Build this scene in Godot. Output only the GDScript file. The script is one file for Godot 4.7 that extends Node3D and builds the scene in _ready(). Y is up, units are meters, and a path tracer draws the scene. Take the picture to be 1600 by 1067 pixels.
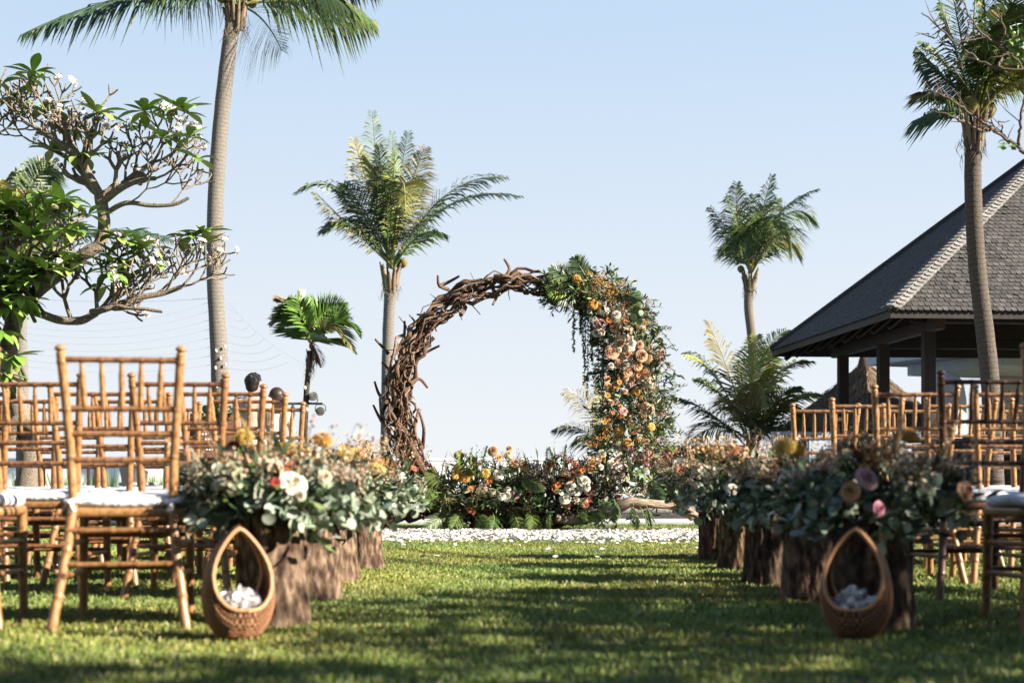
extends Node3D
# Beach wedding lawn: units are metres, y up, the camera looks along -z.

const F := 2222.0            # focal length in photograph pixels
const EYE := 0.5             # camera height
var rng := RandomNumberGenerator.new()
var noise := FastNoiseLite.new()
var taken := {}
var M := {}

# ---------------------------------------------------------------- small helpers
func at(x: float, y: float, d: float) -> Vector3:
	return Vector3((x - 800.0) / F * d, EYE + (745.0 - y) / F * d, -d)

func rf(a: float, b: float) -> float:
	return rng.randf_range(a, b)

func lin(r: float, g: float, b: float) -> Color:
	return Color(r, g, b).linear_to_srgb()

func vary(c: Color, k: float) -> Color:
	var f := 1.0 + rf(-k, k)
	return Color(c.r * f * (1.0 + rf(-k, k) * 0.4), c.g * f, c.b * f * (1.0 + rf(-k, k) * 0.4))

func numbered(called: String) -> String:
	var n: int = taken.get(called, 0)
	taken[called] = n + 1
	return called if n == 0 else "%s_%03d" % [called, n]

class MB:
	var v := PackedVector3Array()
	var c := PackedColorArray()
	var uv := PackedVector2Array()
	var idx := PackedInt32Array()
	var col := Color(1, 1, 1)

	func vert(p: Vector3, t := Vector2.ZERO) -> int:
		v.append(p); c.append(col); uv.append(t)
		return v.size() - 1

	func tri(a: int, b: int, d: int) -> void:
		idx.append(a); idx.append(b); idx.append(d)

	# a quad whose corners run clockwise as seen from its front
	func quad(a: Vector3, b: Vector3, d: Vector3, e: Vector3) -> void:
		var i := vert(a, Vector2(0, 0)); vert(b, Vector2(1, 0)); vert(d, Vector2(1, 1)); vert(e, Vector2(0, 1))
		tri(i, i + 1, i + 2); tri(i, i + 2, i + 3)

	func box(t: Transform3D, s: Vector3) -> void:
		var h := s * 0.5
		var p := []
		for k in 8:
			p.append(t * Vector3(h.x * (1 if k & 1 else -1), h.y * (1 if k & 2 else -1), h.z * (1 if k & 4 else -1)))
		for f in [[4, 6, 7, 5], [1, 3, 2, 0], [5, 7, 3, 1], [0, 2, 6, 4], [6, 2, 3, 7], [0, 4, 5, 1]]:
			quad(p[f[0]], p[f[1]], p[f[2]], p[f[3]])

	func bevel_box(t: Transform3D, s: Vector3, b: float) -> void:
		# rounded in plan and on its edges: stacked rounded rectangles
		var rows := [[-0.5 * s.y, b], [-0.5 * s.y + b * 0.3, b * 0.3], [-0.5 * s.y + b, 0.0], [0.5 * s.y - b, 0.0], [0.5 * s.y - b * 0.3, b * 0.3], [0.5 * s.y, b]]
		var rings := []
		for row in rows:
			var ring := []
			var hx: float = s.x * 0.5 - row[1]
			var hz: float = s.z * 0.5 - row[1]
			var r := b * 1.2
			for q in 4:
				for k in 4:
					var a := (q + k / 3.0) * PI / 2
					var cx: float = (hx - r) * (1 if q == 0 or q == 3 else -1)
					var cz: float = (hz - r) * (1 if q < 2 else -1)
					ring.append(t * Vector3(cx + cos(a) * r, row[0], cz + sin(a) * r))
			rings.append(ring)
		loft(rings, true, true)

	# rings of equal count, clockwise order chosen for rings that turn from x to z as y rises
	func loft(rings: Array, cap_low := false, cap_high := false) -> void:
		var n: int = rings[0].size()
		var start := v.size()
		for i in rings.size():
			for j in n:
				vert(rings[i][j], Vector2(j / float(n), i / float(rings.size() - 1)))
		for i in rings.size() - 1:
			for j in n:
				var a := start + i * n + j
				var b := start + i * n + (j + 1) % n
				tri(a, b, a + n); tri(b, b + n, a + n)
		for e in 2:
			if (e == 0 and not cap_low) or (e == 1 and not cap_high):
				continue
			var ring: Array = rings[0] if e == 0 else rings[-1]
			var mid := Vector3.ZERO
			for p in ring:
				mid += p / n
			var m := vert(mid)
			for j in n:
				vert(ring[j])
			for j in n:
				var a := m + 1 + j
				var b := m + 1 + (j + 1) % n
				if e == 0: tri(m, b, a)
				else: tri(m, a, b)

	func tube(path: Array, radii: Array, sides := 6, caps := true, colors: Array = [], vscale := 1.0) -> void:
		var n := path.size()
		var t: Vector3 = (path[1] - path[0]).normalized()
		var nn := t.cross(Vector3.UP if absf(t.y) < 0.9 else Vector3.RIGHT).normalized()
		var start := v.size()
		var run := 0.0
		for i in n:
			if i > 0:
				run += path[i].distance_to(path[i - 1])
			var t2: Vector3 = (path[mini(i + 1, n - 1)] - path[maxi(i - 1, 0)]).normalized()
			nn = (nn - t2 * nn.dot(t2)).normalized()
			var bb := t2.cross(nn)
			if colors.size():
				col = colors[i]
			for j in sides:
				var a := TAU * j / sides
				vert(path[i] + (nn * cos(a) + bb * sin(a)) * radii[i], Vector2(float(j) / sides, run * vscale))
		for i in n - 1:
			for j in sides:
				var a := start + i * sides + j
				var b := start + i * sides + (j + 1) % sides
				tri(a, a + sides, b); tri(b, a + sides, b + sides)
		if caps:
			for e in 2:
				var i := 0 if e == 0 else n - 1
				if colors.size():
					col = colors[i]
				var m := vert(path[i])
				for j in sides:
					vert(v[start + i * sides + j])
				for j in sides:
					var a := m + 1 + j
					var b := m + 1 + (j + 1) % sides
					if e == 0: tri(m, a, b)
					else: tri(m, b, a)

	# a leaf or petal: a strip along a path, folded at the midrib; w = half widths
	func blade(path: Array, side: Array, w: Array, fold := 0.0, up := Vector3.UP) -> void:
		var n := path.size()
		var s := v.size()
		for i in n:
			var lift: Vector3 = up * (fold * w[i])
			vert(path[i] - side[i] * w[i] + lift, Vector2(0, i / float(n - 1)))
			vert(path[i], Vector2(0.5, i / float(n - 1)))
			vert(path[i] + side[i] * w[i] + lift, Vector2(1, i / float(n - 1)))
		for i in n - 1:
			var a := s + i * 3
			for k in 2:
				tri(a + k, a + k + 3, a + k + 1); tri(a + k + 1, a + k + 3, a + k + 4)

	func flat_strip(p0: Vector3, p1: Vector3, p2: Vector3, s: Vector3, w0: float, w1: float) -> void:
		var i := vert(p0 - s * w0); vert(p0 + s * w0); vert(p1 - s * w1); vert(p1 + s * w1); vert(p2)
		tri(i, i + 2, i + 1); tri(i + 1, i + 2, i + 3); tri(i + 2, i + 4, i + 3)

	func disc(p: Vector3, nrm: Vector3, tow: Vector3, rx: float, ry: float, cup := 0.15, n := 8) -> void:
		var side := nrm.cross(tow).normalized()
		var i := vert(p - nrm * cup * rx)
		for k in n:
			var a := TAU * k / n
			vert(p + side * cos(a) * rx + tow * sin(a) * ry)
		for k in n:
			tri(i, i + 1 + (k + 1) % n, i + 1 + k)

	func add(o: MB, t: Transform3D, tint := Color(0, 0, 0, 0)) -> void:
		var s := v.size()
		for p in o.v:
			v.append(t * p)
		if tint.a > 0.0:
			for k in o.c:
				c.append(Color(k.r * tint.r, k.g * tint.g, k.b * tint.b))
		else:
			c.append_array(o.c)
		uv.append_array(o.uv)
		for k in o.idx:
			idx.append(k + s)

	func mesh() -> ArrayMesh:
		var nrm := PackedVector3Array()
		nrm.resize(v.size())
		for k in range(0, idx.size(), 3):
			var a := idx[k]; var b := idx[k + 1]; var d := idx[k + 2]
			var f := (v[d] - v[a]).cross(v[b] - v[a])
			nrm[a] += f; nrm[b] += f; nrm[d] += f
		for k in nrm.size():
			nrm[k] = nrm[k].normalized() if nrm[k].length_squared() > 1e-20 else Vector3.UP
		var arr := []
		arr.resize(Mesh.ARRAY_MAX)
		arr[Mesh.ARRAY_VERTEX] = v
		arr[Mesh.ARRAY_NORMAL] = nrm
		arr[Mesh.ARRAY_COLOR] = c
		arr[Mesh.ARRAY_TEX_UV] = uv
		arr[Mesh.ARRAY_INDEX] = idx
		var m := ArrayMesh.new()
		m.add_surface_from_arrays(Mesh.PRIMITIVE_TRIANGLES, arr)
		return m

func thing(called: String, label: String, category: String, where := Vector3.ZERO, turn := 0.0, group := "") -> Node3D:
	var o := Node3D.new()
	o.name = numbered(called)
	add_child(o)
	o.position = where
	o.rotation.y = turn
	tag(o, label, category, group)
	return o

func tag(o: Node3D, label: String, category: String, group := "") -> void:
	o.set_meta("label", label)
	o.set_meta("category", category)
	if group:
		o.set_meta("group", group)

func obj(called: String, mesh: Mesh, m: Material, parent: Node3D = self) -> MeshInstance3D:
	var o := MeshInstance3D.new()
	o.name = numbered(called) if parent == self else called
	o.mesh = mesh
	o.material_override = m
	parent.add_child(o, true)
	return o

func part(called: String, mesh: Mesh, m: Material, parent: Node3D, t := Transform3D()) -> MeshInstance3D:
	var o := obj(called, mesh, m, parent)
	o.transform = t
	return o

func stuff(o: Node3D) -> Node3D:
	o.set_meta("kind", "stuff")
	return o

func structure(called: String, mesh: Mesh, m: Material, label: String, category: String) -> MeshInstance3D:
	var o := obj(called, mesh, m)
	o.set_meta("kind", "structure")
	tag(o, label, category)
	return o

func bez(a: Vector3, b: Vector3, c: Vector3, n: int) -> Array:
	var out := []
	for i in n + 1:
		var t := i / float(n)
		out.append(a.lerp(b, t).lerp(b.lerp(c, t), t))
	return out

func smooth_path(pts: Array, per: int) -> Array:
	var out := []
	for i in pts.size() - 1:
		var p0: Vector3 = pts[maxi(i - 1, 0)]
		var p1: Vector3 = pts[i]
		var p2: Vector3 = pts[i + 1]
		var p3: Vector3 = pts[mini(i + 2, pts.size() - 1)]
		for k in per:
			out.append(p1.cubic_interpolate(p2, p0, p3, k / float(per)))
	out.append(pts[-1])
	return out

func taper(n: int, a: float, b: float) -> Array:
	var out := []
	for i in n:
		out.append(lerpf(a, b, i / float(maxi(n - 1, 1))))
	return out

func rdir() -> Vector3:
	var z := rf(-1, 1)
	var a := rf(0, TAU)
	var r := sqrt(1 - z * z)
	return Vector3(r * cos(a), z, r * sin(a))

func basis_to(y: Vector3, spin := 0.0) -> Basis:   # a basis whose y axis points along y
	y = y.normalized()
	var x := y.cross(Vector3.FORWARD if absf(y.z) < 0.9 else Vector3.RIGHT).normalized()
	return Basis(x, y, x.cross(y)).rotated(y, spin)

# ---------------------------------------------------------------- materials
func ntex(freq: float, seed_: int, stops: Array, size := 512, kind := FastNoiseLite.TYPE_SIMPLEX_SMOOTH, octaves := 4) -> NoiseTexture2D:
	var n := FastNoiseLite.new()
	n.seed = seed_; n.frequency = freq; n.noise_type = kind; n.fractal_octaves = octaves
	var t := NoiseTexture2D.new()
	t.width = size; t.height = size; t.seamless = true; t.noise = n
	if stops.size():
		var g := Gradient.new()
		var off := PackedFloat32Array()
		var cols := PackedColorArray()
		for s in stops:
			off.append(s[0]); cols.append(s[1])
		g.offsets = off; g.colors = cols
		t.color_ramp = g
	return t

func stretched(size: Vector2i, fx: float, fy: float, seed_: int, low: Color, high: Color) -> ImageTexture:
	var n := FastNoiseLite.new()
	n.seed = seed_; n.frequency = 1.0; n.fractal_octaves = 4
	var im := Image.create(size.x, size.y, false, Image.FORMAT_RGB8)
	for y in size.y:
		for x in size.x:
			# wraps round in x
			var a := TAU * x / size.x
			var k := clampf(n.get_noise_3d(cos(a) * fx, sin(a) * fx, y * fy / size.y) * 0.9 + 0.5, 0, 1)
			im.set_pixel(x, y, low.lerp(high, k))
	return ImageTexture.create_from_image(im)

const REFLECT := 0.68   # the sheet of base colours was measured a little high; this brings them to real reflectances
func dim(c: Color, k: float) -> Color:
	var l := c.srgb_to_linear()
	return Color(l.r * k, l.g * k, l.b * k).linear_to_srgb()

func mat(c: Color, rough := 0.8, vc := false) -> StandardMaterial3D:
	var m := StandardMaterial3D.new()
	m.albedo_color = dim(c, REFLECT)
	m.roughness = rough
	m.metallic_specular = 0.4
	m.vertex_color_use_as_albedo = vc
	return m

func leafy(rough := 0.5, through := 0.25) -> StandardMaterial3D:
	var m := mat(Color.WHITE, rough, true)
	m.backlight_enabled = true
	m.backlight = Color(through, through, through)
	return m

func textured(m: StandardMaterial3D, t: Texture2D, scale: Vector3, bump: Texture2D = null, height := 0.5) -> StandardMaterial3D:
	m.albedo_texture = t
	m.uv1_triplanar = true
	m.uv1_scale = scale
	if bump:
		m.heightmap_enabled = true
		m.heightmap_texture = bump
		m.heightmap_scale = height
	return m

func make_materials() -> void:
	var W := Color.WHITE
	var grain := ntex(0.012, 3, [[0.0, Color(0.62, 0.62, 0.62)], [0.5, Color(0.85, 0.85, 0.85)], [1.0, W]], 512)
	var fine := ntex(0.05, 4, [], 512)
	var coarse := ntex(0.015, 5, [], 512)
	M.grain = grain
	# varnished bamboo: honey with darker smears, tones apart by chair
	var tones := [[0.46, 0.268, 0.112], [0.42, 0.235, 0.098], [0.385, 0.212, 0.090], [0.115, 0.050, 0.026], [0.49, 0.29, 0.125]]  # the darkest tone has shade put into its brown
	var smear := ntex(0.02, 8, [[0.0, Color(0.55, 0.42, 0.34)], [0.45, Color(0.86, 0.82, 0.78)], [1.0, W]], 512)
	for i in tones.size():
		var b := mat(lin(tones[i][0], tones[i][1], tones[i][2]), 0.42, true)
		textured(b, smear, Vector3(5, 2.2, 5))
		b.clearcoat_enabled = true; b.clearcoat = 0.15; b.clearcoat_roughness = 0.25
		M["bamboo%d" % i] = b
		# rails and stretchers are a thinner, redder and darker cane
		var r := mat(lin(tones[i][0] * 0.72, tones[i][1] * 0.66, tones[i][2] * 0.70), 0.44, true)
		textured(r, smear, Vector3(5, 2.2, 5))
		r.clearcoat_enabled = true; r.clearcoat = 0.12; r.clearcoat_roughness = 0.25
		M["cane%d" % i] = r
	M.cushion = textured(mat(lin(1.0, 1.0, 1.0), 0.9), ntex(0.01, 6, [[0.0, Color(0.9, 0.9, 0.92)], [1.0, W]], 256), Vector3(3, 3, 3), coarse, 0.6)
	M.cushion.rim_enabled = true; M.cushion.rim = 0.3
	# driftwood: long streaks along the tube (uv), tone by vertex colour
	var streak := stretched(Vector2i(128, 512), 2.2, 22.0, 11, Color(0.5, 0.47, 0.45), W)
	var dw := mat(W, 0.75, true)
	dw.albedo_texture = streak; dw.uv1_scale = Vector3(1, 1, 1)
	dw.heightmap_enabled = true; dw.heightmap_texture = streak; dw.heightmap_scale = 0.5
	M.driftwood = dw
	# stump bark
	var bark := stretched(Vector2i(512, 256), 3.2, 5.0, 13, Color(0.30, 0.24, 0.21), W)
	var sb := mat(lin(0.30, 0.212, 0.140), 0.95, true)
	sb.albedo_texture = bark
	sb.heightmap_enabled = true; sb.heightmap_texture = bark; sb.heightmap_scale = 0.8
	M.stump = sb
	M.stump_top = textured(mat(lin(0.42, 0.30, 0.18), 0.9), grain, Vector3(6, 6, 6))
	# palm trunk: leaf-scar rings run round it
	var ring := Image.create(128, 256, false, Image.FORMAT_RGB8)
	var rn := FastNoiseLite.new(); rn.seed = 5; rn.frequency = 1.0
	for y in 256:
		for x in 128:
			var a := TAU * x / 128.0
			var w := rn.get_noise_3d(cos(a) * 1.2, sin(a) * 1.2, y * 0.02) * 5.0
			var f := fposmod((y + w) / 16.0, 1.0)
			var k := 0.82 + 0.18 * rn.get_noise_3d(cos(a) * 5, sin(a) * 5, y * 0.11)
			if f < 0.12: k *= 0.80
			elif f < 0.24: k *= 0.93
			ring.set_pixel(x, y, Color(k, k * 0.985, k * 0.96))
	var rt := ImageTexture.create_from_image(ring)
	var pt := mat(lin(0.30, 0.28, 0.255), 0.95, true)
	pt.albedo_texture = rt
	pt.heightmap_enabled = true; pt.heightmap_texture = rt; pt.heightmap_scale = 1.2
	M.palm_trunk = pt
	M.frond = leafy(0.42, 0.38)
	M.frond.albedo_color = dim(Color.WHITE, 0.78)
	M.leaf = leafy(0.45, 0.4)
	M.petal = leafy(0.7, 0.35)
	M.grass = leafy(0.55, 0.35)
	M.plain = mat(W, 0.8, true)
	M.tree_bark = textured(mat(Color.WHITE, 0.95, true), ntex(0.03, 21, [[0.0, Color(0.42, 0.38, 0.34)], [0.5, Color(0.8, 0.78, 0.75)], [1.0, W]], 512), Vector3(3, 3, 3), fine, 1.5)
	M.dry_twig = mat(lin(0.16, 0.12, 0.09), 0.9, true)
	# wicker: strands over and under, counted so that they repeat round the basket
	var wk := Image.create(128, 128, false, Image.FORMAT_RGB8)
	for y in 128:
		for x in 128:
			var row := int(y / 16.0)
			var fy := fposmod(y / 16.0, 1.0) - 0.5
			var ph := fposmod(x / 32.0 + (0.5 if row % 2 else 0.0), 1.0)
			var bulge := sqrt(maxf(0.0, 1.0 - 4.0 * fy * fy)) * (0.55 + 0.45 * sin(ph * TAU))
			var k := 0.22 + 0.78 * clampf(bulge, 0, 1)
			wk.set_pixel(x, y, Color(k, k, k))
	var wt := ImageTexture.create_from_image(wk)
	var wm := mat(lin(0.56, 0.27, 0.12), 0.5, true)
	wm.albedo_texture = wt
	wm.heightmap_enabled = true; wm.heightmap_texture = wt; wm.heightmap_scale = 0.8
	wm.uv1_scale = Vector3(15, 2.75, 1)
	M.wicker = wm
	M.wicker_rim = mat(lin(0.54, 0.265, 0.12), 0.45)
	for i in 5:
		var k: float = [0.085, 0.105, 0.06, 0.135, 0.092][i]
		M["shingle%d" % i] = textured(mat(lin(k, k * 0.94, k * 0.92), 0.8), grain, Vector3(4, 4, 4))
	M.hip_tile = textured(mat(lin(0.40, 0.385, 0.365), 0.8), grain, Vector3(4, 4, 4))
	M.dark_wood = textured(mat(lin(0.028, 0.020, 0.017), 0.65), grain, Vector3(2, 0.4, 2))
	M.beam_wood = textured(mat(lin(0.085, 0.055, 0.042), 0.6), grain, Vector3(2, 2, 2))
	M.white_wall = textured(mat(lin(1.0, 1.0, 0.99), 0.9), ntex(0.006, 31, [[0.0, Color(0.93, 0.93, 0.93)], [1.0, W]], 256), Vector3(0.4, 0.4, 0.4))
	M.concrete = textured(mat(lin(0.62, 0.63, 0.62), 0.9), ntex(0.008, 32, [[0.0, Color(0.86, 0.86, 0.86)], [1.0, W]], 256), Vector3(0.5, 0.5, 0.5))
	M.paving = textured(mat(lin(0.30, 0.28, 0.26), 0.85), ntex(0.02, 33, [[0.0, Color(0.8, 0.8, 0.8)], [1.0, W]], 512), Vector3(0.7, 0.7, 0.7))
	M.riser = textured(mat(lin(0.13, 0.12, 0.115), 0.85), grain, Vector3(1, 1, 1))
	M.thatch = textured(mat(lin(0.25, 0.19, 0.14), 1.0, true), stretched(Vector2i(256, 128), 12.0, 3.0, 41, Color(0.6, 0.56, 0.52), W), Vector3(1.4, 1.4, 1.4))
	M.water = mat(lin(0.10, 0.24, 0.42), 0.12)
	M.water.heightmap_enabled = true; M.water.heightmap_texture = coarse; M.water.heightmap_scale = 5.0
	M.water.uv1_triplanar = true; M.water.uv1_scale = Vector3(0.5, 0.5, 0.5)
	M.metal_dark = mat(lin(0.03, 0.05, 0.05), 0.4); M.metal_dark.metallic = 0.4
	M.metal_grey = mat(lin(0.30, 0.36, 0.40), 0.4); M.metal_grey.metallic = 0.5
	M.black = mat(lin(0.012, 0.012, 0.013), 0.5)
	M.soil = textured(mat(lin(0.11, 0.125, 0.04), 1.0), ntex(0.03, 51, [[0.0, Color(0.5, 0.5, 0.45)], [1.0, W]], 512), Vector3(1.1, 1.1, 1.1))

# ---------------------------------------------------------------- camera, sky, sun
func camera_sky_sun() -> void:
	var cam := Camera3D.new()
	cam.name = "camera"
	cam.projection = Camera3D.PROJECTION_FRUSTUM
	cam.near = 0.05
	cam.far = 4000.0
	cam.size = 2.0 * 0.05 * (533.5 / F)
	cam.frustum_offset = Vector2(0.0, 0.05 * (211.5 / F))
	cam.position = Vector3(0, EYE, 0)
	var lens := CameraAttributesPhysical.new()
	lens.frustum_focal_length = 50.0
	lens.frustum_near = 0.05
	lens.frustum_far = 4000.0
	lens.frustum_focus_distance = 13.0
	lens.exposure_aperture = 3.0
	cam.attributes = lens
	add_child(cam)
	cam.current = true

	var sun_dir := Vector3(cos(deg_to_rad(20)) * cos(deg_to_rad(28)), sin(deg_to_rad(28)), sin(deg_to_rad(20)) * cos(deg_to_rad(28)))
	var sun := DirectionalLight3D.new()
	sun.name = "sun"
	sun.light_energy = 1.6
	sun.light_color = Color(1.0, 0.95, 0.88)
	sun.light_angular_distance = 0.5
	sun.shadow_enabled = true
	add_child(sun)
	sun.look_at_from_position(sun_dir * 50.0, Vector3.ZERO)

	var env := Environment.new()
	env.background_mode = Environment.BG_SKY
	env.tonemap_mode = Environment.TONE_MAPPER_LINEAR
	env.tonemap_exposure = EXPOSURE
	env.sdfgi_enabled = true; env.ssao_enabled = true; env.ssil_enabled = true
	var w := 512
	var h := 256
	var im := Image.create(w, h, false, Image.FORMAT_RGBF)
	var low := Vector3(0.930, 0.958, 0.978)
	var mid := Vector3(0.585, 0.750, 0.955)
	var top := Vector3(0.065, 0.18, 0.46)
	for j in h:
		var el := PI * (0.5 - (j + 0.5) / h)
		var e := maxf(el, 0.0)
		for i in w:
			var az := TAU * (i + 0.5) / w
			var dir := Vector3(sin(az) * cos(e), sin(e), -cos(az) * cos(e))
			var cs := dir.dot(sun_dir)
			var t := e / 0.305
			var c := low.lerp(mid, minf(t, 1.0))
			c = c.lerp(top, smoothstep(0.26, 1.15, e))
			# forward scatter towards the sun, a deeper blue a right angle away and beyond
			var k := 0.965 + 0.07 * (cs * 0.5 + 0.5) * (cs * 0.5 + 0.5)
			c *= k
			c += Vector3(1.0, 0.95, 0.85) * 0.35 * pow(maxf(cs, 0.0), 12.0)
			im.set_pixel(i, j, Color(c.x, c.y, c.z) / EXPOSURE)
	var pan := PanoramaSkyMaterial.new()
	pan.panorama = ImageTexture.create_from_image(im)
	var sky := Sky.new()
	sky.sky_material = pan
	env.sky = sky
	var we := WorldEnvironment.new()
	we.name = "air"
	we.environment = env
	add_child(we)

const EXPOSURE := 4.2

# ---------------------------------------------------------------- ground
func sheet(x0: float, x1: float, z0: float, z1: float, y: float) -> ArrayMesh:
	var b := MB.new()
	b.quad(Vector3(x0, y, z1), Vector3(x0, y, z0), Vector3(x1, y, z0), Vector3(x1, y, z1))
	return b.mesh()

func grass_patch(seed_: int, count: int, side: float, tall: float) -> ArrayMesh:
	rng.seed = seed_
	var b := MB.new()
	var n := FastNoiseLite.new(); n.seed = seed_; n.frequency = 6.0
	for i in count:
		var p := Vector3(rf(-side, side) * 0.5, 0, rf(-side, side) * 0.5)
		var lean := rdir(); lean.y = 0
		lean = lean * rf(0.2, 1.5)
		var hgt := tall * rf(0.45, 1.15) * (1.0 + 0.35 * n.get_noise_2d(p.x, p.z))
		var w := rf(0.0012, 0.0026)
		var s := Vector3(cos(rf(0, TAU)), 0, 0); s = Vector3(1, 0, 0).rotated(Vector3.UP, rf(0, TAU))
		var k := rng.randf()
		if k < 0.70: b.col = vary(Color(0.180, 0.250, 0.048), 0.3)
		elif k < 0.9: b.col = vary(Color(0.295, 0.335, 0.078), 0.25)
		else: b.col = vary(Color(0.40, 0.36, 0.17), 0.25)
		var mid := p + Vector3(lean.x * hgt * 0.35, hgt * 0.62, lean.z * hgt * 0.35)
		var tip := p + Vector3(lean.x * hgt, hgt * rf(0.8, 1.0), lean.z * hgt)
		b.flat_strip(p, mid, tip, s, w, w * 0.8)
	return b.mesh()

func scatter(called: String, label: String, category: String, mesh: Mesh, m: Material, where: Array, colors: Array = []) -> void:
	var mm := MultiMesh.new()
	mm.transform_format = MultiMesh.TRANSFORM_3D
	mm.use_colors = colors.size() > 0
	mm.mesh = mesh
	mm.instance_count = where.size()
	for i in where.size():
		mm.set_instance_transform(i, where[i])
		if colors.size():
			mm.set_instance_color(i, colors[i])
	var o := MultiMeshInstance3D.new()
	o.name = numbered(called)
	o.multimesh = mm
	o.material_override = m
	add_child(o)
	stuff(o)
	tag(o, label, category)

func ground() -> void:
	structure("ground", sheet(-400, 400, -34.5, 40, -0.012), M.soil, "earth that lies under the lawn and reaches past the garden", "ground")
	structure("sea", sheet(-3000, 3000, -3900, -36, -2.5), M.water, "hazy blue sea beyond the white garden wall", "sea")
	structure("lawn", sheet(-18, 18, -14.6, 8, 0.0), M.soil, "green ceremony lawn with the aisle between the chairs", "lawn")
	# turf: patches of real blades; denser and finer near the camera
	var sets := [[], [], [], []]
	rng.seed = 77
	var tint := FastNoiseLite.new(); tint.seed = 9; tint.frequency = 0.55; tint.fractal_octaves = 3
	var cols := [[], [], [], []]
	var step := 0.235
	var z := -3.05
	while z > -14.6:
		var half := -z * 0.37 + 0.7
		var x := -half
		while x < half:
			var k := rng.randi() % 4
			var t := Transform3D(Basis(Vector3.UP, rf(0, TAU)).scaled(Vector3(1, rf(0.85, 1.15), 1)), Vector3(x + rf(-0.04, 0.04), 0, z + rf(-0.04, 0.04)))
			sets[k].append(t)
			var f := 1.0 + 0.5 * tint.get_noise_2d(x, z)
			cols[k].append(Color(f * (1.0 + 0.4 * tint.get_noise_2d(x + 50, z)), f, f))
			x += step
		z -= step
	for k in 4:
		scatter("grass", "short green turf blades, %s of the mown ceremony lawn" % ["finest share", "darkest share", "tallest share", "palest share"][k], "grass", grass_patch(100 + k, 520, 0.30, 0.021), M.grass, sets[k], cols[k])

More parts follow.
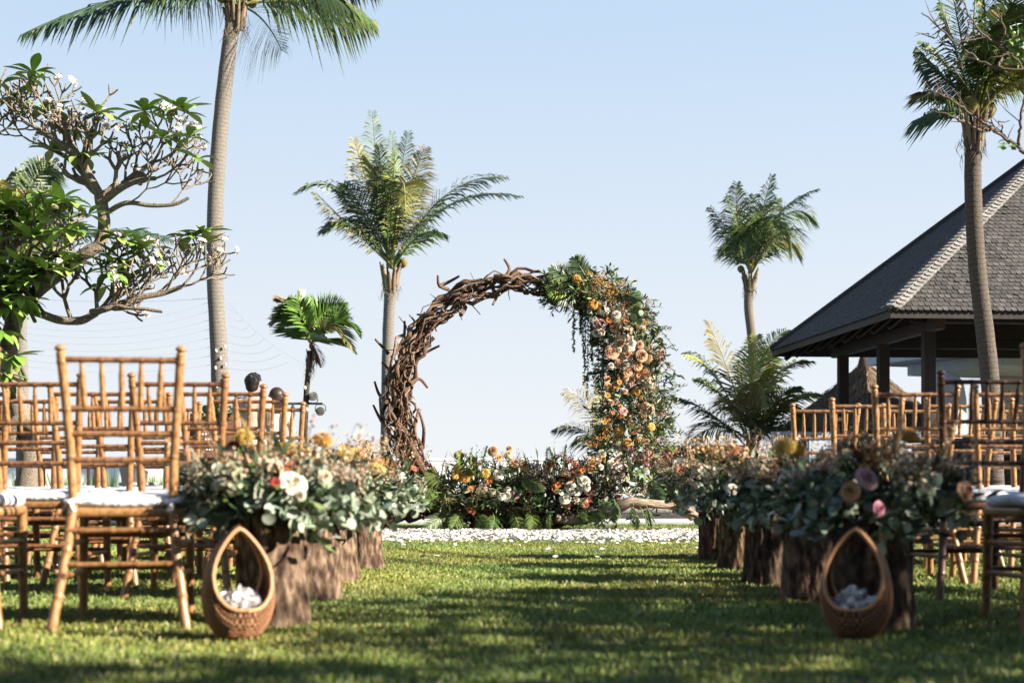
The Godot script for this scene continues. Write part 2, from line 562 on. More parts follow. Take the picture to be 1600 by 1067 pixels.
func backdrop() -> void:
	rng.seed = 5
	# low terrace by the pool
	var b := MB.new()
	b.bevel_box(Transform3D(Basis(), Vector3(0, -0.01, -15.2)), Vector3(30, 0.10, 0.9), 0.01)
	structure("kerb", b.mesh(), M.concrete, "pale stone kerb where the lawn meets the terrace", "kerb")
	var deck := Node3D.new(); deck.name = "terrace"; add_child(deck)
	deck.set_meta("kind", "structure")
	tag(deck, "grey stone pool terrace behind the driftwood arch", "terrace")
	b = MB.new()
	b.box(Transform3D(Basis(), Vector3(0, 0.03, -18.4)), Vector3(30, 0.13, 5.2))
	part("riser", b.mesh(), M.riser, deck)
	for r in 4:
		for k in 14:
			b = MB.new()
			b.bevel_box(Transform3D(Basis(), Vector3(-11.7 + k * 1.8 + (0.9 if r % 2 else 0.0), 0.117 + rf(-0.002, 0.002), -16.5 - r * 1.28)), Vector3(1.78, 0.04, 1.26), 0.008)
			part("paving_slab", b.mesh(), M.paving, deck)
	structure("pool_water", sheet(-14, 7.4, -32.2, -21.35, 0.09), M.water, "blue swimming pool water between the terrace and white wall", "pool")
	b = MB.new()
	b.bevel_box(Transform3D(Basis(), Vector3(-3, 0.10, -21.2)), Vector3(30, 0.10, 0.36), 0.02)
	structure("pool_coping", b.mesh(), M.concrete, "pale coping along the near edge of the pool", "coping")
	# white parapet
	var w := thing("garden_wall", "long low white garden wall beyond the pool", "wall", Vector3(0, 0, -32.6))
	b = MB.new()
	b.bevel_box(Transform3D(Basis(), Vector3(-5, 0.37, 0)), Vector3(28, 0.99, 0.3), 0.012)
	part("wall", b.mesh(), M.white_wall, w)
	b = MB.new()
	b.bevel_box(Transform3D(Basis(), Vector3(-5, 0.895, 0.0)), Vector3(28.1, 0.06, 0.326), 0.012)
	part("coping", b.mesh(), M.white_wall, w)
	# planting strip at the foot of the wall on the left
	for k in 9:
		var g := thing("grass_clump", "bright spiky plant tuft %s at the foot of the white wall" % ["leftmost", "second from left", "third from left", "fourth from left", "fifth from left", "sixth from left", "seventh from left", "eighth from left", "rightmost"][k], "plant", at(28 + k * 30 + rf(-8, 8), 762, 30.5), 0.0, "plant tufts along the white wall")
		b = MB.new()
		for i in 46:
			b.col = vary(Color(0.16, 0.26, 0.05), 0.3)
			var d := rdir(); d.y = absf(d.y) + 0.8
			d = d.normalized() * rf(0.25, 0.5)
			b.flat_strip(Vector3(rf(-.14, .14), -0.3, rf(-.08, .08)), d * 0.6 + Vector3(0, -0.2, 0), d * 1.0, Vector3(1, 0, 0).rotated(Vector3.UP, rf(0, TAU)), 0.014, 0.012)
		stuff(part("leaves", b.mesh(), M.leaf, g))
	# low shed on the right behind the pool
	var s := thing("low_shed", "low grey panelled shed with dark flat roof beyond the pool", "shed", Vector3(3.35, 0, -26.0))
	b = MB.new(); b.bevel_box(Transform3D(Basis(), Vector3(0, 1.03, 0)), Vector3(1.75, 0.07, 1.3), 0.012)
	part("roof", b.mesh(), M.metal_dark, s)
	for k in 4:
		b = MB.new(); b.bevel_box(Transform3D(Basis(), Vector3(-0.62 + k * 0.41, 0.79, 0.52)), Vector3(0.385, 0.42, 0.05), 0.01)
		part("panel", b.mesh(), M.concrete_dark, s)
	for k in 5:
		b = MB.new(); b.bevel_box(Transform3D(Basis(), Vector3(-0.62 + k * 0.31, 0.33, 0.5)), Vector3(0.295, 0.48, 0.05), 0.01)
		part("plank", b.mesh(), M.brown_plank, s)
	for k in 3:
		b = MB.new(); b.bevel_box(Transform3D(Basis(), Vector3(-0.8 + k * 0.8, 0.5, 0.44)), Vector3(0.07, 1.0, 0.07), 0.01)
		part("post", b.mesh(), M.beam_wood, s)
	b = MB.new(); b.bevel_box(Transform3D(Basis(), Vector3(0, 0.5, -0.1)), Vector3(1.55, 0.98, 1.0), 0.01)
	part("core", b.mesh(), M.brown_plank, s)
	bush("shrub", "rounded dark green shrub beside the low shed", at(1042, 758, 24.5), 0.30, 0.66, 420, 31, Color(0.045, 0.08, 0.02))
	bush("hedge_shrub", "glossy dark green shrub behind the right hand chairs", at(1352, 766, 17.0), 0.42, 1.05, 900, 33, Color(0.035, 0.085, 0.02))
	bush("hedge_shrub", "leafy green shrub beyond the pavilion post at the right edge", at(1592, 770, 21.5), 0.6, 1.75, 800, 34, Color(0.06, 0.11, 0.025))
	# grey rail and white loungers on the right
	var r := thing("metal_rail", "slim blue grey metal rail frame behind the right chairs", "rail", at(1232, 745, 19.0))
	r.position.y = 0
	for seg in [[Vector3(-0.2, 0, 0), Vector3(-0.2, 1.08, 0)], [Vector3(0.28, 0, 0), Vector3(0.28, 1.08, 0)], [Vector3(0.05, 0, -0.3), Vector3(0.05, 1.05, -0.3)]]:
		b = MB.new(); b.tube(seg, [0.022, 0.022], 8)
		part("post", b.mesh(), M.metal_grey, r)
	b = MB.new(); b.tube([Vector3(-0.22, 1.08, 0), Vector3(0.45, 1.08, 0)], [0.024, 0.024], 8)
	part("rail", b.mesh(), M.metal_grey, r)
	for k in 2:
		var l := thing("sun_lounger", ["white pool lounger with raised back beside the grey rail", "white pool lounger standing behind the first, nearer the pavilion"][k], "sun lounger", Vector3(4.15 + k * 0.95, 0, -20.5 - k * 0.8), 0.25, "white loungers beyond the right chairs")
		b = MB.new(); b.bevel_box(Transform3D(Basis(), Vector3(0, 0.34, 0.3)), Vector3(0.66, 0.12, 1.2), 0.04)
		part("mattress", b.mesh(), M.white_wall, l)
		b = MB.new(); b.bevel_box(Transform3D(Basis(Vector3.RIGHT, -0.75), Vector3(0, 0.63, -0.52)), Vector3(0.66, 0.11, 0.82), 0.04)
		part("backrest", b.mesh(), M.white_wall, l)
		for q in 4:
			b = MB.new(); b.bevel_box(Transform3D(Basis(), Vector3(-0.27 if q & 1 else 0.27, 0.14, 0.8 if q & 2 else -0.2)), Vector3(0.05, 0.28, 0.05), 0.008)
			part("leg", b.mesh(), M.metal_grey, l)

func unseen_hedge() -> void:
	# an unseen hedge added behind the camera to block skylight on the near side
	rng.seed = 55
	var o := thing("added_hedge", "unseen tall hedge added behind the camera to block skylight", "hedge", Vector3(-1, 0, 6.5))
	var b := MB.new()
	for k in 14:
		b.col = Color(0.07, 0.055, 0.04)
		b.tube([Vector3(-13 + k * 2, -0.05, 0.3), Vector3(-13 + k * 2 + rf(-.2, .2), 5.6, 0.3)], [0.11, 0.04], 7)
	part("stems", b.mesh(), M.plain, o)
	b = MB.new()
	b.col = Color(0.035, 0.06, 0.02)
	b.bevel_box(Transform3D(Basis(), Vector3(0, 3.0, 0.4)), Vector3(27.0, 5.7, 0.7), 0.2)
	part("inner_growth", b.mesh(), M.plain, o)
	b = MB.new()
	for i in 9000:
		var p := Vector3(rf(-13.8, 13.8), rf(0.15, 6.2), rf(-0.25, 0.05))
		var d := (rdir() + Vector3(0, 0, -0.6)).normalized()
		b.col = vary(Color(0.05, 0.085, 0.025), 0.4)
		b.flat_strip(p, p + d * 0.10, p + d * 0.19, d.cross(rdir()).normalized(), 0.03, 0.07)
	stuff(part("leaves", b.mesh(), M.leaf, o))

func bush(called: String, label: String, where: Vector3, rx: float, hh: float, n: int, seed_: int, c: Color) -> void:
	rng.seed = seed_
	where.y = 0
	var o := thing(called, label, "shrub", where)
	var b := MB.new()
	b.col = Color(0.10, 0.07, 0.05)
	for i in 5:
		var d := rdir(); d.y = 1.5
		b.tube([Vector3(0, 0, 0), d.normalized() * hh * 0.7], [0.015, 0.006], 5)
	part("stem", b.mesh(), M.plain, o)
	b = MB.new()
	for i in n:
		var d := rdir()
		var rr := pow(rng.randf(), 0.4) * (1.0 + 0.25 * noise.get_noise_3d(d.x * 2, d.y * 2, d.z * 2 + seed_))
		var p := Vector3(d.x * rx * rr, hh * 0.5 + d.y * hh * 0.5 * rr, d.z * rx * rr)
		b.col = vary(c, 0.45)
		var out := (d + rdir() * 0.9).normalized()
		var s := out.cross(rdir()).normalized()
		var L := rf(0.05, 0.10)
		b.flat_strip(p, p + out * L * 0.5, p + out * L - Vector3(0, L * 0.2, 0), s, 0.006, L * 0.24)
	stuff(part("leaves", b.mesh(), M.leaf, o))

# ---------------------------------------------------------------- chairs
func bamboo(path: Array, r: float, node: float, phase := 0.4, end_r := -1.0, sides := 9, first_r := -1.0) -> MB:
	# a turned cane: slim between its knots, with a pale scar and painted glint at each knot
	var b := MB.new()
	var total := 0.0
	var lens := [0.0]
	for i in range(1, path.size()):
		total += path[i].distance_to(path[i - 1]); lens.append(total)
	var ss := [0.0]
	var s := node * phase
	while s < total - 0.01:
		for o in [-0.014, -0.006, -0.0025, 0.0, 0.0025, 0.006, 0.014]:
			if s + o > 0.002 and s + o < total - 0.002: ss.append(s + o)
		s += node
	ss.append(total)
	ss.sort()
	var pts := []; var rad := []; var cols := []
	for q in ss:
		var i := 1
		while i < path.size() - 1 and lens[i] < q: i += 1
		var seg: float = lens[i] - lens[i - 1]
		pts.append(path[i - 1].lerp(path[i], (q - lens[i - 1]) / seg))
		var d := 1.0
		var m := fposmod(q - node * phase + node * 0.5, node) - node * 0.5
		d = absf(m)
		var rr := r
		var f: float = q / total
		if end_r > 0.0: rr = lerpf(r, end_r, f)
		if first_r > 0.0: rr = lerpf(first_r, rr, minf(f * 2.5, 1.0))
		rr *= 1.0 + 0.115 * exp(-pow(d / 0.0055, 2)) - 0.05 * exp(-pow((d - 0.012) / 0.006, 2))
		rad.append(rr)
		var k := exp(-pow(d / 0.004, 2))
		cols.append(Color(1, 1, 1).lerp(Color(1.25, 1.5, 1.9), k) if d > 0.0015 else Color(0.6, 0.55, 0.5))
	b.tube(pts, rad, sides, true, cols)
	return b

var chair_mesh := {}
func chair_meshes() -> void:
	var lx := [0.215, 0.160, 0.172, 0.190]
	for s in [-1, 1]:
		var p := smooth_path([Vector3(s * 0.212, 0, 0.285), Vector3(s * 0.180, 0.22, 0.228), Vector3(s * 0.160, 0.40, 0.188), Vector3(s * 0.167, 0.60, 0.194), Vector3(s * 0.190, 0.900, 0.235)], 5)
		var b := bamboo(p, 0.0168, 0.155, 0.75, 0.0155, 10)
		# finial
		var t := Vector3(s * 0.190, 0.900, 0.235)
		var up := Vector3(s * 0.08, 0.99, 0.14).normalized()
		b.tube([t, t + up * 0.004, t + up * 0.009, t + up * 0.013, t + up * 0.019, t + up * 0.025, t + up * 0.029], [0.0165, 0.0125, 0.0125, 0.0178, 0.0185, 0.013, 0.003], 10)
		chair_mesh["post%d" % s] = b.mesh()
		chair_mesh["front%d" % s] = bamboo([Vector3(s * 0.182, 0.378, -0.185), Vector3(s * 0.186, 0, -0.200)], 0.0185, 0.15, 0.5, 0.0145, 10).mesh()
		for k in 2:
			var y := 0.285 - k * 0.105
			chair_mesh["side%d%d" % [s, k]] = bamboo([Vector3(s * 0.184, y - 0.012, -0.192), Vector3(s * 0.176, y, 0.228 + k * 0.028)], 0.0098, 0.1, 0.5, -1, 7).mesh()
	var xs := [0.190, 0.178, 0.171, 0.166]
	var ys := [0.880, 0.722, 0.640, 0.555]
	var zs := [0.232, 0.208, 0.199, 0.193]
	for k in 4:
		chair_mesh["rail%d" % k] = bamboo([Vector3(-xs[k], ys[k], zs[k]), Vector3(xs[k], ys[k], zs[k])], 0.0100, xs[k] * 2 / 6.0, 1.0, -1, 8).mesh()
	for k in 5:
		var f := (k + 1) / 6.0
		chair_mesh["spindle%d" % k] = bamboo([Vector3(lerpf(-0.190, 0.190, f), 0.876, 0.231), Vector3(lerpf(-0.178, 0.178, f), 0.724, 0.208)], 0.0098, 0.062, 0.72, -1, 8, 0.0058).mesh()
	for k in 2:
		chair_mesh["front_bar%d" % k] = bamboo([Vector3(-0.185, 0.295 - k * 0.115, -0.192), Vector3(0.185, 0.295 - k * 0.115, -0.192)], 0.0098, 0.095, 0.5, -1, 7).mesh()
	chair_mesh.back_bar0 = bamboo([Vector3(-0.176, 0.325, 0.210), Vector3(0.176, 0.325, 0.210)], 0.0108, 0.095, 0.5, -1, 7).mesh()
	chair_mesh.back_bar1 = bamboo([Vector3(-0.187, 0.215, 0.232), Vector3(0.187, 0.215, 0.232)], 0.0098, 0.095, 0.5, -1, 7).mesh()
	var b := MB.new()
	b.bevel_box(Transform3D(Basis(), Vector3(0, 0.383, -0.005)), Vector3(0.40, 0.034, 0.385), 0.012)
	chair_mesh.seat = b.mesh()
	# cushion: a soft pillow, fuller in the middle
	b = MB.new()
	var rings := []
	for row in [[0.401, 0.93], [0.408, 0.985], [0.420, 1.0], [0.432, 0.985], [0.440, 0.93], [0.445, 0.7], [0.448, 0.35]]:
		var ring := []
		for i in 28:
			var a := TAU * i / 28.0
			var q := pow(pow(absf(cos(a)), 6) + pow(absf(sin(a)), 6), -1.0 / 6.0)
			ring.append(Vector3(cos(a) * q * 0.205 * row[1], row[0] + 0.004 * sin(a * 3.0) * row[1], sin(a) * q * 0.20 * row[1] - 0.012))
		rings.append(ring)
	b.loft(rings, true, true)
	chair_mesh.cushion = b.mesh()
	for s in [-1, 1]:
		b = MB.new()
		var pts := []
		for i in 11:
			var a := TAU * i / 10.0
			pts.append(Vector3(s * 0.161 + cos(a) * 0.022, 0.420 + 0.004 * sin(a * 2), 0.188 + sin(a) * 0.022))
		b.tube(pts, taper(11, 0.009, 0.009), 5, true)
		b.tube([Vector3(s * 0.161, 0.420, 0.206), Vector3(s * 0.158, 0.405, 0.222), Vector3(s * 0.150, 0.386, 0.224)], [0.006, 0.008, 0.009], 5)
		chair_mesh["tie%d" % s] = b.mesh()

func make_chair(label: String, tone: int, where: Vector3, turn: float, group: String) -> Node3D:
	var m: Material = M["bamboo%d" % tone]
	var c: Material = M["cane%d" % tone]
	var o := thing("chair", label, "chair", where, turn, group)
	for s in [-1, 1]:
		obj("back_post", chair_mesh["post%d" % s], m, o)
		obj("front_leg", chair_mesh["front%d" % s], m, o)
		for k in 2: obj("stretcher", chair_mesh["side%d%d" % [s, k]], c, o)
		obj("cushion_tie", chair_mesh["tie%d" % s], M.cushion, o)
	for k in 4: obj("back_rail", chair_mesh["rail%d" % k], c, o)
	for k in 5: obj("spindle", chair_mesh["spindle%d" % k], m, o)
	for k in 2:
		obj("stretcher", chair_mesh["front_bar%d" % k], c, o)
		obj("stretcher", chair_mesh["back_bar%d" % k], c, o)
	obj("seat", chair_mesh.seat, m, o)
	obj("cushion", chair_mesh.cushion, M.cushion, o)
	return o

func chairs() -> void:
	chair_meshes()
	rng.seed = 12
	var rows := ["nearest", "second", "third", "fourth", "farthest"]
	# distance of the back posts, x of the aisle chair, pitch, how many, turn
	var left := [[4.62, -1.305, 0.60, 2, 0.14], [5.85, -1.385, 0.575, 3, 0.05], [6.55, -1.345, 0.585, 3, 0.03], [7.20, -1.335, 0.57, 4, -0.02], [8.08, -1.385, 0.575, 4, 0.02]]
	var right := [[4.52, 1.835, 0.5, 1, -0.03], [5.70, 1.905, 0.5, 2, 0.02], [6.58, 1.875, 0.475, 2, -0.02], [7.68, 1.915, 0.49, 3, 0.02], [8.26, 1.825, 0.52, 3, -0.01]]
	for side in 2:
		var table: Array = left if side == 0 else right
		for r in 5:
			var row: Array = table[r]
			for k in int(row[3]):
				var x: float = row[1] + row[2] * k * (-1 if side == 0 else 1) + (rf(-0.012, 0.012) if k else 0.0)
				var turn: float = row[4] + (rf(-0.05, 0.05) if k else 0.0)
				var tone := (rng.randi() % 3)
				if side == 0 and r == 0: tone = 4 if k == 0 else 0
				if side == 0 and r in [1, 2]: tone = [2, 1][k % 2]
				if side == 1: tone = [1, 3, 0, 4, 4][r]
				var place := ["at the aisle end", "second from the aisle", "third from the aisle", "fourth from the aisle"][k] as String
				var tone_word := "shade darkened brown" if tone == 3 else "honey coloured"  # the dark row carries its shade in the colour
				make_chair("%s bamboo chair with white cushion, %s of the %s %s row" % [tone_word, place, rows[r], "left" if side == 0 else "right"], tone, Vector3(x, 0, -row[0] - 0.235), turn, "bamboo chairs left of the aisle" if side == 0 else "bamboo chairs right of the aisle")

# ---------------------------------------------------------------- wicker baskets
func basket(where: Vector3, turn: float, scale_: float, label: String, petals_label: String, seed_: int) -> void:
	rng.seed = seed_
	var o := thing("wicker_basket", label, "basket", where, turn, "wicker petal baskets at the head of the aisle")
	var n := 64
	var outer := []; var inner := []; var half := []
	var girth := [[0.0, 0.0], [0.006, 0.30], [0.03, 0.50], [0.08, 0.69], [0.17, 0.87], [0.28, 0.97], [0.42, 1.0], [0.53, 0.945], [0.62, 0.86], [0.71, 0.74], [0.79, 0.60], [0.87, 0.43], [0.93, 0.28], [0.97, 0.16], [1.0, 0.0]]
	for i in n:
		var a := TAU * i / n              # 0 at the bottom
		var q := (1.0 - cos(a)) * 0.5       # height 0..1
		var w := 0.0
		for k in range(1, girth.size()):
			if q <= girth[k][0] + 1e-6:
				w = lerpf(girth[k - 1][1], girth[k][1], smoothstep(0.0, 1.0, (q - girth[k - 1][0]) / (girth[k][0] - girth[k - 1][0])) * 0.4 + 0.6 * (q - girth[k - 1][0]) / (girth[k][0] - girth[k - 1][0]))
				break
		w *= 0.109 * (1 if a < PI else -1)
		var y := 0.352 * (0.5 - 0.5 * cos(a))
		if y < 0.012: y = 0.0
		outer.append(Vector3(w, y, 0))
		var iw := w * (0.84 - 0.03 * q)
		var iy := 0.098 + (0.352 - 0.010 - 0.098) * (0.5 - 0.5 * cos(a))
		inner.append(Vector3(iw, iy, 0))
		half.append(lerpf(0.098, 0.014, pow(q, 0.55)))
	var m := 14
	var b := MB.new()
	for i in n + 1:
		for j in m + 1:
			var ph := lerpf(-PI / 2, PI / 2, j / float(m))
			var k := i % n
			var rib := 1.0 + 0.012 * cos(j * PI)
			var p: Vector3 = inner[k].lerp(outer[k], pow(cos(ph), 0.75)) + Vector3(0, 0, half[k] * sin(ph))
			p *= rib
			if p.y < 0: p.y = 0
			b.col = vary(Color(1, 1, 1), 0.08)
			b.vert(p, Vector2(i / float(n), j / float(m)))
	for i in n:
		for j in m:
			var a := i * (m + 1) + j
			b.tri(a, a + m + 1, a + 1); b.tri(a + 1, a + m + 1, a + m + 2)
	part("woven_shell", b.mesh(), M.wicker, o).scale = Vector3.ONE * scale_
	for e in [-1, 1]:
		var rim := []
		for i in n + 1:
			rim.append(inner[i % n] + Vector3(0, 0, half[i % n] * e))
		b = MB.new(); b.tube(rim, taper(n + 1, 0.0062, 0.0062), 7, false)
		part("rim", b.mesh(), M.wicker_rim, o).scale = Vector3.ONE * scale_
	# coils: strands that run round the bowl
	b = MB.new()
	for j in range(1, 20):
		var ph := lerpf(-PI / 2, PI / 2, j / 20.0)
		var ring := []
		for i in n + 1:
			var k := i % n
			var p: Vector3 = inner[k].lerp(outer[k], pow(cos(ph), 0.75)) + Vector3(0, 0, half[k] * sin(ph))
			p.y = maxf(p.y, 0.002)
			ring.append(p * 1.002)
		b.col = vary(Color(0.50, 0.24, 0.105), 0.2)
		b.tube(ring, taper(n + 1, 0.0012, 0.0012), 4, false)
	stuff(part("wicker_strands", b.mesh(), M.wicker_strand, o)).scale = Vector3.ONE * scale_
	# petals heaped in the bowl
	var h := thing("petal_heap", petals_label, "petals", where + Vector3(0, 0.045 * scale_, 0), turn)
	b = MB.new()
	for i in 320:
		var d := Vector2.from_angle(rf(0, TAU)) * sqrt(rng.randf())
		var top := 0.072 + 0.05 * (1.0 - d.length_squared())
		var py := rf(0.35, 1.0) * (top - 0.004)
		var p := Vector3(d.x * 0.074, py, d.y * 0.066)
		b.col = vary(Color(1.1, 1.08, 1.0) if rng.randf() < 0.9 else Color(0.75, 0.55, 0.5), 0.05)
		petal_at(b, p, rdir(), rf(0.014, 0.023))
	stuff(part("petals", b.mesh(), M.petal, h)).scale = Vector3.ONE * scale_

func petal_at(b: MB, p: Vector3, nrm: Vector3, size: float) -> void:
	var bs := basis_to(nrm, rf(0, TAU))
	var s := b.v.size()
	for i in 3:
		for j in 3:
			var u := (i - 1) * (0.5 if j != 1 else 0.62)
			var w := (j - 1) * 0.6
			b.vert(p + bs * (Vector3(u, 0.28 * u * u + 0.22 * w * w, w) * size), Vector2(i * 0.5, j * 0.5))
	for i in 2:
		for j in 2:
			var a := s + i * 3 + j
			b.tri(a, a + 1, a + 3); b.tri(a + 1, a + 4, a + 3)

# ---------------------------------------------------------------- petals on the lawn
func petals() -> void:
	rng.seed = 40
	var b := MB.new()
	petal_at(b, Vector3(0, 0.0, 0), Vector3(0.15, 1, 0.1), 0.024)
	var m := b.mesh()
	var ts := []; var cs := []
	var n := FastNoiseLite.new(); n.seed = 4; n.frequency = 2.0
	for i in 17000:
		var x := rf(-1.55, 1.95)
		var z := -11.9 + rng.randfn() * 0.55
		if z < -12.95 or z > -9.8: continue
		var edge := 0.55 + 0.9 * n.get_noise_2d(x, z)
		if rng.randf() > edge + 0.02: continue
		var f := rf(0.55, 1.15)
		ts.append(Transform3D(basis_to(Vector3(rf(-0.8, 0.8), 1, rf(-0.8, 0.8)), rf(0, TAU)).scaled(Vector3.ONE * f), Vector3(x, 0.018 + rf(0, 0.018) * clampf(edge, 0, 1), z)))
		cs.append(vary(Color(0.78, 0.77, 0.72) if rng.randf() < 0.93 else Color(0.72, 0.6, 0.58), 0.04))
	scatter("petal_carpet", "broad band of scattered white petals across the aisle before the arch", "petals", m, M.petal, ts, cs)
	for i in 46:
		var x := rf(-1.0, 1.6)
		var z := -10.9 + pow(rng.randf(), 1.7) * 2.6
		var o := obj("fallen_petal", m, M.petal_white)
		o.position = Vector3(x, 0.03, z)
		o.basis = basis_to(Vector3(rf(-0.5, 0.5), 1, rf(-0.5, 0.5)), rf(0, TAU)).scaled(Vector3.ONE * rf(0.8, 1.2))
		tag(o, "loose white petal on the grass short of the petal band", "petal", "loose petals on the grass")

# ---------------------------------------------------------------- flowers
var bloom := {}
func petal_shell(b: MB, ang: float, span: float, r0: float, r1: float, h0: float, h1: float, lip: float) -> void:
	# a petal that climbs from the heart, then rolls outwards at its lip
	var s := b.v.size()
	for j in 5:
		var v := j / 4.0
		var wdt: float = span * [0.45, 0.85, 1.0, 0.92, 0.5][j]
		for i in 4:
			var u := i / 1.5 - 1.0
			var a := ang + u * wdt
			var rr := lerpf(r0, r1, minf(v / 0.75, 1.0)) + lip * maxf(v - 0.6, 0.0) * 2.5
			var hh := lerpf(h0, h1, pow(minf(v / 0.8, 1.0), 0.75)) - lip * 0.9 * pow(maxf(v - 0.65, 0.0) * 2.8, 2) - 0.05 * u * u * v
			b.vert(Vector3(cos(a) * rr, hh, sin(a) * rr), Vector2(i / 3.0, v))
	for j in 4:
		for i in 3:
			var a := s + j * 4 + i
			b.tri(a, a + 1, a + 4); b.tri(a + 1, a + 5, a + 4)

func make_blooms() -> void:
	rng.seed = 90
	# rose of unit radius, its heart highest
	for kind in 2:
		var b := MB.new()
		var open := 1.0 if kind == 0 else 0.8
		for layer in 8:
			var n: int = [2, 3, 3, 4, 5, 5, 6, 6][layer]
			var f := layer / 7.0
			for k in n:
				var a := TAU * (k + rf(-0.18, 0.18)) / n + layer * 1.3
				b.col = vary(Color(1, 1, 1).lerp(Color(0.86, 0.74, 0.66), pow(1.0 - f, 1.5)), 0.10)
				petal_shell(b, a, PI / n * 1.15 + 0.2, lerpf(0.02, 0.30, f), lerpf(0.09, 0.80 * open, pow(f, 0.9)), -0.30, lerpf(0.50, 0.10, pow(f, 1.5)) + rf(-0.05, 0.06), lerpf(0.02, 0.16, f))
		b.col = Color(0.25, 0.35, 0.12)
		for k in 5:
			var a := TAU * k / 5
			b.flat_strip(Vector3(0, -0.4, 0), Vector3(cos(a) * 0.4, -0.32, sin(a) * 0.4), Vector3(cos(a) * 0.75, -0.2, sin(a) * 0.75), Vector3(-sin(a), 0, cos(a)), 0.1, 0.09)
		bloom["rose%d" % kind] = b.mesh()
	# pompom chrysanthemum: a ball of small overlapping scales
	var b2 := MB.new()
	var ball := []
	for i in 7:
		var a := PI * (i / 6.0 - 0.5)
		var ring := []
		for j in 12: ring.append(Vector3(cos(a) * cos(TAU * j / 12), sin(a) * 0.72, cos(a) * sin(TAU * j / 12)) * 0.66)
		ball.append(ring)
	b2.col = Color(0.75, 0.68, 0.6)
	b2.loft(ball)
	for i in 190:
		var y := 1.0 - 2.0 * (i + 0.5) / 190.0
		if y < -0.85: continue
		var a := i * 2.39996
		var r := sqrt(1 - y * y)
		var d := Vector3(cos(a) * r, y, sin(a) * r)
		b2.col = vary(Color(1, 0.98, 0.95), 0.18)
		var down := (Vector3(d.x, 0, d.z) - Vector3.UP * 0.6)
		down = (down - d * down.dot(d)).normalized()
		b2.disc(Vector3(d.x, d.y * 0.72, d.z) * rf(0.78, 0.98), (d - down * 0.8).normalized(), (down + d * 0.9).normalized(), 0.10, 0.20, 0.4, 6)
	bloom.mum = b2.mesh()
	# small daisy with a dark eye
	var b3 := MB.new()
	for k in 11:
		var a := TAU * k / 11.0
		var d := Vector3(cos(a), 0.12 + rf(-0.1, 0.1), sin(a))
		b3.col = vary(Color(1, 1, 1), 0.14)
		b3.blade([Vector3.ZERO, d * 0.55, d], [Vector3(-sin(a), 0, cos(a)), Vector3(-sin(a), 0, cos(a)), Vector3(-sin(a), 0, cos(a))], [0.08, 0.24, 0.12], 0.2)
	b3.col = Color(0.12, 0.05, 0.02)
	b3.tube([Vector3(0, 0.0, 0), Vector3(0, 0.14, 0), Vector3(0, 0.2, 0)], [0.3, 0.26, 0.08], 8)
	bloom.daisy = b3.mesh()
	# mophead: many four petalled florets on a dome
	var b4 := MB.new()
	for i in 70:
		var d := rdir(); d.y = absf(d.y) * 1.1 - 0.15
		d = d.normalized() * rf(0.8, 1.0)
		b4.col = vary(Color(1, 1, 1), 0.22)
		var bs := basis_to((d + rdir() * 0.5).normalized(), rf(0, TAU))
		for k in 4:
			var a := TAU * k / 4
			var e := bs * Vector3(cos(a), 0.15, sin(a))
			var s := bs * Vector3(-sin(a), 0, cos(a))
			b4.flat_strip(d, d + e * 0.11, d + e * 0.17, s, 0.02, 0.075)
	bloom.mophead = b4.mesh()
	# spray of tiny dry florets
	var b5 := MB.new()
	for i in 26:
		var d := rdir(); d.y = absf(d.y) + 0.55
		d = d.normalized() * rf(0.5, 1.0)
		b5.col = Color(0.45, 0.4, 0.3)
		b5.tube([Vector3.ZERO, d * 0.5 + rdir() * 0.06, d], [0.014, 0.011, 0.008], 3, false)
		b5.col = vary(Color(1, 1, 1), 0.25)
		for k in 4:
			var q := d + rdir() * 0.09
			b5.disc(q, rdir(), rdir(), 0.05, 0.05, 0.3, 5)
	bloom.spray = b5.mesh()
	# feathery plume
	var b6 := MB.new()
	for i in 420:
		var f := rng.randf()
		var p := Vector3(0.10 * f * f, f, 0.05 * sin(f * 3))
		var d := rdir(); d.y = absf(d.y) + 0.7
		var w := 0.12 * sin(PI * clampf(0.12 + f * 0.88, 0, 1)) + 0.015
		b6.col = vary(Color(1, 1, 1), 0.2)
		b6.flat_strip(p, p + d.normalized() * w * 0.6, p + d.normalized() * w * 1.2, rdir(), 0.004, 0.005)
	b6.col = Color(0.7, 0.6, 0.4)
	b6.tube([Vector3(0, -1.1, 0), Vector3(0, 0, 0), Vector3(0.10, 1, 0.04)], [0.012, 0.010, 0.004], 4)
	bloom.plume = b6.mesh()
	# round eucalyptus leaf, and a lance leaf, both of unit length along y
	var b7 := MB.new()
	b7.col = Color.WHITE
	b7.disc(Vector3(0, 0.55, 0), Vector3(0, 0, 1), Vector3(0, 1, 0), 0.48, 0.45, 0.18, 10)
	b7.tube([Vector3.ZERO, Vector3(0, 0.2, 0)], [0.02, 0.015], 3, false)
	bloom.round_leaf = b7.mesh()
	bloom.round_mb = b7
	var b8 := MB.new()
	var pth := []; var sd := []; var wd := []
	for i in 6:
		var f := i / 5.0
		pth.append(Vector3(0, f, -0.10 * f * f)); sd.append(Vector3(1, 0, 0)); wd.append(0.13 * sin(PI * pow(f, 0.8)) + 0.006)
	b8.blade(pth, sd, wd, 0.35, Vector3(0, 0, 1))
	bloom.lance_leaf = b8.mesh()
	bloom.lance_mb = b8

var tints := {}
func petal_mat(c: Color) -> Material:
	var key := c.to_html()
	if not tints.has(key):
		var m := leafy(0.7, 0.16)
		m.albedo_color = Color(c.r * REFLECT, c.g * REFLECT, c.b * REFLECT).linear_to_srgb()
		tints[key] = m
	return tints[key]

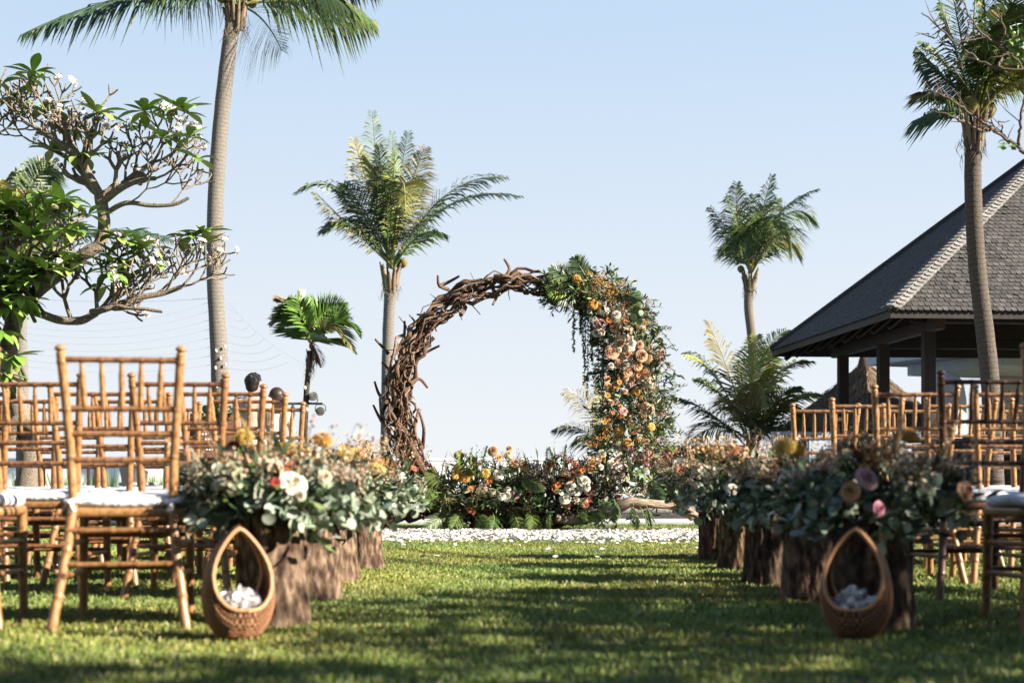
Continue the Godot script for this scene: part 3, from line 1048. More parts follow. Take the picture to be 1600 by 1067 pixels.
const C_WHITE := Color(0.72, 0.69, 0.56)
const C_PEACH := Color(0.52, 0.285, 0.175)
const C_APRICOT := Color(0.56, 0.31, 0.15)
const C_PINK := Color(0.50, 0.29, 0.28)
const C_MUSTARD := Color(0.52, 0.27, 0.04)
const C_YELLOW := Color(0.60, 0.39, 0.08)
const C_RUST := Color(0.32, 0.09, 0.03)
const C_ORANGE := Color(0.48, 0.165, 0.03)
const C_CREAM := Color(0.54, 0.44, 0.31)
const C_MAUVE := Color(0.36, 0.17, 0.14)
const C_TAN := Color(0.50, 0.33, 0.16)
const C_SILVER := Color(0.33, 0.40, 0.29)

func flower(parent: Node3D, kind: String, p: Vector3, nrm: Vector3, r: float, c: Color, called := "") -> void:
	var names := {"rose0": "rose", "rose1": "rose", "mum": "chrysanthemum", "daisy": "daisy", "mophead": "hydrangea", "spray": "dried_spray", "plume": "pampas_plume"}
	part(called if called else names[kind], bloom[kind], petal_mat(c), parent, Transform3D(basis_to(nrm, rf(0, TAU)).scaled(Vector3.ONE * r), p))

# sprigs of small leaves filling an ellipsoid
func sprigs(b: MB, c: Vector3, rx: float, ry: float, rz: float, n: int, size: float, palette: Array, round_share := 0.0) -> void:
	for i in n:
		var d := rdir()
		var f := pow(rng.randf(), 0.45)
		var p := c + Vector3(d.x * rx, d.y * ry, d.z * rz) * f
		var out := (Vector3(d.x, d.y * 0.7 + 0.15, d.z) + rdir() * 0.7).normalized()
		var L := size * rf(0.7, 1.5)
		var base: Color = palette[rng.randi() % palette.size()]
		if rng.randf() < round_share:
			b.add(bloom.round_mb, Transform3D(basis_to((out + rdir() * 0.6).normalized(), rf(0, TAU)).scaled(Vector3.ONE * L * 0.9), p), Color(vary(base, 0.25), 1.0))
			continue
		var bend := out + Vector3(0, -0.35, 0)
		b.col = base * 0.7
		var q := p + out * L * 0.8 + bend * L * 0.6
		b.tube([p, p + out * L * 0.8, q], [size * 0.022, size * 0.018, size * 0.01], 3, false)
		for k in 7:
			var t := 0.12 + k / 7.0
			var o := p + out * L * 0.8 * minf(t, 1.0) + bend * L * 0.6 * maxf(t - 0.5, 0.0)
			var ld := (out * 0.7 + rdir() * 0.8).normalized()
			b.col = vary(base, 0.3)
			b.flat_strip(o, o + ld * L * 0.28, o + ld * L * 0.55, ld.cross(rdir()).normalized(), size * 0.03, size * 0.10)

# ---------------------------------------------------------------- aisle stumps with their arrangements
func stump(label: String, where: Vector3, r: float, h: float, seed_: int, tone: Color) -> void:
	rng.seed = seed_
	var o := thing("tree_stump", label, "stump", where, rf(0, TAU), "rough tree stumps along the aisle")
	var b := MB.new()
	var n := 56
	var rows := 18
	var rings := []
	var ns := FastNoiseLite.new(); ns.seed = seed_; ns.frequency = 1.0
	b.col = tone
	for i in rows + 1:
		var f := i / float(rows)
		var flare := 1.0 + 0.16 * pow(1.0 - f, 3.0) + 0.03 * sin(f * 5 + seed_)
		var ring := []
		for j in n:
			var a := TAU * j / n
			var k := ns.get_noise_3d(cos(a) * 0.9, sin(a) * 0.9, f * 0.5) * 0.16 + ns.get_noise_3d(cos(a) * 3.0, sin(a) * 3.0, f * 1.6 + 7) * 0.07 + ns.get_noise_3d(cos(a) * 9.0, sin(a) * 9.0, f * 9.0) * 0.03
			ring.append(Vector3(cos(a) * r * flare * (1 + k), f * h - (0.03 if i == 0 else 0.0), sin(a) * r * flare * (1 + k)))
		rings.append(ring)
	b.loft(rings, false, false)
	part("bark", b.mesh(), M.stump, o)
	b = MB.new()
	var low := []
	var ring2 := []
	for p in rings[-1]:
		low.append(p * Vector3(0.97, 1, 0.97)); ring2.append(p * Vector3(0.95, 1, 0.95) + Vector3(0, 0.006, 0))
	b.loft([low, ring2], false, true)
	part("cut_top", b.mesh(), M.stump_top, o)

func arrangement(label: String, where: Vector3, rx: float, ry: float, rz: float, seed_: int, detail: bool, list: Array) -> void:
	rng.seed = seed_
	var o := thing("flower_arrangement", label, "flower arrangement", where, 0.0, "flower arrangements on the aisle stumps")
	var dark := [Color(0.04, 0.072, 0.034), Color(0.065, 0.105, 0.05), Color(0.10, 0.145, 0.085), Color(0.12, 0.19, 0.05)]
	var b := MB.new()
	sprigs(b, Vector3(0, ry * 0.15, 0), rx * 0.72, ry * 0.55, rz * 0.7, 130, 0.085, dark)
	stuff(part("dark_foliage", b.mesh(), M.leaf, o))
	# eucalyptus stems that arch outwards and hang
	var st := MB.new()
	var loose := MB.new()
	var mats := []
	for k in 5:
		mats.append(petal_mat([Color(0.28, 0.36, 0.25), Color(0.37, 0.44, 0.325), Color(0.20, 0.275, 0.185), Color(0.48, 0.53, 0.40), Color(0.26, 0.325, 0.255)][k]))
	for i in 30:
		var a := TAU * (i + rf(-0.4, 0.4)) / 30.0
		var up := rf(-0.55, 0.75)
		var d := Vector3(cos(a), up, sin(a)).normalized()
		var L := rf(0.75, 1.12)
		var p0 := Vector3(d.x * rx * 0.15, rf(-0.02, 0.04), d.z * rz * 0.15)
		var p1 := Vector3(d.x * rx * 0.65 * L, maxf(d.y, -0.1) * ry * 1.0 + 0.03, d.z * rz * 0.65 * L)
		var p2 := Vector3(d.x * rx * L, d.y * ry * 0.9 - (0.05 if d.y < 0.3 else 0.0), d.z * rz * L)
		var path := bez(p0, p1, p2, 9)
		st.col = Color(0.16, 0.14, 0.09)
		st.tube(path, taper(10, 0.003, 0.0012), 4, false)
		var size := rf(0.042, 0.074)
		for k in range(2, 10):
			for s in (2 if k % 2 else 1):
				var tang: Vector3 = (path[mini(k + 1, 9)] - path[k - 1]).normalized()
				var side := tang.cross(rdir()).normalized() * (1 if s else -1)
				var ld := (side + tang * 0.5 + Vector3(0, rf(-0.3, 0.1), 0)).normalized()
				var t := Transform3D(basis_to(ld, rf(0, TAU)).scaled(Vector3.ONE * size * rf(0.75, 1.1) * (1.1 - k * 0.045)), path[k])
				if detail and i % 2 == 0:
					part("leaf", bloom.round_leaf, mats[rng.randi() % 5], o, t)
				else:
					loose.add(bloom.round_mb, t, Color(vary(C_SILVER, 0.3), 1.0))
	stuff(part("stems", st.mesh(), M.plain, o))
	stuff(part("eucalyptus_leaves", loose.mesh(), M.leaf, o))
	# dry filler: fluffy tan, cream and rust sprays over the top
	for i in 10:
		var a := rf(0, TAU)
		var f := sqrt(rng.randf()) * 0.85
		var p := Vector3(cos(a) * rx * f, ry * (0.30 + 0.55 * sqrt(1 - f * f)), sin(a) * rz * f)
		var c: Color = [C_CREAM, C_TAN, C_PEACH, Color(0.52, 0.44, 0.34), C_CREAM, Color(0.40, 0.34, 0.24), Color(0.46, 0.30, 0.20)][rng.randi() % 7]
		flower(o, "spray", p - Vector3(0, 0.05, 0), Vector3(cos(a) * f, 1.0, sin(a) * f), rf(0.07, 0.115), c)
	for i in 7:
		var a := rf(0, TAU)
		var f := sqrt(rng.randf()) * 0.9
		var p := Vector3(cos(a) * rx * f, ry * (0.35 + 0.4 * sqrt(1 - f * f)), sin(a) * rz * f)
		flower(o, "daisy", p, Vector3(cos(a) * f, 0.7, sin(a) * f + 0.5), rf(0.014, 0.022), [C_ORANGE, C_RUST, Color(0.30, 0.02, 0.015)][rng.randi() % 3])
	# limonium clouds among the leaves, and thin dry wisps standing above them
	for i in 9:
		var a := rf(0, TAU)
		var d := Vector3(cos(a), rf(-0.1, 0.5), sin(a))
		flower(o, "spray", Vector3(d.x * rx * 0.72, d.y * ry + 0.01, d.z * rz * 0.72), d + Vector3(0, 0.5, 0), rf(0.06, 0.10), [Color(0.46, 0.43, 0.32), Color(0.36, 0.36, 0.26), Color(0.50, 0.42, 0.34)][rng.randi() % 3], "limonium")
	var ws := MB.new()
	for i in 26:
		var a := rf(0, TAU)
		var f := sqrt(rng.randf()) * 0.85
		var p := Vector3(cos(a) * rx * f, ry * 0.4, sin(a) * rz * f)
		var d := Vector3(cos(a) * f * 0.9, 1.0, sin(a) * f * 0.9).normalized()
		var L := rf(0.12, 0.25)
		ws.col = vary(Color(0.34, 0.25, 0.14), 0.3)
		var q := p + d * L + rdir() * 0.015
		ws.tube([p, p + d * L * 0.6, q], [0.0016, 0.0013, 0.0008], 3, false)
		var hue: Color = [Color(0.45, 0.30, 0.15), Color(0.55, 0.42, 0.28), Color(0.34, 0.14, 0.07), Color(0.60, 0.40, 0.26)][rng.randi() % 4]
		for k in 9:
			ws.col = vary(hue, 0.3)
			ws.disc(p + d * L * rf(0.55, 1.05) + rdir() * 0.011, rdir(), rdir(), 0.0055, 0.0055, 0.3, 5)
	stuff(part("dry_wisps", ws.mesh(), M.leaf, o))
	for e in list:
		flower(o, e[0], e[1], e[2], e[3], e[4])

func aisle() -> void:
	make_blooms()
	var words := ["nearest", "second", "third", "fourth", "farthest"]
	var left := [[-0.805, 4.80, 0.112, 0.40], [-0.815, 5.78, 0.108, 0.38], [-0.835, 6.72, 0.10, 0.38], [-0.815, 7.72, 0.11, 0.42]]
	var right := [[1.195, 4.72, 0.122, 0.40], [1.20, 5.72, 0.108, 0.40], [1.19, 6.58, 0.108, 0.40], [1.20, 7.55, 0.098, 0.42], [1.215, 8.45, 0.10, 0.42]]
	for k in 4:
		stump("brown tree stump with painted sunlight under the %s flower arrangement left of the aisle" % words[k], Vector3(left[k][0], 0, -left[k][1]), left[k][2], left[k][3], 200 + k, [Color(2.5, 2.35, 2.1), Color(2.2, 2.0, 1.75), Color(2.0, 1.8, 1.6), Color(3.0, 2.8, 2.45)][k])  # brighter bark tones carry sunlight painted into the left stumps
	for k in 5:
		stump("tree stump with painted shade under the %s flower arrangement right of the aisle" % words[k], Vector3(right[k][0], 0, -right[k][1]), right[k][2], right[k][3], 220 + k, [Color(0.45, 0.42, 0.4), Color(0.8, 0.74, 0.7), Color(0.42, 0.38, 0.36), Color(0.85, 0.8, 0.62), Color(0.62, 0.52, 0.48)][k])  # darker bark tones carry shade painted into the right stumps
	var F_ := Vector3(0.1, 0.35, 1)
	arrangement("nearest arrangement left of the aisle with one large white rose", Vector3(-0.81, 0.42, -4.80), 0.34, 0.17, 0.26, 300, true, [
		["rose0", Vector3(0.105, 0.060, 0.22), Vector3(0.5, 0.7, 1), 0.050, C_WHITE], ["rose1", Vector3(0.125, 0.02, 0.235), Vector3(0.2, -0.3, 1), 0.030, C_WHITE], ["mum", Vector3(-0.09, 0.215, 0.03), Vector3(0, 1, 0.4), 0.034, C_YELLOW], ["daisy", Vector3(0.055, 0.062, 0.25), F_, 0.018, Color(0.35, 0.02, 0.015)],
		["rose1", Vector3(-0.13, 0.185, 0.02), Vector3(0, 0.7, 0.7), 0.03, C_RUST], ["mophead", Vector3(-0.10, 0.075, 0.20), F_, 0.06, Color(0.42, 0.42, 0.27)], ["plume", Vector3(-0.04, 0.17, 0.10), Vector3(-0.35, 1, 0), 0.13, Color(0.66, 0.46, 0.20)],
		["mophead", Vector3(0.02, 0.10, 0.16), F_, 0.05, C_CREAM], ["mum", Vector3(0.17, 0.205, 0.0), Vector3(0.2, 1, 0.3), 0.036, C_MUSTARD], ["rose1", Vector3(0.20, 0.08, 0.17), Vector3(0.5, 0.3, 1), 0.03, C_CREAM], ["plume", Vector3(-0.21, 0.10, 0.12), Vector3(-0.6, 1, 0.2), 0.10, Color(0.62, 0.55, 0.42)]])
	arrangement("second arrangement left of the aisle with two mustard pompoms", Vector3(-0.80, 0.41, -5.78), 0.32, 0.17, 0.23, 301, false, [
		["mum", Vector3(-0.10, 0.20, 0.10), Vector3(0, 1, 0.5), 0.042, C_MUSTARD], ["mum", Vector3(-0.02, 0.17, 0.13), Vector3(0, 1, 0.6), 0.040, C_MUSTARD], ["rose1", Vector3(0.12, 0.09, 0.2), F_, 0.035, C_ORANGE], ["plume", Vector3(0.03, 0.17, 0), Vector3(0.1, 1, 0), 0.10, C_TAN], ["rose1", Vector3(0.16, 0.05, 0.2), F_, 0.032, C_PINK]])
	arrangement("third arrangement left of the aisle with tan seed heads and yellow flowers", Vector3(-0.80, 0.41, -6.72), 0.32, 0.17, 0.23, 302, false, [
		["mum", Vector3(0.02, 0.20, 0.08), Vector3(0, 1, 0.5), 0.05, C_YELLOW], ["mum", Vector3(0.17, 0.12, 0.16), Vector3(0.2, 1, 0.6), 0.046, C_YELLOW], ["rose1", Vector3(0.10, 0.01, 0.24), F_, 0.035, C_PINK], ["mophead", Vector3(-0.05, 0.16, 0.1), F_, 0.06, C_TAN], ["plume", Vector3(-0.12, 0.17, 0), Vector3(-0.1, 1, 0), 0.12, C_CREAM]])
	arrangement("fourth arrangement left of the aisle with orange lilies and trailing silver leaves", Vector3(-0.78, 0.44, -7.72), 0.34, 0.17, 0.25, 303, false, [
		["daisy", Vector3(0.10, 0.10, 0.24), F_, 0.06, C_ORANGE], ["daisy", Vector3(0.04, 0.08, 0.24), F_, 0.05, C_ORANGE], ["mum", Vector3(-0.05, 0.18, 0.12), Vector3(0, 1, 0.5), 0.05, C_YELLOW], ["rose1", Vector3(0.02, -0.03, 0.26), F_, 0.045, C_PINK], ["mophead", Vector3(-0.02, 0.19, 0), F_, 0.07, C_TAN], ["plume", Vector3(0.15, 0.16, 0), Vector3(0.2, 1, 0), 0.10, C_TAN]])
	arrangement("nearest arrangement right of the aisle with pink and amber roses", Vector3(1.20, 0.42, -4.72), 0.36, 0.17, 0.27, 310, true, [
		["rose0", Vector3(-0.075, 0.075, 0.22), Vector3(0.35, 0.6, 1), 0.043, C_PINK], ["rose0", Vector3(-0.130, 0.035, 0.23), Vector3(-0.5, 0.3, 1), 0.035, C_APRICOT], ["rose1", Vector3(-0.045, -0.02, 0.25), Vector3(0.5, 0.1, 1), 0.031, Color(0.52, 0.20, 0.28)], ["rose1", Vector3(0.255, 0.035, 0.16), Vector3(0.6, 0.1, 1), 0.045, C_PEACH],
		["mum", Vector3(0.115, 0.215, 0.03), Vector3(0, 1, 0.3), 0.035, C_MUSTARD], ["plume", Vector3(0.06, 0.15, 0.06), Vector3(0.10, 1, 0), 0.14, Color(0.60, 0.47, 0.30)], ["plume", Vector3(0.09, 0.14, 0.0), Vector3(0.35, 1, 0), 0.12, Color(0.56, 0.44, 0.30)], ["mum", Vector3(-0.30, 0.18, 0.02), Vector3(-0.2, 1, 0.3), 0.042, C_YELLOW],
		["spray", Vector3(-0.08, 0.13, 0.12), Vector3(0, 1, 0.5), 0.10, C_RUST], ["spray", Vector3(-0.03, 0.12, 0.14), Vector3(0.2, 1, 0.5), 0.09, C_ORANGE], ["plume", Vector3(0.22, 0.10, 0.08), Vector3(0.9, 0.7, 0.1), 0.11, Color(0.55, 0.42, 0.26)]])
	arrangement("second arrangement right of the aisle with a long dried seed stem", Vector3(1.18, 0.42, -5.72), 0.33, 0.17, 0.23, 311, false, [
		["rose1", Vector3(-0.12, 0.06, 0.22), F_, 0.04, C_WHITE], ["mophead", Vector3(-0.2, 0.10, 0.12), F_, 0.05, C_CREAM], ["plume", Vector3(-0.12, 0.06, 0.18), Vector3(-1, 0.35, 0.2), 0.15, Color(0.55, 0.42, 0.26)], ["mum", Vector3(-0.05, 0.19, 0.05), Vector3(0, 1, 0.4), 0.045, C_MUSTARD]])
	arrangement("third arrangement right of the aisle with a rust thistle head", Vector3(1.17, 0.42, -6.58), 0.33, 0.17, 0.23, 312, false, [
		["mum", Vector3(-0.16, 0.20, 0.1), Vector3(0, 1, 0.5), 0.04, Color(0.34, 0.14, 0.06)], ["mophead", Vector3(-0.12, 0.15, 0.1), F_, 0.07, C_TAN], ["spray", Vector3(-0.2, 0.14, 0.1), Vector3(-0.3, 1, 0.3), 0.14, C_TAN], ["rose1", Vector3(-0.18, 0.02, 0.2), F_, 0.04, C_WHITE]])
	arrangement("fourth arrangement right of the aisle with cream and tan dried grasses", Vector3(1.18, 0.44, -7.55), 0.33, 0.17, 0.23, 313, false, [
		["spray", Vector3(-0.12, 0.14, 0.14), Vector3(-0.3, 1, 0.4), 0.16, Color(0.62, 0.36, 0.12)], ["mophead", Vector3(-0.2, 0.05, 0.2), F_, 0.08, C_CREAM], ["plume", Vector3(-0.05, 0.16, 0.05), Vector3(0, 1, 0), 0.12, C_CREAM]])
	arrangement("farthest arrangement right of the aisle with beige dried mophead", Vector3(1.20, 0.44, -8.45), 0.33, 0.18, 0.23, 314, false, [
		["mophead", Vector3(-0.12, 0.04, 0.24), F_, 0.085, Color(0.52, 0.43, 0.34)], ["mophead", Vector3(-0.18, 0.09, 0.2), F_, 0.07, Color(0.55, 0.45, 0.33)], ["plume", Vector3(-0.16, 0.18, 0.05), Vector3(0, 1, 0), 0.11, Color(0.72, 0.50, 0.28)], ["plume", Vector3(-0.05, 0.18, 0.05), Vector3(0.2, 1, 0), 0.10, Color(0.68, 0.48, 0.28)], ["spray", Vector3(-0.26, 0.12, 0.1), Vector3(-0.5, 1, 0.3), 0.14, Color(0.42, 0.17, 0.10)], ["daisy", Vector3(-0.22, 0.10, 0.24), F_, 0.03, C_RUST]])
	basket(Vector3(-0.837, 0, -4.34), 0.48, 1.0, "wicker teardrop basket of white petals left of the aisle", "heap of white petals in the left wicker basket", 61)
	basket(Vector3(1.057, 0, -4.36), -0.42, 0.99, "wicker teardrop basket of petals in the shade right of the aisle", "heap of white and blush petals in the right wicker basket", 62)

# ---------------------------------------------------------------- driftwood ring and its flowers
const ARCH_D := 13.2
func arch() -> void:
	rng.seed = 500
	var s := ARCH_D / F
	var o := thing("driftwood_arch", "round moon gate arch woven from brown driftwood branches", "arch", Vector3(0.08, 0, -ARCH_D))
	var c := Vector3(0.0, EYE + (745.0 - 632.0) * s, 0.0)
	var R := 192.0 * s
	var count := 0
	for i in 90:
		# more branches low on the left, fewer over the top, a hidden part under the flowers
		var zone := rng.randf()
		var a0: float
		if zone < 0.46: a0 = rf(168, 222)
		elif zone < 0.86: a0 = rf(82, 175)
		else: a0 = rf(-48, 85)
		var span := rf(32, 96)
		a0 = minf(a0, 229.0 - span * 0.5)
		if rng.randf() < 0.5: span = -span
		var thick := clampf(remap(a0, 85, 170, 0.070, 0.115), 0.070, 0.115) * (1.0 if a0 < 200 else 0.75)
		var off := rf(-1, 1) * thick
		var dz := rf(-1, 1) * 0.12
		var drift := rf(-0.07, 0.07)
		var r := rf(0.007, 0.017) * (1.6 if rng.randf() < 0.14 else 1.0)
		if zone >= 0.86: r *= 0.8
		var n := 26
		var pts := []
		var ph := rf(0, 100)
		for k in n:
			var f := k / float(n - 1)
			var a := deg_to_rad(clampf(a0 + span * (f - 0.5) * 1.0, -58, 226))
			var wig := noise.get_noise_2d(ph + f * absf(span) * 0.085, 3.0) * 0.085
			var rr := R + off + drift * (f - 0.5) + wig
			pts.append(c + Vector3(cos(a) * rr, sin(a) * rr, dz + noise.get_noise_2d(ph + f * absf(span) * 0.085, 40.0) * 0.12))
		var b := MB.new()
		b.col = vary([Color(0.25, 0.15, 0.095), Color(0.16, 0.09, 0.055), Color(0.33, 0.22, 0.15), Color(0.40, 0.30, 0.22), Color(0.27, 0.155, 0.09)][rng.randi() % 5], 0.18)
		var rad := []
		for k in n:
			var f := k / float(n - 1)
			rad.append(r * (1.15 - 0.68 * f) * (1.0 + 0.22 * noise.get_noise_2d(ph + f * 9.0, 80.0)))
		# sometimes the branch leaves the ring as a spur
		if rng.randf() < 0.30 and zone < 0.86:
			var tang: Vector3 = (pts[n - 1] - pts[n - 2]).normalized()
			var outw: Vector3 = (pts[n - 1] - c).normalized() * (1 if rng.randf() < 0.68 else -1)
			var L := rf(0.07, 0.24)
			pts.append(pts[n - 1] + (tang * 0.7 + outw * 0.6).normalized() * L * 0.5)
			pts.append(pts[n] + (tang * 0.4 + outw * 0.9 + Vector3(0, 0, rf(-0.5, 0.5))).normalized() * L * 0.5)
			rad.append(rad[-1] * 0.9); rad.append(rad[-1] * 0.75)
		b.tube(pts, rad, 8, true, [], 1.6)
		# a broken side stub
		if rng.randf() < 0.4:
			var k := 3 + rng.randi() % 18
			var d: Vector3 = ((pts[k] - c).normalized() * rf(-0.6, 1.0) + (pts[k + 1] - pts[k]).normalized() * 0.8 + rdir() * 0.4).normalized()
			b.tube([pts[k], pts[k] + d * 0.05, pts[k] + d * rf(0.06, 0.13) + rdir() * 0.012], [r * 0.75, r * 0.62, r * 0.5], 7, true, [], 1.6)
		# fine twigs
		for q in 2:
			if rng.randf() < 0.55 and zone < 0.86:
				var k := 2 + rng.randi() % 22
				var d: Vector3 = ((pts[k] - c).normalized() * rf(-1, 1) + (pts[k + 1] - pts[k]).normalized() + rdir() * 0.5).normalized()
				var L := rf(0.05, 0.16)
				b.tube([pts[k], pts[k] + d * L * 0.5 + rdir() * 0.01, pts[k] + d * L + rdir() * 0.03], [0.006, 0.0045, 0.002], 5, true, [], 1.6)
		obj("branch", b.mesh(), M.driftwood, o)
		count += 1
	# the named sticking-out branches one notices in the outline
	for e in [[[790, 432], [796, 420], [788, 405]], [[700, 452], [686, 446], [684, 430]], [[686, 447], [702, 440], [718, 431]], [[655, 556], [668, 549], [687, 540]], [[606, 552], [600, 545], [586, 530]], [[604, 628], [592, 616], [585, 596]], [[606, 672], [594, 655], [583, 633]],
			[[640, 600], [655, 592], [668, 606]], [[655, 640], [648, 672], [658, 704]], [[660, 700], [662, 670], [655, 644]], [[612, 560], [630, 530], [632, 502]], [[770, 452], [776, 462], [770, 476]], [[720, 492], [728, 480], [722, 476]], [[600, 600], [608, 580], [596, 566]], [[645, 735], [672, 726], [684, 756]], [[616, 700], [650, 742], [640, 772]], [[600, 690], [622, 735], [668, 765]]]:
		var b := MB.new()
		var pts := []
		for q in e: pts.append(at(q[0], q[1], ARCH_D - rf(-0.08, 0.14)) - o.position)
		b.col = vary(Color(0.29, 0.17, 0.105), 0.25)
		pts = smooth_path(pts, 4)
		b.tube(pts, taper(pts.size(), 0.020, 0.010), 8, true, [], 1.6)
		obj("branch", b.mesh(), M.driftwood, o)
	# root mass at the foot
	var root := thing("driftwood_root", "dark hollow driftwood root lying under the flowers at the arch foot", "driftwood", Vector3(0.08, 0, -ARCH_D + 0.12))
	rng.seed = 510
	for e in [[[580, 826], [610, 808], [650, 795], [700, 790], [740, 800], [0.05, 0.075, 0.07, 0.06, 0.05]], [[690, 812], [740, 800], [800, 806], [850, 812], [885, 806], [0.06, 0.10, 0.12, 0.10, 0.07]], [[700, 822], [705, 806], [730, 798], [770, 790], [800, 796], [0.05, 0.06, 0.06, 0.07, 0.08]],
			[[740, 828], [752, 810], [775, 800], [830, 818], [862, 828], [0.05, 0.06, 0.07, 0.06, 0.04]], [[620, 830], [600, 815], [625, 800], [640, 812], [660, 806], [0.03, 0.03, 0.032, 0.03, 0.02]], [[860, 826], [852, 812], [830, 800], [800, 798], [770, 800], [0.05, 0.06, 0.06, 0.06, 0.05]], [[640, 690], [660, 735], [690, 765], [720, 790], [750, 800], [0.03, 0.045, 0.05, 0.05, 0.05]]]:
		var b := MB.new()
		var pts := []
		for k in 5:
			var p := at(e[k][0], e[k][1], ARCH_D - 0.12 + rf(-0.12, 0.12)) - root.position
			p.y = maxf(p.y, e[5][k] * 0.6)
			pts.append(p)
		pts = smooth_path(pts, 5)
		var rad := []
		for k in pts.size():
			var f := k / float(pts.size() - 1) * 4.0
			var i := mini(int(f), 3)
			rad.append(lerpf(e[5][i], e[5][i + 1], f - i) * (1.0 + 0.3 * noise.get_noise_2d(k * 1.3, e[0][0])))
		b.col = vary(Color(0.20, 0.105, 0.06), 0.2)
		b.tube(pts, rad, 11, true, [], 0.8)
		obj("root", b.mesh(), M.driftwood, root)
	# long pale log to the right
	var log_ := thing("driftwood_log", "long pale smooth driftwood log bending along the grass right of the arch", "driftwood", Vector3(1.0, 0, -ARCH_D + 0.42))
	var pts2 := []
	var rad2 := []
	for e in [[868, 810, 0.040], [890, 813, 0.046], [920, 809, 0.048], [950, 799, 0.050], [972, 790, 0.054], [985, 784, 0.046], [1005, 786, 0.040], [1030, 788, 0.038], [1050, 789, 0.044], [1068, 797, 0.056], [1085, 806, 0.044], [1102, 812, 0.034], [1130, 824, 0.022]]:
		pts2.append(at(e[0], e[1], 12.78 + 0.1 * sin(e[0] * 0.03)) - log_.position); rad2.append(e[2])
	var pp := smooth_path(pts2, 4)
	var rr2 := []
	for k in pp.size():
		var f := k / 4.0
		var i := mini(int(f), rad2.size() - 2)
		rr2.append(lerpf(rad2[i], rad2[i + 1], f - i) * (1.0 + 0.10 * noise.get_noise_2d(k * 2.0, 5)))
	var b := MB.new()
	b.col = Color(0.52, 0.41, 0.30)
	b.tube(pp, rr2, 14, true, [], 0.5)
	part("trunk", b.mesh(), M.driftwood, log_)
	b = MB.new(); b.col = Color(0.50, 0.34, 0.21)
	b.tube([at(984, 783, 12.74) - log_.position, at(1000, 792, 12.70) - log_.position, at(1012, 791, 12.70) - log_.position], [0.036, 0.030, 0.018], 10, true, [], 0.5)
	part("knot", b.mesh(), M.driftwood, log_)
	b = MB.new(); b.col = Color(0.50, 0.34, 0.21)
	b.tube([at(1064, 790, 12.75) - log_.position, at(1074, 800, 12.66) - log_.position, at(1082, 812, 12.62) - log_.position], [0.042, 0.042, 0.022], 10, true, [], 0.5)
	part("knot", b.mesh(), M.driftwood, log_)

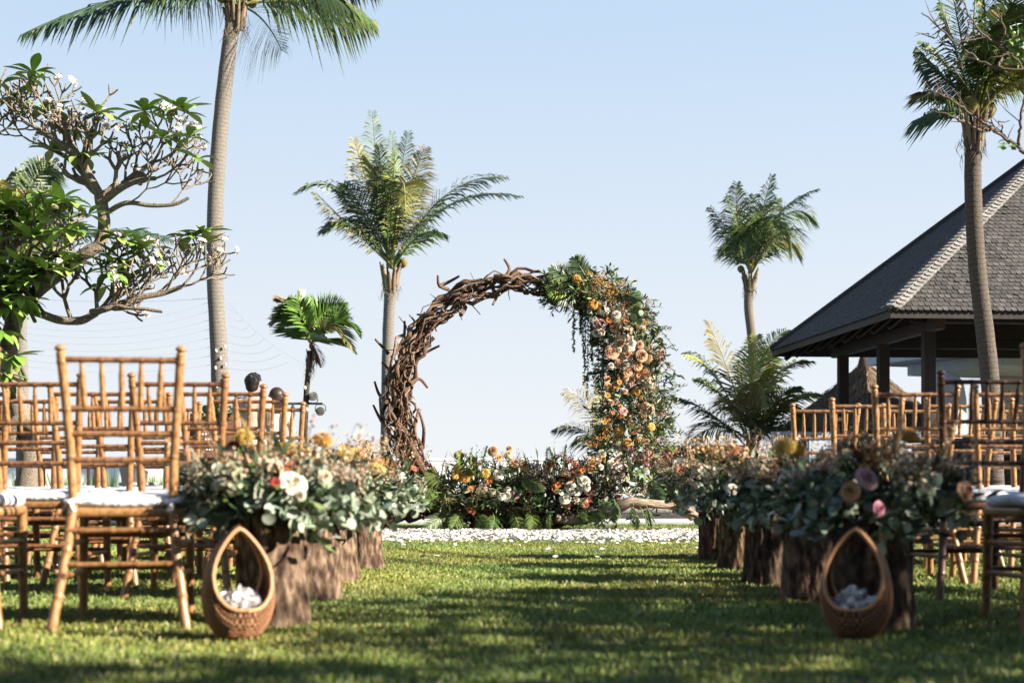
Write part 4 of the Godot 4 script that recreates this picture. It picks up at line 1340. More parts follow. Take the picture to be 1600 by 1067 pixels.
func arch_flowers() -> void:
	var greens := [Color(0.045, 0.085, 0.03), Color(0.075, 0.13, 0.04), Color(0.115, 0.17, 0.06), Color(0.17, 0.20, 0.075), Color(0.21, 0.26, 0.17)]
	var g := thing("flower_garland", "thick flower garland hanging down the right side of the arch", "flower garland", Vector3(0.9, 0, -ARCH_D))
	rng.seed = 600
	var org := g.position
	var spine := [[866, 450, 14], [885, 452, 26], [910, 455, 36], [940, 468, 44], [962, 490, 46], [974, 520, 50], [982, 555, 54], [987, 590, 56], [988, 625, 54], [988, 660, 52], [988, 695, 56], [982, 730, 64], [968, 765, 66]]
	var b := MB.new()
	for e in spine:
		var r: float = e[2] * ARCH_D / F
		sprigs(b, at(e[0], e[1], ARCH_D) - org, r * 1.05, r * 0.85, 0.26, 120, 0.095, greens, 0.16)
	stuff(part("foliage", b.mesh(), M.leaf, g))
	# ragged outer sprays on the right flank
	b = MB.new()
	for i in 44:
		var e: Array = spine[3 + rng.randi() % 10]
		var p := at(e[0] + e[2] * rf(0.3, 0.8), e[1] + rf(-14, 14), ARCH_D) - org
		var d := Vector3(rf(0.5, 1.0), rf(-0.9, 0.7), rf(-0.3, 0.6)).normalized()
		var L := rf(0.16, 0.36)
		var path := bez(p, p + d * L * 0.5, p + d * L + Vector3(0, -L * 0.3, 0), 8)
		b.col = Color(0.10, 0.09, 0.05)
		b.tube(path, taper(9, 0.003, 0.001), 3, false)
		var base: Color = [Color(0.10, 0.135, 0.05), Color(0.16, 0.17, 0.075), Color(0.075, 0.11, 0.045), Color(0.21, 0.19, 0.11)][rng.randi() % 4]
		for k in 9:
			for q in 2:
				var ld := (d + rdir() * 0.9).normalized()
				b.col = vary(base, 0.3)
				b.flat_strip(path[k], path[k] + ld * 0.022, path[k] + ld * 0.05, ld.cross(rdir()).normalized(), 0.002, 0.006)
	stuff(part("outer_sprays", b.mesh(), M.leaf, g))
	# hanging strands of amaranth on the left
	for e in [[899, 470, 545], [911, 472, 570], [918, 475, 620], [926, 480, 560], [940, 500, 640], [952, 520, 655], [960, 560, 680], [934, 490, 600], [905, 470, 520], [946, 510, 590], [922, 470, 540], [956, 540, 610], [914, 470, 600]]:
		b = MB.new()
		var p0 := at(e[0], e[1], ARCH_D - rf(0.0, 0.22)) - org
		var p1 := p0 + Vector3(rf(-0.03, 0.02), -(e[2] - e[1]) * ARCH_D / F, 0)
		var path := bez(p0, p0.lerp(p1, 0.5) + Vector3(rf(-0.04, 0.04), 0, 0.03), p1, 26)
		b.col = Color(0.05, 0.07, 0.03)
		b.tube(path, taper(27, 0.003, 0.0015), 3, false)
		for k in 27:
			for q in 7:
				var d := rdir(); d.y -= 0.7
				b.col = vary(Color(0.06, 0.10, 0.035), 0.4)
				b.flat_strip(path[k], path[k] + d * 0.012, path[k] + d * 0.024, rdir(), 0.002, 0.007)
		stuff(part("trailing_strand", b.mesh(), M.leaf, g))
	# one long tendril reaching out to the right
	b = MB.new()
	var tp := bez(at(1000, 488, ARCH_D) - org, at(1028, 505, ARCH_D) - org, at(1057, 548, ARCH_D) - org, 22)
	b.col = Color(0.12, 0.10, 0.06)
	b.tube(tp, taper(23, 0.005, 0.002), 4)
	for k in range(2, 23):
		for q in 3:
			var d := rdir()
			b.col = vary(Color(0.10, 0.13, 0.05), 0.3)
			b.flat_strip(tp[k], tp[k] + d * 0.014, tp[k] + d * 0.03, rdir(), 0.002, 0.006)
	part("tendril", b.mesh(), M.leaf, g)
	# palm leaves tucked in at the top
	for e in [[[905, 452], [885, 430], [862, 418], 0.17, 0], [[900, 455], [878, 452], [856, 446], 0.14, 1], [[945, 450], [975, 455], [1003, 470], 0.13, 0], [[920, 440], [905, 415], [898, 402], 0.14, 0], [[1010, 745], [1030, 775], [1040, 790], 0.10, 0], [[905, 460], [885, 460], [868, 468], 0.13, 0]]:
		b = MB.new()
		frond_into(b, [at(e[0][0], e[0][1], ARCH_D - 0.2) - org, at(e[1][0], e[1][1], ARCH_D - 0.26) - org, at(e[2][0], e[2][1], ARCH_D - 0.24) - org], e[3], 34, 0.008, Color(0.28, 0.40, 0.07) if e[4] else Color(0.07, 0.115, 0.05), 0.15, 0.007)
		part("palm_leaf", b.mesh(), M.frond, g)
	# the blooms, from the crown down
	var blooms := [
		["mum", 870, 452, 6, C_MUSTARD], ["mum", 901, 436, 7, C_MUSTARD], ["mum", 927, 476, 8, C_MUSTARD], ["mum", 935, 478, 6, C_YELLOW], ["rose1", 921, 487, 5, C_WHITE], ["mophead", 944, 486, 9, C_WHITE], ["rose0", 963, 492, 8, C_WHITE], ["rose1", 928, 500, 8, C_WHITE], ["mophead", 936, 508, 11, C_MAUVE], ["rose1", 932, 520, 9, C_WHITE], ["rose1", 940, 519, 8, C_WHITE],
		["rose0", 961, 512, 9, C_CREAM], ["mophead", 976, 520, 17, Color(0.46, 0.36, 0.25)], ["rose0", 970, 534, 11, C_PEACH], ["rose0", 984, 539, 12, C_WHITE], ["rose1", 967, 547, 6, C_WHITE], ["rose0", 999, 539, 8, C_PEACH], ["rose0", 957, 550, 13, C_PEACH], ["rose0", 979, 555, 11, C_PEACH], ["rose0", 1003, 556, 11, C_PEACH], ["rose0", 1010, 559, 10, C_APRICOT], ["rose0", 969, 567, 10, C_PEACH], ["rose1", 981, 566, 9, C_WHITE], ["rose0", 997, 572, 9, C_APRICOT], ["rose0", 982, 579, 11, C_PEACH], ["rose1", 955, 572, 8, C_WHITE],
		["rose1", 986, 593, 8, C_PEACH], ["rose1", 949, 592, 7, C_PEACH], ["rose1", 950, 603, 8, C_APRICOT], ["rose1", 978, 592, 6, C_APRICOT], ["mophead", 1012, 598, 17, Color(0.44, 0.34, 0.24)], ["rose1", 982, 604, 6, C_PINK], ["rose1", 976, 612, 6, C_PEACH], ["mum", 994, 613, 7, C_MUSTARD], ["rose1", 955, 630, 6, C_PEACH], ["rose0", 975, 643, 8, C_PINK], ["rose1", 969, 636, 6, C_APRICOT], ["mum", 1017, 667, 7, C_YELLOW], ["mum", 985, 664, 6, C_MUSTARD], ["mum", 969, 672, 7, C_MUSTARD], ["mum", 981, 691, 7, C_MUSTARD], ["mophead", 1012, 640, 12, Color(0.42, 0.33, 0.22)],
		["rose0", 965, 708, 8, C_WHITE], ["rose1", 973, 698, 7, C_PEACH], ["rose1", 955, 725, 9, Color(0.66, 0.66, 0.48)], ["rose0", 940, 710, 8, Color(0.62, 0.62, 0.42)], ["mophead", 966, 738, 18, Color(0.44, 0.34, 0.27)], ["rose0", 931, 742, 8, C_WHITE], ["rose0", 938, 748, 8, C_WHITE], ["rose1", 946, 747, 7, C_WHITE], ["rose1", 934, 760, 7, C_WHITE], ["rose1", 971, 765, 6, C_WHITE], ["rose1", 939, 730, 6, C_WHITE], ["mophead", 1010, 712, 11, C_MAUVE], ["mophead", 985, 705, 11, C_MAUVE], ["mophead", 1000, 718, 10, C_MAUVE]]
	for e in blooms:
		flower(g, e[0], at(e[1], e[2], ARCH_D - 0.26 + rf(-0.03, 0.03)) - org, Vector3(rf(-0.2, 0.45), rf(0.0, 0.4), 1), e[3] * ARCH_D / F * (0.98 if e[0].begins_with("rose") else 1.0), e[4])
	# small yellow-orange sprays and daisies
	for e in [[905, 445, 14], [918, 432, 12], [930, 445, 14], [942, 440, 15], [952, 455, 16], [945, 462, 16], [960, 462, 14], [972, 448, 12], [980, 460, 10], [925, 462, 13], [912, 460, 10], [955, 475, 12], [1000, 640, 10], [1002, 625, 9], [955, 660, 13], [965, 655, 13], [980, 655, 14], [960, 690, 13], [1000, 690, 10], [945, 690, 16], [930, 700, 18], [950, 675, 12], [1000, 518, 14], [1008, 508, 12], [935, 690, 14]]:
		var c: Color = [Color(0.66, 0.33, 0.06), Color(0.72, 0.42, 0.10), Color(0.60, 0.27, 0.06)][rng.randi() % 3]
		flower(g, "spray", at(e[0], e[1], ARCH_D - 0.22) - org, Vector3(rf(-0.4, 0.6), 0.7, 0.6), e[2] * ARCH_D / F, c)
	for e in [[952, 500], [962, 499], [970, 503], [978, 503], [957, 507], [1002, 582], [1008, 580], [998, 587], [968, 597], [963, 603], [972, 650], [1005, 650], [958, 645], [990, 600], [950, 618], [945, 660], [992, 675], [1010, 690]]:
		flower(g, "daisy", at(e[0], e[1], ARCH_D - 0.29) - org, Vector3(rf(-0.3, 0.5), 0.3, 1), rf(0.020, 0.030), [C_RUST, C_ORANGE, C_RUST, C_MUSTARD][rng.randi() % 4])
	# limonium, dried grasses and small blossom filling between them
	for i in 120:
		var e: Array = spine[2 + rng.randi() % 11]
		var u := rf(-0.75, 1.0)
		var c: Color = [Color(0.42, 0.34, 0.24), Color(0.50, 0.42, 0.30), Color(0.36, 0.30, 0.24), C_MAUVE, C_TAN, C_RUST, Color(0.55, 0.26, 0.12), Color(0.33, 0.36, 0.20)][rng.randi() % 8]
		flower(g, "spray", at(e[0] + e[2] * u, e[1] + rf(-16, 16), ARCH_D - 0.24 + absf(u) * 0.14) - org, Vector3(u + rf(-0.3, 0.3), rf(0.0, 0.9), 0.8), rf(0.05, 0.095), c, "filler_spray")
	for i in 34:
		var e: Array = spine[3 + rng.randi() % 9]
		var u := rf(-0.7, 0.7)
		flower(g, "rose1", at(e[0] + e[2] * u, e[1] + rf(-16, 16), ARCH_D - 0.27) - org, Vector3(u * 0.6, rf(0.0, 0.5), 1), rf(0.018, 0.028), [C_PEACH, C_APRICOT, C_RUST, C_ORANGE, C_PINK, C_CREAM][rng.randi() % 6], "spray_rose")
	# round silver leaves big enough to pick out
	for e in [[1000, 480], [1006, 486], [996, 490], [985, 500], [990, 508], [1032, 710], [1036, 716], [985, 745], [992, 728], [1000, 740], [1008, 735], [1012, 748], [1018, 755], [1004, 752], [996, 760], [1020, 738], [1000, 508], [1026, 700], [1015, 512], [950, 782], [988, 730], [1030, 730]]:
		part("leaf", bloom.round_leaf, petal_mat([Color(0.30, 0.40, 0.28), Color(0.22, 0.31, 0.20), Color(0.12, 0.22, 0.06)][rng.randi() % 3]), g, Transform3D(basis_to(Vector3(rf(-1, 1), rf(-0.6, 1), 0.3), rf(0, TAU)).scaled(Vector3.ONE * rf(0.05, 0.075)), at(e[0], e[1], ARCH_D - 0.27) - org))
	# trailing fern sprays over the log
	for e in [[985, 790, 995, 825], [1000, 792, 1012, 822], [960, 780, 958, 815], [1010, 790, 1018, 826], [990, 785, 978, 812]]:
		b = MB.new()
		frond_into(b, [at(e[0], e[1], ARCH_D - 0.55) - org, at((e[0] + e[2]) * 0.5 + 5, (e[1] + e[3]) * 0.5, ARCH_D - 0.62) - org, at(e[2], e[3], ARCH_D - 0.60) - org], 0.07, 30, 0.004, Color(0.09, 0.14, 0.05), 0.4, 0.006)
		part("fern", b.mesh(), M.frond, g)

	# the two beds of flowers at the foot
	for bed in 2:
		rng.seed = 640 + bed
		var h := thing("flower_bed", ["yellow and apricot flower cluster on the root left of the arch opening", "white rose and rust daisy cluster at the foot of the garland"][bed], "flower cluster", Vector3(-0.38 if bed == 0 else 0.45, 0, -ARCH_D + 0.1))
		var ho := h.position
		b = MB.new()
		var blobs := [[[700, 775, 34, 40], [735, 770, 36, 46], [770, 770, 34, 46], [805, 772, 32, 42], [825, 778, 26, 36]], [[850, 768, 28, 44], [878, 768, 30, 46], [905, 765, 30, 42], [930, 775, 30, 36]]][bed] as Array
		for e in blobs:
			sprigs(b, at(e[0], e[1], ARCH_D - 0.15) - ho, e[2] * ARCH_D / F, e[3] * ARCH_D / F, 0.28, 120, 0.10, greens if bed == 0 else [Color(0.035, 0.06, 0.028), Color(0.06, 0.085, 0.05), Color(0.10, 0.13, 0.10), Color(0.07, 0.035, 0.03)], 0.12)
		stuff(part("foliage", b.mesh(), M.leaf, h))
		var list := [[
			["rose0", 717, 711, 8, C_PEACH], ["rose0", 770, 705, 8, C_APRICOT], ["rose0", 780, 715, 6, C_APRICOT], ["rose1", 796, 701, 6, C_TAN], ["rose1", 794, 709, 6, C_TAN], ["rose0", 804, 723, 8, C_APRICOT], ["rose0", 820, 727, 8, C_APRICOT], ["mum", 737, 719, 7, C_YELLOW], ["mum", 716, 732, 8, C_YELLOW], ["mum", 718, 743, 8, C_MUSTARD], ["mum", 726, 747, 8, C_MUSTARD], ["mum", 733, 742, 7, C_MUSTARD], ["mum", 758, 740, 8, C_YELLOW], ["mum", 711, 743, 6, C_YELLOW],
			["rose0", 779, 742, 9, C_WHITE], ["rose1", 784, 776, 8, C_WHITE], ["rose0", 792, 776, 8, C_WHITE], ["rose1", 794, 764, 5, C_WHITE], ["rose0", 805, 773, 8, C_PINK], ["rose1", 754, 765, 9, C_CREAM], ["rose1", 769, 768, 6, C_CREAM], ["daisy", 740, 763, 5, C_RUST], ["daisy", 744, 768, 5, C_RUST], ["daisy", 735, 764, 5, C_ORANGE], ["daisy", 741, 773, 5, C_RUST], ["daisy", 733, 787, 5, C_RUST], ["daisy", 733, 796, 5, C_ORANGE], ["daisy", 739, 800, 5, C_RUST], ["daisy", 761, 754, 5, C_ORANGE], ["daisy", 766, 748, 5, C_ORANGE], ["daisy", 764, 752, 5, C_RUST],
			["plume", 746, 780, 26, Color(0.52, 0.45, 0.38)], ["plume", 800, 785, 26, Color(0.44, 0.38, 0.26)], ["spray", 693, 784, 12, C_TAN], ["spray", 705, 780, 12, Color(0.6, 0.42, 0.15)], ["spray", 746, 725, 16, C_TAN], ["spray", 828, 765, 14, C_TAN], ["spray", 838, 735, 20, Color(0.25, 0.2, 0.18)], ["spray", 815, 720, 22, Color(0.20, 0.2, 0.21)], ["spray", 830, 725, 24, Color(0.17, 0.17, 0.19)], ["spray", 828, 790, 16, Color(0.3, 0.3, 0.15)], ["spray", 700, 725, 14, C_TAN], ["spray", 775, 770, 12, C_CREAM]],
			[["rose0", 891, 761, 9, C_WHITE], ["rose0", 901, 766, 9, C_WHITE], ["rose1", 877, 769, 6, C_WHITE], ["rose0", 883, 779, 9, C_WHITE], ["rose0", 905, 742, 7, C_WHITE], ["rose0", 912, 752, 10, C_WHITE], ["rose1", 911, 785, 9, C_CREAM], ["rose1", 893, 768, 7, C_WHITE], ["rose1", 916, 762, 8, C_WHITE], ["mophead", 899, 784, 8, C_CREAM],
			["daisy", 866, 763, 5, C_ORANGE], ["daisy", 872, 758, 5, C_ORANGE], ["daisy", 868, 755, 5, C_RUST], ["daisy", 878, 752, 5, C_ORANGE], ["daisy", 859, 727, 5, C_RUST], ["daisy", 864, 724, 5, C_ORANGE], ["daisy", 856, 733, 5, C_ORANGE], ["daisy", 905, 737, 5, C_RUST], ["daisy", 911, 735, 5, C_ORANGE], ["daisy", 898, 735, 5, C_RUST], ["daisy", 885, 788, 5, C_RUST], ["daisy", 880, 787, 5, C_RUST], ["daisy", 887, 793, 4, C_RUST], ["daisy", 893, 750, 5, C_RUST], ["daisy", 916, 789, 5, C_RUST], ["daisy", 870, 767, 5, C_ORANGE], ["daisy", 921, 780, 5, C_RUST],
			["spray", 870, 712, 14, Color(0.25, 0.05, 0.03)], ["spray", 885, 718, 16, Color(0.33, 0.07, 0.03)], ["spray", 898, 725, 15, Color(0.42, 0.13, 0.05)], ["spray", 925, 718, 18, Color(0.62, 0.32, 0.05)], ["spray", 920, 730, 16, Color(0.60, 0.25, 0.04)], ["spray", 880, 738, 14, C_PEACH], ["spray", 850, 740, 18, Color(0.12, 0.11, 0.1)], ["spray", 845, 752, 16, Color(0.18, 0.14, 0.13)], ["spray", 922, 770, 14, C_MAUVE], ["spray", 860, 745, 16, Color(0.14, 0.08, 0.07)]]][bed] as Array
		for e in list:
			var nrm := Vector3(rf(-0.3, 0.4), rf(0.1, 0.6), 1) if e[0] in ["rose0", "rose1", "mum", "daisy"] else Vector3(rf(-0.5, 0.5), 1, 0.3)
			flower(h, e[0], at(e[1], e[2] + (e[3] * 0.5 if e[0] == "spray" else 0.0), ARCH_D - 0.42 + rf(-0.04, 0.04)) - ho, nrm, e[3] * ARCH_D / F * (1.08 if e[0].begins_with("rose") else 1.0), e[4])
		# upright wands and long grassy leaves
		b = MB.new()
		for i in 70:
			var e: Array = blobs[rng.randi() % blobs.size()]
			var p := at(e[0] + rf(-0.8, 0.8) * e[2], e[1] - 8, ARCH_D - rf(0.0, 0.35)) - ho
			var d := Vector3(rf(-0.45, 0.45), 1, rf(-0.2, 0.4)).normalized()
			var L := rf(0.16, 0.42)
			b.col = vary([Color(0.07, 0.11, 0.03), Color(0.13, 0.19, 0.05), Color(0.10, 0.05, 0.035), Color(0.22, 0.15, 0.08)][rng.randi() % 4], 0.3)
			var w := rf(0.003, 0.007)
			b.flat_strip(p, p + d * L * 0.6, p + d * L + Vector3(d.x * 0.1, -0.02, 0), Vector3(1, 0, 0.3).normalized(), w * 0.6, w)
			if rng.randf() < 0.4:
				for k in 8:
					var q := p + d * L * rf(0.5, 1.05) + rdir() * 0.012
					b.disc(q, rdir(), rdir(), 0.007, 0.007, 0.2, 5)
		stuff(part("wands", b.mesh(), M.leaf, h))
		var ferns := [[[690, 765, 660, 748, 640, 760], [690, 770, 665, 765, 645, 790], [700, 760, 680, 742, 668, 735], [745, 745, 735, 715, 738, 700], [752, 740, 755, 712, 760, 698], [735, 745, 725, 718, 716, 706], [745, 800, 755, 815, 760, 826], [720, 800, 712, 812, 708, 824], [700, 800, 680, 815, 655, 830], [800, 800, 810, 815, 812, 828], [825, 795, 835, 810, 830, 826], [770, 802, 776, 815, 764, 828], [812, 745, 830, 750, 850, 762], [690, 775, 672, 778, 655, 772]],
			[[860, 795, 850, 810, 856, 826], [900, 795, 905, 805, 912, 815], [935, 780, 948, 790, 955, 802], [870, 740, 862, 715, 858, 700], [880, 735, 880, 712, 884, 695], [920, 795, 930, 805, 936, 812]]][bed] as Array
		for e in ferns:
			b = MB.new()
			frond_into(b, [at(e[0], e[1], ARCH_D - 0.36) - ho, at(e[2], e[3], ARCH_D - 0.5) - ho, at(e[4], e[5], ARCH_D - 0.48) - ho], 0.11, 34, 0.005, vary(Color(0.11, 0.17, 0.05), 0.35), 0.3, 0.006)
			part("fern", b.mesh(), M.frond, h)

# ---------------------------------------------------------------- palms
func frond_into(b: MB, ctrl: Array, leaf: float, n: int, rr: float, c: Color, droop: float, w: float, bare := 0.12, dead := 0.0) -> void:
	var path := bez(ctrl[0], ctrl[1], ctrl[2], 18)
	var ridge := Color(c.r * 1.5 + 0.04, c.g * 1.35 + 0.03, c.b * 1.1)
	var cols := []
	for i in 19: cols.append(ridge.lerp(c, i / 18.0))
	b.tube(path, taper(19, rr, rr * 0.22), 5, false, cols)
	# the plane of the frond: sideways to its rise
	var chord: Vector3 = ctrl[2] - ctrl[0]
	var bow: Vector3 = ctrl[1] - (ctrl[0] + ctrl[2]) * 0.5
	if bow.length() < 0.02 * chord.length(): bow = Vector3.UP
	var side0 := chord.cross(bow).normalized()
	if side0.is_zero_approx(): side0 = Vector3(0, 0, 1)
	var roll := rf(0.1, 0.65)
	if absf(chord.normalized().y) > 0.85: roll = rf(0.8, 1.3)
	side0 = side0.rotated(chord.normalized(), roll * (1.0 if rng.randf() < 0.5 else -1.0))
	for i in n:
		var t := lerpf(bare, 1.0, (i + rf(0, 0.6)) / n)
		var f := t * 18.0
		var k := mini(int(f), 17)
		var p: Vector3 = path[k].lerp(path[k + 1], f - k)
		var tang: Vector3 = (path[k + 1] - path[k]).normalized()
		var u := (t - bare) / (1.0 - bare)
		var L := leaf * (0.45 + 0.75 * sin(PI * pow(u, 0.75))) * (1.0 - 0.45 * u * u) * rf(0.85, 1.1)
		for s in [-1, 1]:
			if rng.randf() < dead * 0.5: continue
			var side: Vector3 = side0 * s
			var nrm: Vector3 = side.cross(tang) * s
			var dir: Vector3 = (side * rf(0.75, 1.0) + tang * lerpf(0.45, 1.1, u) + nrm * rf(-0.05, 0.3)).normalized()
			var sag := Vector3(0, -1, 0) * droop * rf(0.7, 1.5)
			var mid := p + dir * L * 0.55 + sag * L * 0.22
			var tip := p + dir * L * 0.92 + sag * L * 0.85
			var wv := tang.lerp(nrm, 0.3).normalized()
			var cc := c if rng.randf() > dead else Color(0.33, 0.25, 0.13)
			b.col = vary(cc, 0.28)
			b.flat_strip(p, mid, tip, wv, w * 0.55, w)

func palm(label: String, d: float, trunk: Array, r0: float, r1: float, crown: Vector2, fronds: Array, leaf: float, n: int, w: float, droop: float, c: Color, seed_: int, filler := 0, reach := 2.5, tone := Color(1, 1, 1), bark := true) -> Node3D:
	rng.seed = seed_
	var foot := at(trunk[0][0], trunk[0][1], d)
	foot.y = 0
	var o := thing("palm_tree", label, "palm tree", foot)
	var pts := [Vector3(0, -0.05, 0)]
	for k in range(1, trunk.size()): pts.append(at(trunk[k][0], trunk[k][1], d) - foot)
	pts = smooth_path(pts, 6)
	var rad := []
	for k in pts.size():
		var f := k / float(pts.size() - 1)
		rad.append(lerpf(r0, r1, f) * (1.0 + 0.5 * pow(1.0 - f, 14.0)) * (1.0 + 0.05 * noise.get_noise_2d(k * 4.0, seed_)))
	# finer rings for the swollen leaf scars
	var b := MB.new()
	b.col = tone
	b.tube(pts, rad, 16, true, [], 1.05)
	part("trunk", b.mesh(), M.palm_trunk, o)
	var top := at(crown.x, crown.y, d) - foot
	# fibrous sheath and cut leaf bases below the crown
	b = MB.new()
	for i in 16:
		var a := TAU * i / 16.0 + rf(-0.2, 0.2)
		var dir := Vector3(cos(a), 0, sin(a))
		var p0: Vector3 = pts[-1] + dir * r1 * 0.9 + Vector3(0, rf(-0.30, 0.0), 0)
		b.col = vary([Color(0.24, 0.18, 0.11), Color(0.34, 0.30, 0.13), Color(0.16, 0.11, 0.07), Color(0.20, 0.15, 0.10)][rng.randi() % 4], 0.3)
		b.tube([p0, p0 + dir * r1 * 0.35 + Vector3(0, r1 * 2.0, 0), p0 + dir * r1 * 0.9 + Vector3(0, r1 * rf(3.0, 5.0), 0)], [r1 * rf(0.25, 0.45), r1 * rf(0.2, 0.38), r1 * rf(0.05, 0.2)], 6)
		for q in 5:
			var hp := p0 + dir * r1 * 0.4 + rdir() * r1 * 0.5
			b.flat_strip(hp, hp + Vector3(rf(-.05, .05), -0.10, rf(-.05, .05)), hp + Vector3(rf(-.1, .1), -0.22, rf(-.1, .1)), rdir(), 0.006, 0.004)
	part("leaf_bases", b.mesh(), M.plain, o)
	for e in fronds:
		b = MB.new()
		var dz: float = e[4] if e.size() > 4 else rf(-0.5, 0.5)
		var col: Color = e[5] if e.size() > 5 else vary(c, 0.22)
		var base := top + Vector3(rf(-0.06, 0.06), rf(-0.05, 0.1), clampf(dz, -0.1, 0.1))
		var ctl := at(e[0], e[1], d) - foot + Vector3(0, 0, dz * 0.6)
		var tip := at(e[2], e[3], d) - foot + Vector3(0, 0, dz)
		frond_into(b, [base, ctl, tip], leaf * (e[6] if e.size() > 6 else 1.0), n, r1 * 0.22, col, droop, w, 0.16, 0.04)
		obj("frond", b.mesh(), M.frond, o)
	for i in filler:
		b = MB.new()
		var a := TAU * (i + rf(-0.3, 0.3)) / filler
		var el := rf(0.2, 1.2)
		var dir := Vector3(cos(a) * cos(el), sin(el), sin(a) * cos(el))
		var L := reach * rf(0.75, 1.0)
		var ctl := top + dir * L * 0.62
		var tip := top + Vector3(cos(a), 0, sin(a)) * L * cos(el) * 1.05 + Vector3(0, L * (sin(el) - 0.30), 0)
		frond_into(b, [top, ctl, tip], leaf, n, r1 * 0.22, vary(c, 0.25), droop, w, 0.16, 0.05)
		obj("frond", b.mesh(), M.frond, o)
	if bark:
		for i in 3:
			b = MB.new()
			var a := rf(0, TAU)
			b.col = Color(0.20, 0.17, 0.05)
			var p := top + Vector3(cos(a), -0.05, sin(a)) * r1 * 2.1 + Vector3(0, r1, 0)
			b.tube([p + Vector3(0, 0.10, 0), p + Vector3(0, 0.07, 0), p, p - Vector3(0, 0.08, 0), p - Vector3(0, 0.11, 0)], [0.02, 0.075, 0.10, 0.06, 0.01], 9)
			obj("coconut", b.mesh(), M.plain, o)
	return o

